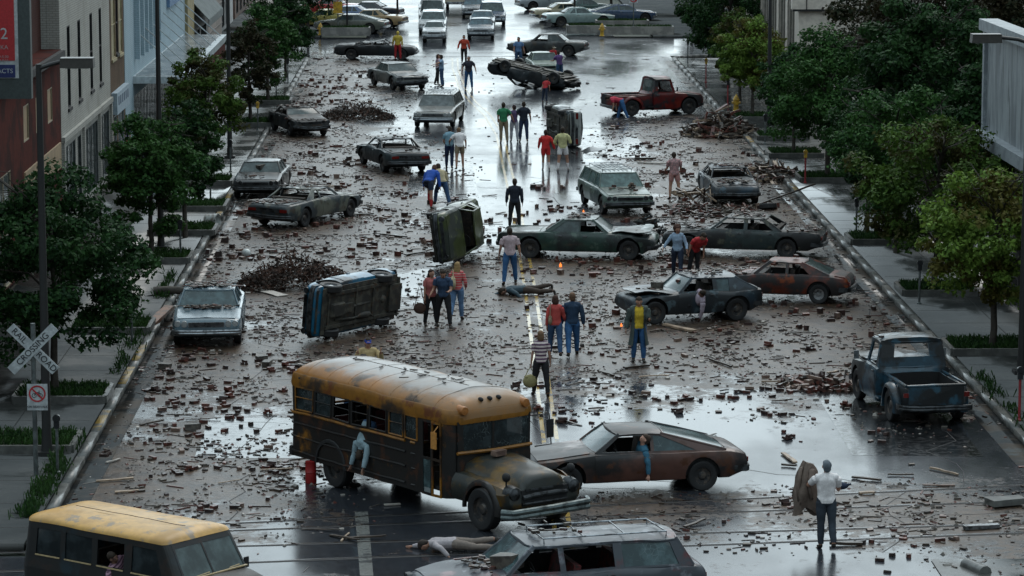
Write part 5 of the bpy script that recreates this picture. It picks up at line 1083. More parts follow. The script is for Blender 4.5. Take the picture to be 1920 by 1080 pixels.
for lb_, y0, y1, h, c in (('low white storefront with a red stripe across the cross street', 219, 232, 4.6, (.5, .5, .5)), ('brown brick building far down the left of the street', 234, 262, 8, (.14, .08, .06)), ('grey building farthest down the left of the street', 265, 300, 9, (.2, .2, .2))):
    r, cx, cy = block('far_building', lb_, -40, -15.5, y0, y1, h, mat('far_'+lb_[:8].replace(' ', '_'), c, rough=.6), 'x+', [(y0+1.5+k*4, y0+4+k*4, .4, 2.8, 'shop') for k in range(int((y1-y0-2)//4))])
    if h < 5:
        tb = MB(); tb.box((.0+(-15.5-cx)+.1, 0, 3.9), (.2, 12.8, .35)); tb.build('red_stripe', SRED, r); q = facade(r, 'y-', y0-cy-.02, -24.5+12.3, 12.2, 0.01, 4.58, [(-10, -4, .4, 2.8, 'shop'), (-2, 5, .4, 2.8, 'shop'), (6.5, 11, .4, 2.8, 'shop')], mat('far_low_whi', c)); tb = MB(); tb.box((0, y0-cy-.08, 3.9), (24.4, .12, .35)); tb.build('red_stripe', SRED, r)
# right side
PALE = mat('pale_panel', (.62, .55, .48), (.55, .48, .42), .6, rough=.6); PALG = mat('panel_glass', (.012, .02, .022), rough=.06, bmp=0)
r, cx, cy = block('office_building', 'pale panelled office block with dark glass set back behind the trees', 17.3, 34, 158, 196, 12, PALE, 'x-', [(159.5+k*4.4, 163+k*4.4, .3, 11, 'shop', PALE, PALG) for k in range(8)])
tb = MB(); tb.box((-.2, -19.3, 7.7), (17, .8, 4.5)).box((0, -19.1, 11.8), (16.6, .5, .4)); tb.build('upper_wall', PALE, r)
tb = MB()
for k in range(5): tb.box((-8+k*4, -19.72, 7.7), (.04, .03, 4.5))
tb.box((-.2, -19.72, 5.42), (17, .03, .1)); tb.build('panel_joint', DARK, r)
tb = MB(); tb.box((-5.6, -19.25, 2.7), (5.5, .5, 5.4)); tb.build('lower_wall', PALE, r); tb = MB(); tb.box((5.2, -19.25, 2.7), (5, .5, 5.4)); tb.build('lower_wall', PALE, r)
RUB = brickm('weathered_stone_brick', (.16, .14, .11), (.12, .105, .085), (.07, .06, .05), .7, stain=(.07, .05, .04))
r, cx, cy = block('stone_side_building', 'weathered brick and stone building at the right edge above the billboard', WR+.2, 40, 70, 104, 11, RUB, 'x-', [(74+k*5, 76.5+k*5, .4, 3, 'shop') for k in range(6)])
tb = MB(); tb.box((.3, 17.0, 6), (19, .3, 11.5)); tb.build('end_wall', RUB, r)
r = empty('billboard', (17.5, 96, 0), 0, 'old peeling white billboard panel over the right sidewalk', 'billboard'); WP = mat('peeling_white', (.26, .285, .30), (.14, .155, .17), 1.2, .45, .6, rough=.5, bmp=.03, col3=(.10, .11, .12), s3=2.2)
t_ = WP.node_tree
for n in t_.nodes:
    if n.type == 'MAPPING': n.inputs['Scale'].default_value = (1, 1, .22)
b = MB(); b.box((0, 0, 6.5), (.3, 13, 3.3)); b.build('panel', WP, r)
b = MB(); b.box((-.12, 0, 8.3), (.6, 13.4, .35)).box((-.05, 0, 4.7), (.9, 13.4, .4)).box((-.02, -6.6, 6.5), (.5, .3, 3.3)).box((-.02, 6.6, 6.5), (.5, .3, 3.3)); b.build('frame', mat('frame_white', (.28, .31, .33), (.2, .22, .24), 3, rough=.5), r)
b = MB(); [b.box((.3, y, 2.25), (.25, .25, 4.5)) for y in (-6, -2, 2, 6)]; b.box((.9, 0, 2.2), (.2, 13, 4.4)); b.build('support', mat('dark_boards', (.035, .03, .028), rough=.7), r)
r, cx, cy = block('parking_lot_wall', 'low dark wall behind the right sidewalk trees', WR+6, WR+14, 105, 150, 3.0, brickm('low_wall_brick', (.06, .03, .025), (.05, .028, .022), (.06, .05, .04)), 'x-', [])
for lb_, y0, y1, h in (('brick building far down the right of the street', 222, 250, 8), ('grey building farthest down the right of the street', 254, 295, 9)):
    block('far_building', lb_, 21.5, 44, y0, y1, h, BR_BRN if h == 8 else mat('far_grey', (.2, .2, .2), rough=.6), 'x-', [(y0+1.5+k*4, y0+4+k*4, .4, 2.8, 'shop') for k in range(6)])
# projecting sign at the top left
r = empty('projecting_sign', (-12.45, 85, 7.6), 0, 'big red and white projecting store sign with 12 on it at the top left', 'sign'); b = MB(); b.box((-.05, .2, 2.2), (2.9, .34, 4.6)); b.build('cabinet', mat('sign_cabinet', (.06, .075, .075), rough=.4), r)
b = MB(); b.box((-.04, .02, 2.45), (2.24, .03, 4.0)); b.build('face', SIGNW, r); b = MB(); b.box((-.06, .0, 2.62), (2.1, .02, 3.4)); b.build('red_field', SRED, r); b = MB(); b.box((-.06, -.0, .64), (2.1, .02, .34)); b.build('navy_band', NAVY, r)
b = MB(); b.tube([(-1.4, .2, 3.5), (-2.2, .2, 3.5)], .05, 6).tube([(-1.4, .2, 1.0), (-2.2, .2, 1.0)], .05, 6); b.build('bracket', POLE, r)
for s_, sz, z in (('12', .42, 1.62), ('EKA', .16, 1.27), ('9-5:30', .1, 1.02), ('9-9:15', .1, .92)): text('lettering', s_, sz, SIGNW if sz > .3 else mat('dim_letter', (.35, .3, .3), rough=.5), r, (.82, -.012, z), (math.pi/2, 0, 0), .003, 'RIGHT')
text('lettering', 'ACTS', .17, SIGNW, r, (.93, -.012, .64), (math.pi/2, 0, 0), .003, 'RIGHT')
r = empty('shop_board', (-11.2, 133, .15), 0, 'small dark board sign on two legs behind the olive tree', 'sign'); b = MB(); b.box((0, 0, 1.3), (.7, .06, .8)); b.build('board', DARK, r); b = MB(); b.tube([(-.3, 0, 0), (-.3, 0, .9)], .03, 6).tube([(.3, 0, 0), (.3, 0, .9)], .03, 6); b.build('legs', DARK, r)
# ================================================================ VEHICLES
CARS = {}
def CAR_(key, x, y, th, label, pm, z=0, **kw):
    CARS[key] = (make_car(label, (x, y, z), th, pm, **kw), dict(CAR, **kw)); return CARS[key][0]
NG = ('windshield', 'rear_window', ('sw', 0, 1), ('sw', 0, -1), ('sw', 1, 1), ('sw', 1, -1), ('sw', 2, 1), ('sw', 2, -1))
SW = NG[2:]
van = make_van((-5.75, 58.8, 0), -39); bus = make_bus((-.35, 69.3, 0), -54)
FAST = dict(xw0=.30, xw1=.41, xr1=.60, xr0=.90, wins=[(.33, .55), (.565, .76)], doors=[(.29, .56)])
COUPE = dict(xw0=.33, xw1=.43, xr1=.62, xr0=.745, wins=[(.35, .56), (.575, .66)], doors=[(.32, .57)])
WAG = dict(xw0=.29, xw1=.385, xr1=.90, xr0=.955, wagon=True, wins=[(.31, .47), (.49, .67), (.70, .90)], doors=[(.27, .48), (.49, .68)])
CAR_('coupe', 4.1, 70.7, -170, 'burnt brown fastback coupe beside the bus with a slumped man inside', paint('coupe_brown', (.15, .082, .068), (.014, .013, .014), (.10, .042, .024), .41, .6, .34, .55), L=4.98, H=1.37, amp=.02, seed=3, missing=(('sw', 0, 1), ('sw', 0, -1)), glass=GLC, lights=2, grille=False, hf=.80, hc=.94, dr=.86, **FAST)
CAR_('wagonA', 2.0, 59.3, -165, 'wine red and grey wrecked station wagon at the bottom of the street', paint('wine_grey', (.14, .03, .035), (.075, .085, .10), (.30, .31, .34), .38, .52, .3, .8, .4), L=5.5, W=1.98, H=1.48, amp=.03, seed=5, rack='light', missing=(('sw', 0, 1), ('sw', 0, -1), ('sw', 1, 1), 'rear_window'), glass=GLC, seat=SEATR, **WAG)
BP = paint('pickup_blue', (.045, .09, .125), (.014, .016, .018), (.07, .14, .19), .44, .6, .32, 1.1, .4)
TRK = dict(hf=1.0, hc=1.14, dr=1.0, xw0=.32, xw1=.365, xr1=.53, xr0=.555, wins=[(.345, .505)], doors=[(.32, .55)], wr=.40, inset=.10, box=(.60, .975, .62), bed=1.02, fw=.16, rw=.80)
CAR_('bpick', 11.7, 79.9, 98, 'burnt blue stepside pickup seen from behind with rubbish in its bed', BP, cat='pickup truck', name='pickup_truck', L=4.75, W=1.95, H=1.84, amp=.03, seed=6, missing=NG, hoodup=7, lights=2, **TRK)
CAR_('grem', 7.2, 94.8, -165, 'dark blue grey chopped-tail hatchback with a limp arm out of the window', paint('slate_blue', (.045, .065, .085), (.020, .024, .028), (.13, .17, .19), .42, .6, .34, .8, .3), L=4.15, W=1.8, H=1.36, amp=.03, seed=7, missing=(('sw', 0, 1), ('sw', 0, -1), 'bumper'), glass=GLC, hoodup=6, lights=2, grille=False, xw0=.36, xw1=.47, xr1=.80, xr0=.965, wins=[(.385, .62), (.655, .75)], doors=[(.35, .64)], rw=.80, fw=.18, hc=.93, dr=.93)
CAR_('vega', 10.4, 98.6, 165, 'rust burnt orange and black hatchback with a missing door', paint('rust_orange', (.17, .045, .02), (.028, .022, .022), (.30, .09, .03), .46, .62, .42, .9, .1), L=4.4, W=1.7, H=1.3, amp=.02, seed=8, missing=(('sw', 0, 1), ('sw', 0, -1), ('sw', 1, 1), ('sw', 1, -1), ('door', 0, 1), 'windshield'), lights=2, rim=HUB, wr=.31, glass=GL, hf=.76, hc=.90, dr=.84, xw0=.33, xw1=.44, xr1=.66, xr0=.86, wins=[(.36, .55), (.57, .72)], doors=[(.33, .56)], bump=SOOTC)
CAR_('burnt', 10.2, 109, 166, 'long charred sedan strewn with rubble, its tail to the right kerb', paint('char_green', (.050, .068, .068), (.020, .020, .021), (.15, .15, .12), .44, .6, .42, .9, .1), L=5.45, W=1.95, H=1.38, amp=.035, seed=9, missing=NG, crush=.03, crush_at=.5, grille=False)
CAR_('g59', 4.5, 108.6, -10, 'dark green finned fifties sedan with a crumpled nose, broadside in the street', paint('fin_green', (.045, .085, .07), (.016, .022, .022), (.14, .19, .16), .45, .63, .3, .75, .4), L=5.45, W=2.0, H=1.38, amp=.022, seed=10, fin=.10, hf=.80, hc=.93, dr=.82, nosedrop=.16, hoodup=9, missing=(('sw', 0, -1), ('sw', 0, 1), 'rear_window'), xw0=.30, xw1=.40, xr1=.58, xr0=.70, wins=[(.325, .475), (.485, .66)], doors=[(.29, .47), (.475, .63)], grille=False)
CAR_('gwag', 6.4, 122, -80, 'grey green station wagon with a roof rack and bricks on its hood, facing us', paint('sage_wagon', (.17, .22, .19), (.07, .10, .095), (.24, .30, .26), .48, .66, .28, .8, .5), L=5.3, W=1.95, H=1.48, seed=11, rack=True, glass=glass('sage_glass', (.05, .085, .08), .15, .97), **WAG)
CAR_('bsed', 11.0, 124.8, -86, 'dark blue burnt sedan with round lamps near the right kerb', paint('ink_blue', (.04, .07, .10), (.018, .022, .027), (.10, .14, .17), .44, .6, .33, .9, .3), L=4.8, W=1.88, H=1.4, amp=.03, seed=12, missing=NG, crush=.08, lights=2, grille=False)
CAR_('rpick', 10.3, 161, 20, 'dark red and black stepside pickup by the right kerb', paint('pickup_red', (.16, .022, .024), (.022, .022, .026), (.26, .05, .04), .48, .62, .38, 1.1, .2), cat='pickup truck', name='pickup_truck', L=4.9, W=1.95, H=1.84, amp=.02, seed=13, missing=(('sw', 0, -1), ('sw', 0, 1)), lights=2, **TRK)
GY = paint('dull_grey', (.12, .125, .12), (.035, .038, .04), (.08, .06, .045), .45, .65, .33, .9, .3)
CAR_('sed15', 6.3, 200.4, 168, 'grey brown sedan standing crosswise behind the overturned car', GY, L=4.9, W=1.85, H=1.4, amp=.02, seed=14, missing=(('sw', 0, 1), ('sw', 0, -1)))
CAR_('sm16', 5.5, 184.6, -84, 'small pale green car facing us just behind the overturned car', paint('mint', (.28, .34, .29), (.12, .16, .14), None, .5, .7, .3, .8, .4), L=4.3, W=1.7, H=1.4, seed=15, hf=.8)
CAR_('wag17', -.4, 156.1, -97, 'silver station wagon standing in the middle of the street', paint('silver_wagon', (.20, .205, .195), (.09, .095, .09), (.30, .28, .24), .5, .68, .28, .8, .5), L=5.5, W=2.0, H=1.5, seed=16, rack=True, bump=CHROME, glass=glass('haze_glass', (.06, .07, .07), .2, .97), **WAG)
CAR_('sed18', -2.8, 177.2, -70, 'pale grey sedan with a torn dark front fender', paint('pale_grey_sedan', (.24, .25, .24), (.05, .065, .07), None, .48, .6, .3, .7, .4), L=5.2, W=1.92, H=1.38, amp=.02, seed=17, nosedrop=.12, glass=GL)
CAR_('blk19', -4.4, 197.6, -6, 'black wrecked sedan with a caved-in roof behind the yellow raincoat', paint('black_wreck', (.022, .028, .032), (.012, .013, .015), None, .45, .6, .4, .9, .2), L=5.0, W=1.9, H=1.35, amp=.05, seed=18, crush=.28, crush_at=.58, missing=NG, grille=False)
CAR_('deb20', -7.1, 151.6, -72, 'black small sedan heaped with rubble, door torn open, at the left kerb', paint('black_rubble_car', (.05, .05, .05), (.02, .02, .02), (.09, .06, .045), .45, .6, .45, .9, .1), L=4.7, W=1.85, H=1.34, amp=.04, seed=19, crush=.12, missing=NG[1:], opendoor=(0, 1, 55))
CAR_('cou21', -2.35, 136.3, 107, 'dark teal grey coupe seen from behind with no rear glass', paint('teal_coupe', (.045, .06, .065), (.022, .026, .029), (.09, .1, .1), .45, .62, .36, .9, .2), L=5.2, W=1.92, H=1.34, amp=.03, seed=20, missing=NG, **COUPE)
CAR_('drk22', -7.4, 127.1, -93, 'black sedan with a pale dusty roof parked at the left kerb facing us', paint('black_dusty', (.03, .034, .036), (.10, .10, .10), None, .55, .7, .3, .8, .4), L=4.9, W=1.9, H=1.36, amp=.015, seed=21, glass=GL)
CAR_('sil23', -5.3, 118.3, 62, 'silver and soot streaked hardtop coupe pointing away to the right', paint('silver_soot', (.22, .225, .19), (.045, .058, .065), (.09, .07, .055), .44, .56, .34, .75, .3), L=5.4, W=1.95, H=1.34, amp=.025, seed=22, missing=NG, crush=.05, **COUPE)
CAR_('prk26', -6.95, 92.3, -88, 'pale ice blue sixties sedan at the left kerb, sticks on its windshield', paint('ice_blue', (.20, .27, .31), (.11, .15, .18), None, .55, .7, .25, .7, .6), L=5.35, W=2.0, H=1.40, seed=23, bump=CHROME, glass=GLC, opendoor=(0, 1, 35), hf=.82)
def ROT(r_, p_, z_): return (R(r_), R(p_), R(z_))
g = G(686, 626); CAR_('side25', g.x, g.y, 0, 'bright blue car lying on its side with its greasy underside showing', paint('bright_blue', (.06, .20, .32), (.02, .03, .04), (.16, .18, .2), .5, .66, .3, .8, .5), z=.83, rot=ROT(84, 0, -124), L=4.1, W=1.58, H=1.30, seed=24, under=True, bump=SOOTC, lights=2, rim=HUB, **{k: v for k, v in COUPE.items()})
g = G(1036, 276); CAR_('side14', g.x, g.y+1.6, 0, 'white and grey small car tipped on its side with wheels to the left', paint('tipped_white', (.62, .64, .62), (.15, .17, .18), None, .48, .62, .32, .8, .3), z=.85, rot=ROT(90, 0, 102), L=4.1, W=1.66, H=1.36, seed=25, amp=.03, under=True, lights=2, missing=SW, **{k: v for k, v in FAST.items()})
g = G(826, 500); CAR_('side24', g.x, g.y+1.7, 0, 'olive green car tipped on its side with its nose toward us', paint('olive_tipped', (.10, .115, .06), (.035, .045, .035), (.20, .23, .12), .46, .62, .28, .8, .5), z=.95, rot=ROT(-82, 0, -104), L=4.5, W=1.75, H=1.36, seed=26, amp=.03, under=True, lights=2, missing=SW+('windshield',), **{k: v for k, v in COUPE.items()})
g = G(1006, 168); CAR_('roof13', g.x, g.y+1, 0, 'black car lying upside down with its wheels in the air', paint('black_flipped', (.025, .03, .033), (.015, .016, .018), None, .45, .6, .35, .9, .3), z=1.30, rot=ROT(180, 10, -30), L=5.0, W=1.88, H=1.3, seed=27, amp=.11, nosedrop=.2, hoodup=20, under=True, missing=NG)
BGR = 'cars held up in the two lines down the street'
for key, x, y, th, lb_, c, kw in [
    ('w27', -.87, 213.5, -91, 'white compact car at the head of the left hand line', (.55, .56, .57), dict(L=4.1, W=1.58, H=1.33, wr=.29)),
    ('g28', 2.25, 216.3, -91, 'grey sedan at the head of the right hand line', (.10, .12, .14), dict(L=4.9, W=1.85, H=1.36, glass=GLB)),
    ('w29', -1.0, 222, -91, 'white station wagon right behind the white compact', (.5, .52, .53), dict(L=5.3, W=1.95, H=1.5, **WAG)),
    ('d31', 2.45, 224.5, -91, 'pale grey sedan second in the right hand line', (.2, .23, .25), dict(L=4.8, W=1.8, H=1.36, glass=GLB)),
    ('b32', 3.2, 231, -90, 'dark blue wagon third in the right hand line', (.05, .08, .13), dict(L=5.2, W=1.95, H=1.6, **WAG)),
    ('t30', -1.1, 231, -90, 'white station wagon third in the left hand line', (.55, .55, .55), dict(L=5.2, W=1.95, H=1.8, **WAG)),
    ('k33', 2.0, 239, -90, 'dark sedan fourth in the right hand line', (.04, .05, .06), dict(L=5, W=1.9, H=1.36, glass=GLB)), ('k34', -1.2, 240, -90, 'pale sedan farthest back in the left hand line', (.4, .42, .42), dict(L=5, W=1.9, H=1.4))]:
    CAR_(key, x, y, th, lb_, paint('bg_'+key, c, [q*.7 for q in c], None, .5, .8, .22, .6, .6), group=BGR, seed=30+int(key[1:]), bump=CHROME, amp=0, **kw)
AG = 'cars parked nose-in beyond the cross street'
for key, x, y, th, lb_, c in [('p1', -6.6, 221.3, 168, 'olive grey fastback car parked first on the far left', (.12, .13, .11)), ('p2', -5.4, 226.5, 166, 'tan brown car parked behind the olive grey one', (.36, .25, .13)), ('p3', -7.0, 231, 166, 'blue car parked third on the far left', (.10, .16, .30)), ('p4', -5.8, 236, 166, 'black car parked fourth on the far left', (.03, .03, .035)), ('p5', -8.8, 240, 166, 'red car parked farthest on the far left', (.38, .03, .03)), ('p6', -8.6, 226.6, 166, 'yellow car parked on the far left behind the sign', (.5, .42, .12)),
                      ('q1', 9.3, 228.5, 12, 'silver green car parked first on the far right', (.24, .32, .31)), ('q2', 8.6, 234, 12, 'cream car parked second on the far right', (.5, .44, .3)), ('q3', 10.2, 239.5, 12, 'dark green car parked third on the far right', (.05, .1, .09)), ('q4', 7.8, 247, 12, 'silver car parked fourth on the far right', (.3, .33, .35)), ('q5', 12.5, 232, 12, 'navy car parked nose-in behind the far planter', (.04, .07, .13))]:
    CAR_(key, x, y, th, lb_, paint('bg_'+key, c, [q*.7 for q in c], None, .5, .8, .22, .6, .6), group=AG, seed=50+int(key[1:]), bump=CHROME, amp=0, L=5.0, W=1.85, H=1.34, **(FAST if key in ('p1', 'q5') else COUPE))
# the cream camper at the top of the picture
r = empty('camper', (1.0, 250, 0), R(-90), 'cream camper with a dark front window at the top of the street', 'camper'); CM = mat('camper_cream', (.5, .43, .32), (.45, .4, .3), 2, rough=.4)
b = MB(); shell_wall(b, -3.2, 3.0, 1.2, .15, [.5, 1.0, 2.5], [('F', -.6, .6, 1.5, 2.1), ('L', -1.5, .5, 1.4, 2.0), ('R', -1.5, .5, 1.4, 2.0)]); b.build('body', CM, r); b = MB(); dome(b, -3.2, 3.02, 1.21, .16, 2.5, .25, 6, .4); b.build('roof', CM, r)
b = MB(); b.quad([(2.97, -.6, 1.5), (2.97, .6, 1.5), (2.97, .6, 2.1), (2.97, -.6, 2.1)]); b.build('windshield', GLD, r); b = MB(); b.box((3.02, 0, 1.2), (.04, 2.3, .1)); b.build('stripe', SRED, r); bumper(r, 3.05, 2.2, .55, .2, .08, 1, CHROME, 'front_bumper')
for s_ in (-1, 1):
    for x in (-2, 2): wheel(r, x, s_*1.0, .38, .24)
# ================================================================ PEOPLE
JEAN = cloth('jeans', (.035, .085, .18)); LJEAN = cloth('light_jeans', (.12, .22, .38)); BLKC = cloth('black', (.014, .014, .017)); NAVC = cloth('navy', (.018, .03, .06)); WHC = cloth('white', (.82, .77, .76)); TANC = cloth('tan', (.26, .20, .13)); REDC = cloth('red', (.45, .025, .03))
def cc(n, c): return cloth(n, c)
def P_(px, py, face, label, shirt, pants, **kw):
    r_ = random.Random(int(px*7+py)); j = lambda t, *s: tuple(v+r_.gauss(0, q) for v, q in zip(t, s))
    lg = kw.get('legs', STAND['legs']); am = kw.get('arms', STAND['arms']); kw['legs'] = tuple(j(t, 4, 2, 1.5) for t in lg); kw['legs'] = tuple((a, max(1, b), c) for a, b, c in kw['legs']); kw['arms'] = tuple(j(t, 5, 3, 8) for t in am)
    kw['lean'] = kw.get('lean', 0)+abs(r_.gauss(0, 3)); kw['turn'] = kw.get('turn', 0)+r_.gauss(0, 14); kw['twist'] = r_.gauss(0, 6)
    g = G(px, py, kw.pop('z', 0)); z = g.z; kw.setdefault('vox', .013 if g.y < 100 else (.016 if g.y < 130 else .022)); return person(label, (g.x, g.y, z), face, shirt, pants, **kw)
WALK = dict(legs=((20, 6, 3), (-16, 14, 3)), arms=((-14, 8, 18), (16, 8, 22)))
STAND = dict(legs=((3, 2, 5), (-3, 4, 5)), arms=((4, 9, 14), (2, 9, 16)))
def patm(name, c1, c2, scale, wave=True):
    if name in MATS: return MATS[name]
    m = bpy.data.materials.new(name); t, p = nodes(m); tc = t.nodes.new('ShaderNodeTexCoord'); w = t.nodes.new('ShaderNodeTexWave'); w.bands_direction = 'Z'; w.inputs['Scale'].default_value = scale; t.links.new(tc.outputs['Object'], w.inputs[0])
    f = w.outputs['Fac']
    if not wave: f = noi(t, scale, 2)
    t.links.new(mixc(t, ramp(t, f, .45, .55), c1, c2), p.inputs['Base Color']); p.inputs['Roughness'].default_value = .85; MATS[name] = m; return m
pw = P_(1548, 1028, 92, 'grey haired man in a white shirt carrying a brown coat, back to us', WHC, cc('slate', (.03, .04, .055)), hair=(.12, .14, .16), legs=((2, 2, 2), (-14, 22, 1)), arms=((38, 30, 82), (22, 6, 70)), h=1.84)
P_(1197, 679, -88, 'man in a long grey green overcoat over a yellow shirt and blue jeans', cc('yellow', (.62, .42, .03)), cc('mid_jeans', (.035, .12, .28)), coat=cc('overcoat', (.065, .085, .078)), h=1.84, legs=((4, 2, 3), (-3, 4, 3)), arms=((18, 10, 85), (6, 14, 30)), head=18)
pg = P_(1014, 742, 95, 'woman in a striped top and black trousers walking away with a handbag', patm('striped_top', (.62, .52, .50), (.10, .05, .09), 3.2), BLKC, hair=(.16, .09, .045), hairlen=1, fem=True, h=1.72, **dict(STAND, arms=((6, 12, 8), (2, 10, 12))))
P_(1041, 668, 88, 'dark haired woman in a coral red top walking beside the navy jacket man', cc('coral', (.50, .07, .06)), JEAN, hair=(.05, .02, .012), hairlen=1, fem=True, h=1.74, short=False, **WALK)
P_(1073, 667, 92, 'sandy haired man in a navy hooded jacket and jeans walking away', cc('navy_hood', (.012, .035, .075)), cc('mid_jeans', (.035, .12, .28)), hair=(.15, .08, .045), h=1.83, short=False, legs=((-14, 10, 3), (18, 5, 3)), arms=((10, 8, 18), (-10, 8, 18)))
P_(956, 533, 95, 'man in a pinkish white short sleeved shirt and jeans by the finned car', cc('pinkish', (.55, .42, .44)), cc('mid_jeans', (.035, .12, .28)), h=1.86, legs=((-9, 4, 8), (10, 4, 9)), arms=((4, 14, 18), (-4, 16, 14)))
P_(965, 428, 88, 'person in a long dark navy jacket behind the finned car', cc('dark_navy', (.014, .02, .035)), BLKC, short=False, h=1.82, **STAND)
pb = P_(808, 611, -75, 'woman in a salmon top and dark trousers in the group of three', cc('salmon', (.48, .14, .13)), BLKC, hair=(.035, .015, .01), hairlen=2, fem=True, h=1.7, **dict(STAND, arms=((12, 8, 40), (6, 6, 10)), lean=4))
P_(832, 613, -95, 'dark haired person in a navy tee looking down in the group of three', cc('navy_tee', (.03, .06, .12)), BLKC, h=1.78, head=28, lean=6, legs=((10, 2, 8), (-6, 4, 10)), arms=((20, 12, 60), (16, 14, 55)))
pk = P_(857, 600, 80, 'blonde woman in a red plaid shirt and pale jeans with a cream bag', patm('red_plaid', (.52, .05, .06), (.50, .22, .2), 4), LJEAN, hair=(.30, .19, .08), hairlen=2, fem=True, h=1.75, short=False, legs=((-18, 22, 3), (14, 4, 3)), arms=((10, 12, 30), (-4, 14, 60)))
P_(690, 762, -80, 'man in a blue cap and tan jacket with hands to his face behind the bus', cc('tan_jacket', (.45, .33, .16)), JEAN, cap=cc('cap_blue', (.02, .06, .35)), short=False, h=1.78, arms=((50, 25, 105), (50, 25, 105)), legs=STAND['legs'])
P_(657, 782, -120, 'long dark haired person stretching out an arm behind the bus roof', SKIN, JEAN, hair=(.03, .018, .012), hairlen=1, h=1.66, arms=((0, 10, 10), (10, 88, 5)), legs=STAND['legs'])
P_(681, 786, -90, 'dark curly haired person next to the blue cap man behind the bus', cc('grey_blue', (.2, .25, .32)), BLKC, hair=(.02, .015, .012), hairlen=1.5, h=1.62, **STAND)
P_(1270, 521, -98, 'curly haired woman in a pale blue blouse and dark trousers', cc('pale_blue', (.28, .38, .50)), NAVC, hair=(.07, .03, .02), hairlen=1.5, fem=True, short=False, h=1.76, legs=((8, 2, 3), (-6, 6, 3)), arms=((6, 22, 30), (24, 32, 20)), head=14)
P_(1302, 521, -60, 'dark haired man in a red shirt bending down beside the curly haired woman', REDC, BLKC, h=1.76, lean=36, head=14, legs=((6, 4, 4), (-8, 8, 4)), arms=((20, 10, 25), (10, 14, 30)))
P_(1264, 373, 100, 'man in a pink flowered shirt and shorts standing among the rubble', patm('flower_print', (.50, .26, .26), (.30, .20, .20), 14, False), cc('pink_shorts', (.42, .20, .18)), shorts=True, h=1.85, head=16, **dict(STAND, arms=((20, 12, 45), (8, 10, 25))))
P_(1023, 319, 92, 'person in a big red sweater with bare legs and white socks', cc('scarlet', (.62, .03, .03)), cc('scarlet', (.62, .03, .03)), hair=(.03, .012, .01), hairlen=0, shorts=True, sockc=WHC, h=1.72, short=False, shoes=(.45, .42, .42), arms=((14, 14, 30), (8, 24, 18)), legs=((10, 2, 4), (-8, 10, 4)))
P_(1055, 321, 90, 'man in a pale yellow sweater and white shorts beside the red sweater', cc('lemon', (.60, .56, .28)), WHC, shorts=True, sockc=WHC, h=1.88, short=False, shoes=(.45, .42, .42), arms=((12, 22, 75), (10, 22, 75)), legs=((-6, 4, 6), (10, 4, 6)))
P_(944, 268, 92, 'man in a green shirt and tan trousers, left of the linked three', cc('kelly_green', (.03, .20, .09)), TANC, h=1.86, **dict(STAND, arms=((-6, 8, 30), (0, 30, 20))))
P_(964, 266, 92, 'woman in a plum top and white trousers in the middle of the linked three', cc('plum', (.10, .06, .14)), cc('offwhite', (.5, .5, .56)), hair=(.04, .02, .02), fem=True, h=1.7, **dict(STAND, arms=((0, 40, 20), (0, 40, 20))))
P_(982, 266, 90, 'man in a dark navy shirt and jeans, right of the linked three', cc('dark_navy', (.014, .02, .035)), cc('dark_jeans', (.02, .035, .09)), h=1.86, **dict(STAND, arms=((0, 30, 20), (-4, 8, 20))))
P_(1166, 226, 172, 'person in a red shirt and jeans bending over the red pickup bed', cc('crimson', (.45, .03, .06)), cc('mid_jeans', (.035, .12, .28)), lean=76, h=1.84, shoes=(.45, .42, .4), legs=((-18, 4, 4), (14, 4, 8)), arms=((60, 8, 20), (50, 8, 20)))
P_(803, 391, 65, 'person in a royal blue jacket and red socks at the tipped car', cc('royal', (.02, .09, .42)), NAVC, shorts=True, sockc=REDC, hair=(.10, .05, .03), lean=44, h=1.9, short=False, legs=((52, 56, 4), (-14, 4, 6)), arms=((30, 10, 30), (40, 14, 20)))
P_(829, 388, 110, 'person in a cream jacket and jeans stepping onto the tipped car', cc('cream', (.50, .42, .26)), JEAN, lean=34, h=1.84, short=False, legs=((46, 40, 4), (-18, 6, 6)), arms=((20, 10, 30), (30, 14, 40)))
P_(843, 316, 85, 'person in a light blue shirt and jeans hugging the white shirted friend', cc('sky_shirt', (.20, .34, .42)), cc('dark_jeans', (.02, .035, .09)), lean=12, head=20, h=1.82, legs=((12, 6, 3), (-8, 8, 3)), arms=((20, 12, 60), (10, 30, 40)))
P_(862, 318, 100, 'person in a white shirt and khaki shorts hugging the blue shirted friend', WHC, TANC, shorts=True, lean=14, head=24, h=1.82, legs=((-8, 8, 3), (10, 4, 3)), arms=((20, 40, 60), (10, 12, 40)), hair=(.14, .08, .04))
P_(746, 113, 80, 'person in a yellow raincoat and red trousers by the black wreck', cc('raincoat', (.58, .42, .06)), REDC, hair=(.58, .42, .06), short=False, h=1.78, **STAND)
P_(821, 160, 10, 'dark haired woman in a pale print shirt hugging a taller friend', patm('pale_print', (.45, .38, .42), (.2, .1, .14), 12, False), BLKC, hair=(.05, .02, .015), hairlen=1, fem=True, h=1.74, **dict(STAND, arms=((40, 10, 60), (40, 10, 60))))
P_(828, 163, 180, 'person with an outstretched arm in a light blue top in the far hugging pair', cc('sky_shirt2', (.24, .36, .5)), JEAN, h=1.78, **dict(STAND, arms=((70, 60, 5), (40, 10, 40))))
P_(870, 119, -95, 'person in a red orange top and dark trousers walking toward us far up the street', cc('redorange', (.5, .06, .03)), BLKC, h=1.74, short=False, legs=((16, 4, 3), (-14, 12, 3)), arms=((0, 16, 20), (0, 16, 20)))
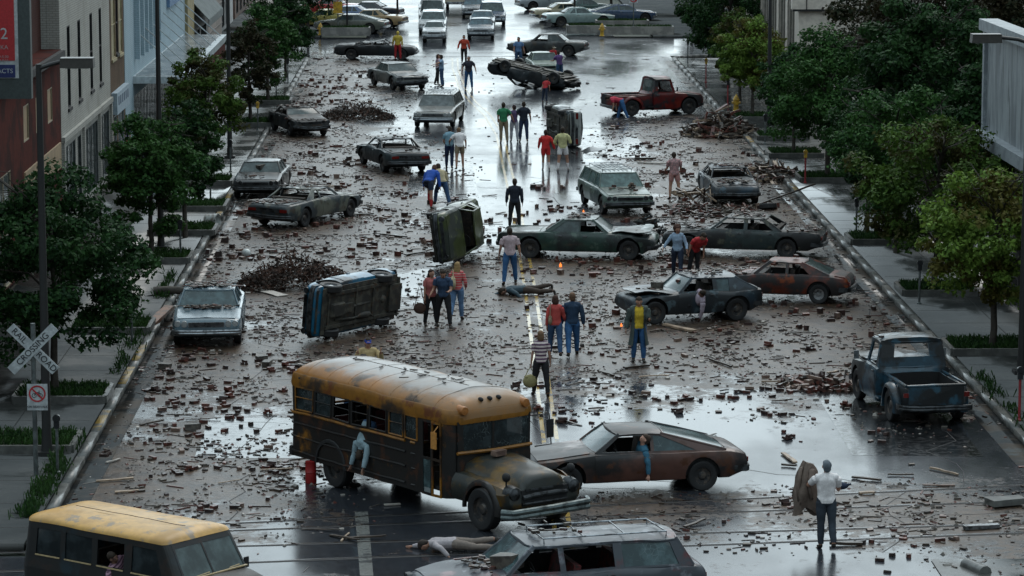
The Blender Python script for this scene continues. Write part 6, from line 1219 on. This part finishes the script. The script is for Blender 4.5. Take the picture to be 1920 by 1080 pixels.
P_(879, 168, -92, 'person in a dark tee and jeans with arms hanging wide', cc('dark_tee', (.03, .03, .045)), cc('mid_jeans', (.035, .12, .28)), hair=(.40, .4, .42), h=1.86, **dict(STAND, arms=((4, 20, 20), (0, 20, 20)), legs=((4, 2, 8), (-2, 4, 8))))
P_(972, 128, -80, 'man in a blue shirt standing behind the upside down car', cc('steel_blue', (.12, .22, .40)), JEAN, h=1.86, **dict(STAND, arms=((10, 16, 20), (10, 16, 20))))
P_(1036, 142, -60, 'person in a white hat and red shirt behind the upside down car', REDC, JEAN, cap=cc('hat_cream', (.55, .5, .42)), h=1.74, **STAND)
P_(1049, 152, 120, 'person in a purple shirt hugging the one in the white hat', cc('purple', (.12, .06, .2)), JEAN, h=1.72, lean=8, **dict(STAND, arms=((50, 10, 40), (50, 10, 40))))
P_(1022, 192, 60, 'child in a red shirt leaning by the white tipped car', REDC, NAVC, h=1.35, lean=26, hairlen=0, **STAND)
P_(252, 268, -60, 'dark clothed figure on the left sidewalk under the white canopy', BLKC, BLKC, h=1.8, z=.15, **STAND)
P_(233, 300, -80, 'person in a purple top and red trousers by the narrow brown building', cc('purple', (.12, .06, .2)), REDC, h=1.75, z=.15, **STAND)
P_(1800, 300, -100, 'person in a red sweatshirt under the right hand trees', REDC, JEAN, h=1.78, z=.15, **STAND)
P_(1822, 298, -110, 'person in a dark red coat beside the red sweatshirt', cc('dark_red', (.2, .02, .02)), BLKC, h=1.8, z=.15, **STAND)
# the still figures: lying on the street, hanging from windows
g = G(1040, 551); person('limp figure in a dark blue jacket lying in the middle of the street', (g.x, g.y, .16), 0, cc('denim_dark', (.04, .07, .09)), cc('umber', (.06, .04, .03)), short=False, rot=(0, R(90), R(189)), arms=((25, 60, 20), (150, 20, 10)), legs=((6, 8, 6), (-4, 6, 10)), head=10, skin=SKIND)
g = G(935, 1033); person('figure in a pale blouse and tan trousers lying face down beside the bus wheels', (g.x, g.y, .17), 0, cc('pale_blouse', (.38, .34, .35)), cc('fawn', (.20, .16, .135)), short=False, rot=(0, R(90), R(181)), arms=((15, 55, 30), (160, 15, 10)), legs=((8, 8, 4), (0, 8, 4)), hair=(.03, .02, .015), h=1.66, fem=True, head=8, skin=SKIN)
def car_at(root, p): return root.matrix_basis @ Vector(p)
p = car_at(bus, (-1.12, -.93, .66)); person('limp figure in a pale blue shirt hanging out of the bus window', p, -54-90, cc('ash_blue', (.24, .33, .37)), JEAN, short=False, lean=158, arms=((178, 10, 4), (168, 8, 8)), legs=((4, 0, 3), (0, 4, 3)), head=10, skin=SKIND, vox=.013)
p = car_at(CARS['coupe'][0], (-.12, .40, .27)); person('slumped man with an arm hanging out of the brown fastback coupe', p, 0, cc('teal_blue', (.03, .12, .19)), BLKC, short=False, rot=(R(-20), 0, R(-170)), arms=((-12, 48, 12), (10, 5, 10)), legs=((115, 100, 2), (115, 100, 2)), head=-22, hair=(.05, .03, .02), h=1.72, skin=mat('skin_pale', (.55, .30, .22), rough=.6, bmp=.05), vox=.013)
p = car_at(CARS['grem'][0], (-.05, .42, .33)); person('slumped figure in a lilac sleeve hanging from the dark blue hatchback window', p, 0, cc('lilac', (.42, .34, .40)), BLKC, short=False, rot=(R(-52), 0, R(-165)), arms=((6, 48, 2), (10, 5, 10)), legs=((115, 100, 2), (115, 100, 2)), head=12, h=1.7, skin=SKIND, vox=.013)
p = car_at(van, (.06, -.36, .6)); person('hidden figure whose striped sleeve hangs from the dark van window', p, 0, patm('violet_stripe', (.35, .2, .26), (.1, .05, .08), 6), BLKC, short=False, rot=(R(34), 0, R(-40)), arms=((10, 5, 10), (20, 62, 30)), legs=((115, 100, 2), (115, 100, 2)), head=12, h=1.6, skin=SKIND, vox=.013)
# things they carry
def bag(label, p, size, m, strap=.5):
    r = empty('handbag', p, rnd.uniform(0, 3), label, 'handbag'); b = MB(); b.ell((0, 0, 0), (size*.55, size*.22, size*.5), 12, 8); b.box((0, 0, size*.32), (size*.8, size*.3, size*.1)); b.build('pouch', m, r, 50)
    b = MB(); b.tube([(-size*.4, 0, size*.3), (-size*.15, 0, size*.3+strap*.7), (0, 0, size*.3+strap), (size*.15, 0, size*.3+strap*.7), (size*.4, 0, size*.3)], .012, 5); b.build('strap', m, r, 60); return r
q = jp(pg, 2); bag('olive straw handbag held by the striped top woman', (q.x-.02, q.y-.03, q.z-.38), .36, cc('straw', (.30, .26, .12)), .26)
q = jp(pb, 1); bag('brown shoulder bag carried by the salmon top woman', (q.x-.14, q.y-.1, q.z-.28), .34, cc('brown_leather', (.07, .035, .025)), .6)
g = G(848, 600); bag('cream bag on the back of the blonde plaid shirt woman', (g.x+.02, g.y-.16, 1.14), .42, cc('cream', (.50, .42, .26)), .3)
g = G(1033, 667); bag('tan shoulder bag of the coral top woman', (g.x-.02, g.y-.12, 1.02), .30, cc('tan', (.26, .20, .13)), .4)
q = jp(pw, 2); cm = MB(); rows = []
for i in range(12):
    k = i/11; rows.append([(q.x-.08+math.cos(a)*lerp(.09, .24, min(1, k*2.2)**.7)*(1+.30*math.sin(3*a+k*2)+.12*math.sin(9*a))*(1-.25*max(0, k-.8))+.03*(1-k)-.05*k, q.y-.04+math.sin(a)*lerp(.06, .17, min(1, k*2)**.7)*(1+.42*math.sin(4*a+1+k*3)), q.z+.24-1.05*k-.10*math.sin(2*a+1)*k) for j, a in enumerate(np.linspace(0, 2*math.pi, 20)[:-1])])
cm.grid(rows, close=True).add(rows[0], [tuple(range(18, -1, -1))]); cm.tube([(q.x-.20, q.y-.14, q.z+.12), (q.x-.27, q.y-.2, q.z-.25), (q.x-.22, q.y-.2, q.z-.62)], [(.07, .05), (.075, .05), (.06, .04)], 10); cm.tube([(q.x+.02, q.y-.16, q.z+.10), (q.x-.02, q.y-.2, q.z-.2), (q.x+.03, q.y-.2, q.z-.5)], [(.06, .05), (.07, .05), (.06, .04)], 10); tag(cm.build('brown_coat', cc('coat_brown', (.17, .125, .10)), None, 0, fn=lambda v: v+noise.noise_vector(v*5)*.05+noise.noise_vector(v*16)*.018), 'brown overcoat draped over the arm of the white shirted man', 'coat')
cm = MB(); q3 = jp(pw, 3); cm.ell((q3.x+.08, q3.y-.1, q3.z+.02), (.17, .10, .08), 10, 7); cm.tube([(q3.x+.02, q3.y-.1, q3.z), (q3.x+.3, q3.y-.12, q3.z+.06)], [.05, .02], 8); tag(cm.build('shoe_bundle', NAVC, None, 60), 'dark blue bundle held in the right hand of the white shirted man', 'bundle')
for o in bpy.data.objects:
    if '_j' in o: del o['_j']
# ================================================================ RUBBLE
BRM = [mat('brick_red', (.13, .042, .03), (.06, .025, .02), 6, rough=.35, bmp=.5), mat('brick_pale', (.20, .13, .10), (.10, .06, .05), 6, rough=.4, bmp=.5), mat('brick_sooty', (.055, .03, .026), (.03, .02, .018), 6, rough=.3, bmp=.5)]
MORT = mat('block_grey', (.10, .085, .07), (.05, .04, .035), 5, rough=.45, bmp=.5)
def brick_data(kind):
    b = MB(); L_, W_, H_ = {'whole': (.21, .10, .065), 'half': (.12, .10, .065), 'pair': (.21, .10, .065), 'chunk': (.30, .22, .15)}[kind]
    b.box((0, 0, H_/2), (L_, W_, H_))
    if kind == 'pair': b.box((.04, .06, H_*1.5), (L_, W_, H_), .5); b.box((-.02, .13, H_/2), (L_*.7, W_, H_), .2)
    o = b.build('brick', None if 0 else BRM[0], None, 20, fn=lambda v: v+noise.noise_vector(v*14+Vector((len(kind), 0, 0)))*(.07 if kind == 'chunk' else .022)); m = o.data; bpy.data.objects.remove(o); return m
BD = {}
for k in ('whole', 'half', 'pair', 'chunk'):
    base_ = brick_data(k)
    for i, m in enumerate(BRM[:3] if k != 'chunk' else [MORT]):
        d = base_.copy(); d.materials.clear(); d.materials.append(m); BD[(k, i)] = d
BZ = [(1330, 750, 190, 60, 1.0), (1560, 715, 110, 40, 2.2), (1260, 495, 200, 22, 1.6), (420, 770, 170, 110, 1.0), (1560, 990, 320, 50, .9), (860, 440, 110, 50, .8), (1130, 640, 300, 60, .6), (330, 760, 120, 60, .8), (470, 900, 120, 70, .5), (640, 980, 120, 40, .5), (1100, 740, 120, 40, .5), (1000, 380, 120, 40, .35), (1700, 760, 60, 50, .4), (1250, 300, 140, 50, .5), (1330, 400, 160, 40, 1.0), (560, 330, 180, 60, .9), (540, 450, 180, 70, 1.0), (560, 170, 120, 50, .7), (1600, 600, 160, 50, .8), (480, 690, 200, 60, 1.0), (1780, 960, 120, 50, .7), (1050, 780, 60, 50, .4)]
ZW = []
for x, y, rx, ry, a in BZ:
    g, g1, g2, g3 = G(x, y), G(x+rx, y), G(x, y+ry), G(x, y-ry); ZW.append((g.x, g.y, abs(g1.x-g.x), (g3-g2).length/2, a))
tot = sum(z[2]*z[3]*z[4] for z in ZW); cand = []
while len(cand) < 1150:
    u = rnd.uniform(0, tot); 
    for z in ZW:
        u -= z[2]*z[3]*z[4]
        if u <= 0: break
    x, y = z[0]+rnd.gauss(0, .62)*z[2], z[1]+rnd.gauss(0, .62)*z[3]
    if cand and rnd.random() < .62: q_ = cand[-1-int(rnd.random()*min(len(cand), 3))]; x, y = q_[0]+rnd.gauss(0, .38), q_[1]+rnd.gauss(0, .45)
    if KL+.15 < x < KR-.15 and y > 58: cand.append((x, y))
def clear(x, y):
    for r_, sp_ in CARS.values():
        if abs(r_.rotation_euler[0]) > 1: continue
        a = r_.rotation_euler[2]; dx, dy = x-r_.location.x, y-r_.location.y; lx, ly = dx*math.cos(a)+dy*math.sin(a), -dx*math.sin(a)+dy*math.cos(a)
        if abs(lx) < sp_['L']/2+.05 and abs(ly) < sp_['W']/2+.05: return False
    for o, l, w in ((bus, 4.4, 1.3), (van, 2.6, 1.1)):
        a = o.rotation_euler[2]; dx, dy = x-o.location.x, y-o.location.y
        if abs(dx*math.cos(a)+dy*math.sin(a)) < l and abs(-dx*math.sin(a)+dy*math.cos(a)) < w: return False
    return True
cand = [c for c in cand if clear(*c)]; cand.sort(key=lambda c: c[1])
BLAB = {('whole', 0): 'wet whole red brick lying loose on the street', ('whole', 1): 'wet whole pale brick lying loose on the street', ('whole', 2): 'sooty whole brick lying loose on the street', ('half', 0): 'broken half of a red brick on the street', ('half', 1): 'broken half of a pale brick on the street', ('half', 2): 'sooty broken half brick on the street', ('pair', 0): 'stack of bricks still mortared together on the street', ('pair', 1): 'pale lump of mortared bricks on the street', ('pair', 2): 'sooty lump of mortared bricks on the street', ('chunk', 0): 'grey chunk of concrete block on the street'}
ind = [c for c in cand if 0 < proj((c[0], c[1], 0))[0] < 1920][:292]; rest = [c for c in cand if c not in set(ind)]
def put_brick(x, y, z=0., tilt=0, key=None, label=None, s=None):
    key = key or rnd.choice([('whole', 0)]*4+[('whole', 1)]*1+[('whole', 2)]*4+[('half', 0)]*3+[('half', 2)]*3+[('half', 1)]+[('pair', 0)]+[('pair', 2)]+([('chunk', 0)] if rnd.random() < .3 else []))
    o = bpy.data.objects.new('brick' if key[0] != 'chunk' else 'concrete_chunk', BD[key]); link(o); s = s or rnd.uniform(.85, 1.12); o.scale = (s,)*3
    o.location = (x, y, z); o.rotation_euler = (R(rnd.uniform(-6, 6))+tilt, R(rnd.uniform(-6, 6)), rnd.uniform(0, 6.28))
    tag(o, label or BLAB[key], 'brick' if key[0] != 'chunk' else 'chunk', 'loose bricks'+{0: ' red', 1: ' pale', 2: ' sooty'}[key[1]]+' '+key[0] if key[0] != 'chunk' else 'concrete chunks'); return o
for x, y in ind: put_brick(x, y, .004)
# everything too small and too many to count
rb = MB(); nr = random.Random(3)
def shard(x, y, z, l, w, h, a, tilt=0):
    M = Matrix.Rotation(a, 3, 'Z') @ Matrix.Rotation(tilt, 3, 'X'); q = [M @ Vector((sx*l/2*(1+nr.uniform(-.2, .2)), sy*w/2, sz*h)) for sz in (0, 1) for sx, sy in ((-1, -1), (1, -1), (1, 1), (-1, 1))]
    rb.add([p+Vector((x, y, z)) for p in q], [(4, 5, 6, 7), (0, 1, 5, 4), (1, 2, 6, 5), (2, 3, 7, 6), (3, 0, 4, 7)])
for x, y in rest: rb.c = nr.choice((0, 0, 2, 2, 1)); s = nr.uniform(.8, 1.2); shard(x, y, 0, .21*s*nr.choice((1, .6, 1)), .11*s, .07*s*nr.choice((1, 1, 2)), nr.uniform(0, 3.1), nr.uniform(-.2, .2))
k = 0
while k < 15000:
    x, y = nr.uniform(KL+.1, KR-.1), 58+142*nr.random()**1.25; m_ = mud_at(x, y)
    cl_ = noise.noise(Vector((x*.45, y*.35, 3)))*.9+noise.noise(Vector((x*1.6, y*1.2, 8)))*.6
    if nr.random() < m_*max(0, .35+cl_*1.6)+.012+(.10 if x < KL+.6 or x > KR-.6 else 0):
        t_ = nr.random(); rb.c = nr.choice((0, 2, 2, 3, 4, 4, 5)) if t_ < .93 else 6; k += 1
        if t_ < .13: shard(x, y, 0, nr.uniform(.12, .5), nr.uniform(.012, .04), nr.uniform(.008, .025), nr.gauss(.1, .8), nr.uniform(-.15, .15))
        else: q_ = nr.random()**2.2; shard(x, y, 0, .035+.13*q_, .025+.08*q_*nr.random(), .01+.035*q_, nr.uniform(0, 3.1), nr.uniform(-.3, .3))
WOODD = mat('wet_wood', (.05, .033, .022), (.025, .018, .014), 5, rough=.4, bmp=.5); WOODP = mat('pale_wood', (.36, .26, .18), (.20, .14, .10), 5, rough=.5, bmp=.3); GRV = mat('gravel_bits', (.09, .075, .06), (.045, .036, .03), 7, rough=.5); WHB = mat('plaster_bits', (.42, .38, .34), rough=.6)
MTS = [BRM[0], BRM[1], BRM[2], WOODD, GRV, WOODD, WHB]
k = 0
while k < 16000:
    x, y = nr.uniform(KL+.1, KR-.1), 58+120*nr.random()**1.15; m_ = mud_at(x, y)
    cl_ = noise.noise(Vector((x*.7, y*.5, 13)))+noise.noise(Vector((x*2.4, y*1.7, 2)))*.7
    if nr.random() < m_*max(0, .1+cl_*2.4):
        k += 1; rb.c = nr.choice((2, 3, 4, 4, 4, 0)); s = .02+.05*nr.random()**2; h = s*nr.uniform(.3, .9); a = nr.uniform(0, 6.3)
        q = [(x+math.cos(a+t_)*s*nr.uniform(.6, 1.5), y+math.sin(a+t_)*s*nr.uniform(.6, 1.5), 0) for t_ in (0, 2.1, 4.2)]; rb.add(q+[(x, y, h)], [(0, 1, 3), (1, 2, 3), (2, 0, 3)])
tag(rb.build('rubble', MTS, None, 20), kind='stuff')
# litter lying on the wrecks
rb = MB()
def on(key, u, f, zz):
    r_, s_ = CARS[key]; return r_.matrix_basis @ Vector((s_['L']/2-u*s_['L'], f*s_['W']/2, zz))
for key, zones in dict(deb20=[(.05, .28, .80, 120), (.42, .62, 1.26, 60), (.75, .95, .92, 40)], bsed=[(.05, .28, .9, 70), (.44, .62, 1.34, 40)], burnt=[(.77, .97, .95, 110), (.42, .63, 1.36, 50), (.1, .28, .93, 40)], grem=[(.06, .3, .9, 45), (.5, .76, 1.38, 30)], vega=[(.05, .3, .86, 90)], sil23=[(.77, .96, .94, 60), (.44, .6, 1.35, 45)], prk26=[(.22, .31, .97, 60), (.42, .62, 1.42, 70)], drk22=[(.1, .28, .9, 6)], g59=[(.42, .56, 1.40, 26), (.1, .26, .95, 16)], gwag=[(.1, .25, .93, 6)], wagonA=[(.42, .6, 1.52, 12), (.2, .28, .97, 24)], cou21=[(.43, .62, 1.36, 12), (.78, .95, .95, 10)], bpick=[(.62, .94, .68, 90), (.38, .5, 1.84, 8)], blk19=[(.3, .34, 1, 4)]).items():
    for u0, u1, z, n in zones:
        for _ in range(n):
            p = on(key, rnd.uniform(u0, u1), rnd.gauss(0, .38), z); rb.c = nr.choice((0, 1, 2, 3, 4, 5, 6 if nr.random() < .3 else 3))
            if nr.random() < .4: shard(p.x, p.y, p.z, nr.uniform(.2, .6), nr.uniform(.02, .06), .025, nr.uniform(0, 3.1), nr.uniform(-.1, .1))
            else: shard(p.x, p.y, p.z, nr.uniform(.05, .16), nr.uniform(.04, .11), nr.uniform(.02, .06), nr.uniform(0, 3.1))
for _ in range(18): p = car_at(bus, (rnd.uniform(-3, 1), rnd.gauss(0, .25), 2.765)); rb.c = 3; shard(p.x, p.y, p.z, .2, .04, .02, nr.uniform(0, 3))
tag(rb.build('rubble_on_wrecks', MTS, None, 20), kind='stuff')
for key, u, f, z, kk, lb_ in [('gwag', .25, -.35, .965, ('half', 0), 'left of the two bricks at the windshield of the sage wagon'), ('gwag', .25, .3, .965, ('pair', 1), 'mortared lump at the windshield of the sage wagon'), ('gwag', .08, .3, .90, ('half', 0), 'brick at the front edge of the sage wagon hood'), ('grem', .42, .1, 1.14, ('whole', 0), 'red brick caught on the windshield of the dark blue hatchback'), ('grem', .28, -.3, .93, ('chunk', 0), 'grey chunk on the hood of the dark blue hatchback'), ('wagonA', .31, .35, .99, ('chunk', 0), 'big stone block on the cowl of the wine red wagon'), ('vega', .6, .0, 1.33, ('half', 0), 'brick on the roof of the rusty hatchback'), ('drk22', .36, .0, 1.05, ('chunk', 0), 'pale block on the windshield of the black sedan at the left kerb')]:
    p = on(key, u, f, z); put_brick(p.x, p.y, p.z, 0, kk, lb_, 1.7 if 'big' in lb_ else 1.2)
p = car_at(bus, (2.55, -.1, 1.42)); put_brick(p.x, p.y, p.z, 0, ('whole', 1), 'pale brick on the bus hood under the windshield', 1.6)
# planks and sticks seen one by one
def plank(a, b_, w, h, m, label, z=.0, z2=None, name='plank', grp=None):
    a, b_ = (Vector(a), Vector(b_)); L_ = (b_-a).length; d = b_-a; o = MB(); n = 6
    rows = [[(lerp(-L_/2, L_/2, i/n), y, zz) for y, zz in ((-w/2, 0), (w/2, 0), (w/2, h), (-w/2, h))] for i in range(n+1)]
    o.grid(rows, close=True).add(rows[0], [(3, 2, 1, 0)]).add(rows[-1], [(0, 1, 2, 3)])
    q = o.build(name, m, None, 25, fn=lambda v: v+noise.noise_vector(v*3+a)*.02); q.location = (a+b_)/2; q.rotation_euler = (0, -math.asin(d.z/L_), math.atan2(d.y, d.x)); return tag(q, label, name.replace('_', ' '), grp)
for px0, py0, px1, py1, w, h, m, lb_ in [(1468, 852, 1491, 870, .1, .04, WOODP, 'short white board right of the fastback coupe'), (1466, 874, 1492, 876, .07, .04, WOODD, 'dark stick just below the short white board'), (1744, 880, 1796, 892, .05, .04, WOODP, 'pale cane lying at the right side of the rails'), (1598, 897, 1652, 903, .09, .04, WOODD, 'dark slat right of the white shirted man'), (1664, 892, 1714, 893, .05, .03, WOODD, 'thin dark lath above the right litter patch'), (1555, 1023, 1618, 1023, .12, .06, WOODD, 'thick dark beam at the feet of the white shirted man'), (1612, 927, 1640, 926, .14, .04, WOODP, 'pale board in the litter by the white shirted man'), (1730, 912, 1790, 912, .1, .03, BRM[1], 'pinkish lath in the right litter patch'), (1808, 994, 1872, 990, .16, .08, CHROME, 'bent metal strip in the bottom right litter'),
    (1246, 611, 1302, 624, .2, .06, WOODP, 'split pale plank in front of the dark blue hatchback'), (1196, 306, 1256, 309, .12, .05, WHB, 'white board behind the sage wagon'), (266, 628, 318, 600, .3, .1, mat('orange_plank', (.20, .08, .035), (.08, .04, .02), 4, rough=.4), 'orange brown plank leaning by the parked pale blue car'), (600, 352, 640, 349, .12, .05, WOODP, 'white board in the litter left of the street'), (636, 407, 700, 402, .1, .05, WOODD, 'dark board behind the silver coupe'), (720, 949, 750, 947, .08, .03, WHB, 'white slat lying under the bus'), (470, 540, 530, 556, .4, .02, WHB, 'flat pale sheet by the dead branches'), (1300, 830, 1342, 815, .05, .02, WOODD, 'thin stick on the open asphalt right of the coupe'), (1130, 700, 1150, 706, .06, .04, WOODD, 'short stick below the coat man'), (1170, 692, 1216, 688, .14, .05, WOODD, 'rotten board at the feet of the coat man'), (1330, 676, 1372, 690, .05, .05, WOODD, 'forked stick left of the brick cluster'),
    (1350, 735, 1366, 733, .05, .03, BLK, 'dark pipe bit among the loose bricks'), (760, 480, 800, 474, .1, .05, WOODD, 'dark board left of the tipped olive car'), (700, 440, 760, 446, .08, .05, WOODD, 'long dark slat between the wrecks on the left'), (840, 486, 870, 480, .1, .05, WOODP, 'pale board under the tipped olive car'), (180, 905, 250, 900, .08, .04, WOODP, 'pale lath near the van roof'), (215, 925, 260, 922, .1, .03, WOODP, 'broken lath beside the van roof'), (200, 870, 225, 862, .06, .03, WHB, 'pale stick by the left kerb'), (1425, 385, 1528, 370, .05, .06, WOODD, 'long bent branch reaching to the right kerb'), (1190, 300, 1230, 299, .12, .08, WOODD, 'charred beam beyond the sage wagon')]:
    a, b_ = G(px0, py0), G(px1, py1); a.z = b_.z = .02
    if 'leaning' in lb_: b_.z = .35
    if 'reaching' in lb_: b_.z = .5
    plank(a, b_, w, h, m, lb_)
n_ = 0
while n_ < 34:
    z_ = rnd.choice(ZW); x, y = z_[0]+rnd.gauss(0, .6)*z_[2], z_[1]+rnd.gauss(0, .6)*z_[3]
    if not (KL+.5 < x < KR-.5 and 62 < y < 130) or not clear(x, y): continue
    a = rnd.gauss(0, .9); l = rnd.uniform(.35, .95); d = Vector((math.cos(a), math.sin(a), 0))*l/2; pale = rnd.random() < .22
    plank(Vector((x, y, .01))-d, Vector((x, y, .01+rnd.uniform(0, .06)))+d, rnd.uniform(.035, .08), rnd.uniform(.015, .035), WOODP if pale else WOODD, 'pale broken plank among the street rubble' if pale else 'dark wet plank among the street rubble', grp='pale planks in the rubble' if pale else 'dark planks in the rubble'); n_ += 1
# heaps
def heap(label, cx, cy, lx, ly, h, n, mats, seed, name='rubble_heap', cat='heap', thin=.04, long=.9):
    r_ = random.Random(seed); b = MB()
    for i in range(n):
        a = r_.uniform(0, 6.28); q = math.sqrt(r_.random()); x, y = math.cos(a)*lx*q, math.sin(a)*ly*q; z = h*(1-q**1.6)*r_.uniform(.2, 1.05)*(1+.4*noise.noise(Vector((x, y, seed)))); b.c = r_.randrange(len(mats))
        d = Vector((r_.gauss(0, 1), r_.gauss(0, .7), r_.gauss(0, .35))).normalized()*r_.uniform(.3, 1)*long*.5; p = Vector((x, y, max(.03, z)))
        if name == 'dead_branches':
            m_ = p+Vector((r_.uniform(-.1, .1), r_.uniform(-.1, .1), r_.uniform(0, .12))); b.tube([p-d*.8, m_, p+d+Vector((0, 0, r_.uniform(0, .15)))], [thin, thin*.7, thin*.2], 3, False)
            for k in range(5):
                c = p+d*r_.uniform(-1, 1); u = Vector((r_.gauss(0, 1), r_.gauss(0, 1), r_.gauss(0, 1))).normalized()*.06; v = u.cross(Vector((r_.gauss(0, 1), r_.gauss(0, 1), 1))).normalized()*.035; c.z = max(.03, c.z+r_.uniform(0, .1)); b.add([c-u, c+v, c+u, c-v], [(0, 1, 2, 3)])
        else: M = d.to_track_quat('X', 'Z').to_matrix(); b.box(p, (d.length*2, r_.uniform(.5, 3)*thin, r_.uniform(.4, 1.5)*thin), M)
    o = b.build(name, mats, None, 20); o.location = (cx, cy, 0); return tag(o, label, cat)
DRY = mat('dead_leaves', (.075, .03, .016), (.035, .018, .012), 6, rough=.8); TWIG = mat('twig', (.035, .024, .018), rough=.8)
g = G(560, 535); heap('wide heap of dead brown branches behind the parked pale blue car', g.x, g.y, 1.9, 1.3, 1.0, 620, [DRY, TWIG, DRY], 1, 'dead_branches', 'branches', .014, .8)
g = G(478, 543); heap('small heap of dead branches next to the wide one', g.x, g.y, .7, .7, .5, 160, [DRY, TWIG], 2, 'dead_branches', 'branches', .012, .6)
g = G(668, 222); heap('long dark row of dead branches beside the rubble covered sedan', g.x, g.y, 1.9, 1.4, .75, 480, [TWIG, DRY, TWIG], 3, 'dead_branches', 'branches', .016, .8)
g = G(1350, 252); heap('tall heap of broken timber and bricks at the right kerb', g.x, g.y, 1.75, 2.2, 1.15, 420, [WOODD, BRM[0], WOODP, WOODD, MORT, WOODD], 4, thin=.07, long=.9)
g = G(1440, 330); heap('scattered timber heap behind the dark blue burnt sedan', g.x, g.y, 1.3, 3.0, .45, 220, [WOODD, BRM[0], WOODP, WOODD], 5, thin=.06, long=.9)
g = G(1550, 722); heap('low heap of bricks and scrap left of the blue pickup', g.x, g.y, 1.3, 1.1, .28, 170, [BRM[0], BRM[2], WOODD, BRM[1]], 6, thin=.07, long=.4)
g = G(1330, 395); heap('low heap of rubble between the sage wagon and the burnt sedan', g.x, g.y, 1.8, 2.2, .2, 240, [WOODD, BRM[0], GRV, BRM[2]], 7, thin=.05, long=.5)
g = G(1290, 408); heap('splintered pale boards on the nose of the long charred sedan', g.x+.1, g.y-.8, .7, .4, .2, 20, [WOODP, WOODD], 8, thin=.05, long=1.2).location.z = .95
g = G(1205, 440); heap('twisted grey scrap between the finned sedan and the charred one', g.x+.2, g.y, .7, .5, .8, 46, [DARK, UNDER, GALV], 9, thin=.07, long=.5)
g = G(1885, 948); b = MB(); b.box((0, 0, .1), (.8, .42, .13), .3); tag(b.build('concrete_slab', CURB, None, fn=lambda v: v+noise.noise_vector(v*4)*.04), 'broken concrete slab lying in the street at the bottom right edge', 'slab').location = g
g = G(1830, 1068); b = MB(); b.tube([(-.15, .3, .02), (.12, -.4, .02)], .15, 10); tag(b.build('concrete_bollard', CURB, None), 'fallen rounded concrete piece at the bottom right', 'bollard').location = g
plane('sidewalk', G(1745, 1050).x, G(1900, 1050).x+4, 58, G(1745, 1050).y, .02, CONC)
# white bucket, globe, log
r = empty('bucket', G(397, 428), R(200), 'dented white bucket lying on its side by the left kerb', 'bucket'); r.rotation_euler = (R(90), 0, R(70)); r.location.z = .3
b = MB(); b.lathe([(.001, -.24), (.2, -.24), (.25, .24), (.265, .25), (.25, .26), (.235, .24), (.19, -.22), (.001, -.22)], n=18); b.build('pail', mat('bucket_white', (.5, .52, .5), (.2, .18, .16), 4, rough=.4), r); b = MB(); b.tube([(-.25, 0, .22), (-.2, .2, .3), (0, .28, .32), (.2, .2, .3), (.25, 0, .22)], .01, 5); b.build('handle', GALV, r)
g = G(462, 482); b = MB(); b.lathe([(.1, 0), (.13, .02), (.24, .12), (.26, .24), (.22, .36), (.12, .44), (.001, .46)], n=18); o = tag(b.build('glass_globe', mat('milk_glass', (.6, .62, .6), (.45, .47, .46), 3, rough=.2), None), 'white lamp globe lying in the litter on the left', 'globe'); o.location = g; o.scale = (.62,)*3
a, b_ = G(288, 553, .15), G(352, 551, .15); o = MB(); o.tube([Vector((a.x, a.y, .27)), Vector(((a.x+b_.x)/2, a.y+.05, .3)), Vector((b_.x+.2, b_.y-.1, .25))], [.14, .13, .11], 10); tag(o.build('log', BARK, None, 50, fn=lambda v: v+noise.noise_vector(v*5)*.02), 'dark charred log across the left kerb', 'log')
r = empty('red_barrel', G(583, 905), 0, 'red barrel standing half hidden behind the back of the bus', 'barrel'); b = MB(); b.lathe([(.001, 0), (.2, 0), (.21, .02), (.2, .3), (.215, .32), (.2, .34), (.2, .6), (.21, .62), (.001, .62)], n=18); b.build('drum', mat('barrel_red', (.28, .012, .012), rough=.5), r); r.scale = (.62, .62, .8)
# torn car pieces by the tipped white car
g = G(1105, 286); b = MB(); b.sheet([[(x, y, .1+.12*math.sin(x*3+y)+.05*math.cos(x*7)) for y in np.linspace(-.5, .5, 5)] for x in np.linspace(-.8, .8, 9)], (0, 0, -.02)); o = tag(b.build('torn_hood', CARS['roof13'][0].children[0].data.materials[0], None, 40), 'torn dark hood lying flat beside the white tipped car', 'hood'); o.location = g
g = G(1440, 392); wheel_o = empty('loose_tyre', (g.x, g.y, .12), 0, 'loose burnt tyre by the right kerb behind the charred sedan', 'tyre'); wheel_o.rotation_euler = (R(80), 0, .4); w_ = wheel(wheel_o, 0, 0, .34, .2, RIM, 0)
# small fires
FL = bpy.data.materials.new('flame'); t, p = nodes(FL); p.inputs['Base Color'].default_value = (.1, .02, 0, 1); p.inputs['Emission Color'].default_value = (1, .22, .04, 1); p.inputs['Emission Strength'].default_value = 1.6
for px, py, s_, lb_, zz in [(1051, 500, .14, 'small orange flame on the street in front of the finned sedan', 0), (1165, 612, .1, 'small flame under the nose of the dark blue hatchback', 0), (1094, 398, .1, 'small flame behind the roof of the finned sedan', 0)]:
    b = MB()
    for k in range(5): a = k*1.3; b.tube([(math.cos(a)*s_*.2, math.sin(a)*s_*.2, 0), (math.cos(a+1)*s_*.22, math.sin(a+1)*s_*.2, s_*.4), (math.cos(a+2)*s_*.05, 0, s_*(.8+.2*(k % 2)))], [s_*.16, s_*.13, .004], 6)
    o = tag(b.build('flame', FL, None, 60), lb_, 'flame'); o.location = G(px, py)
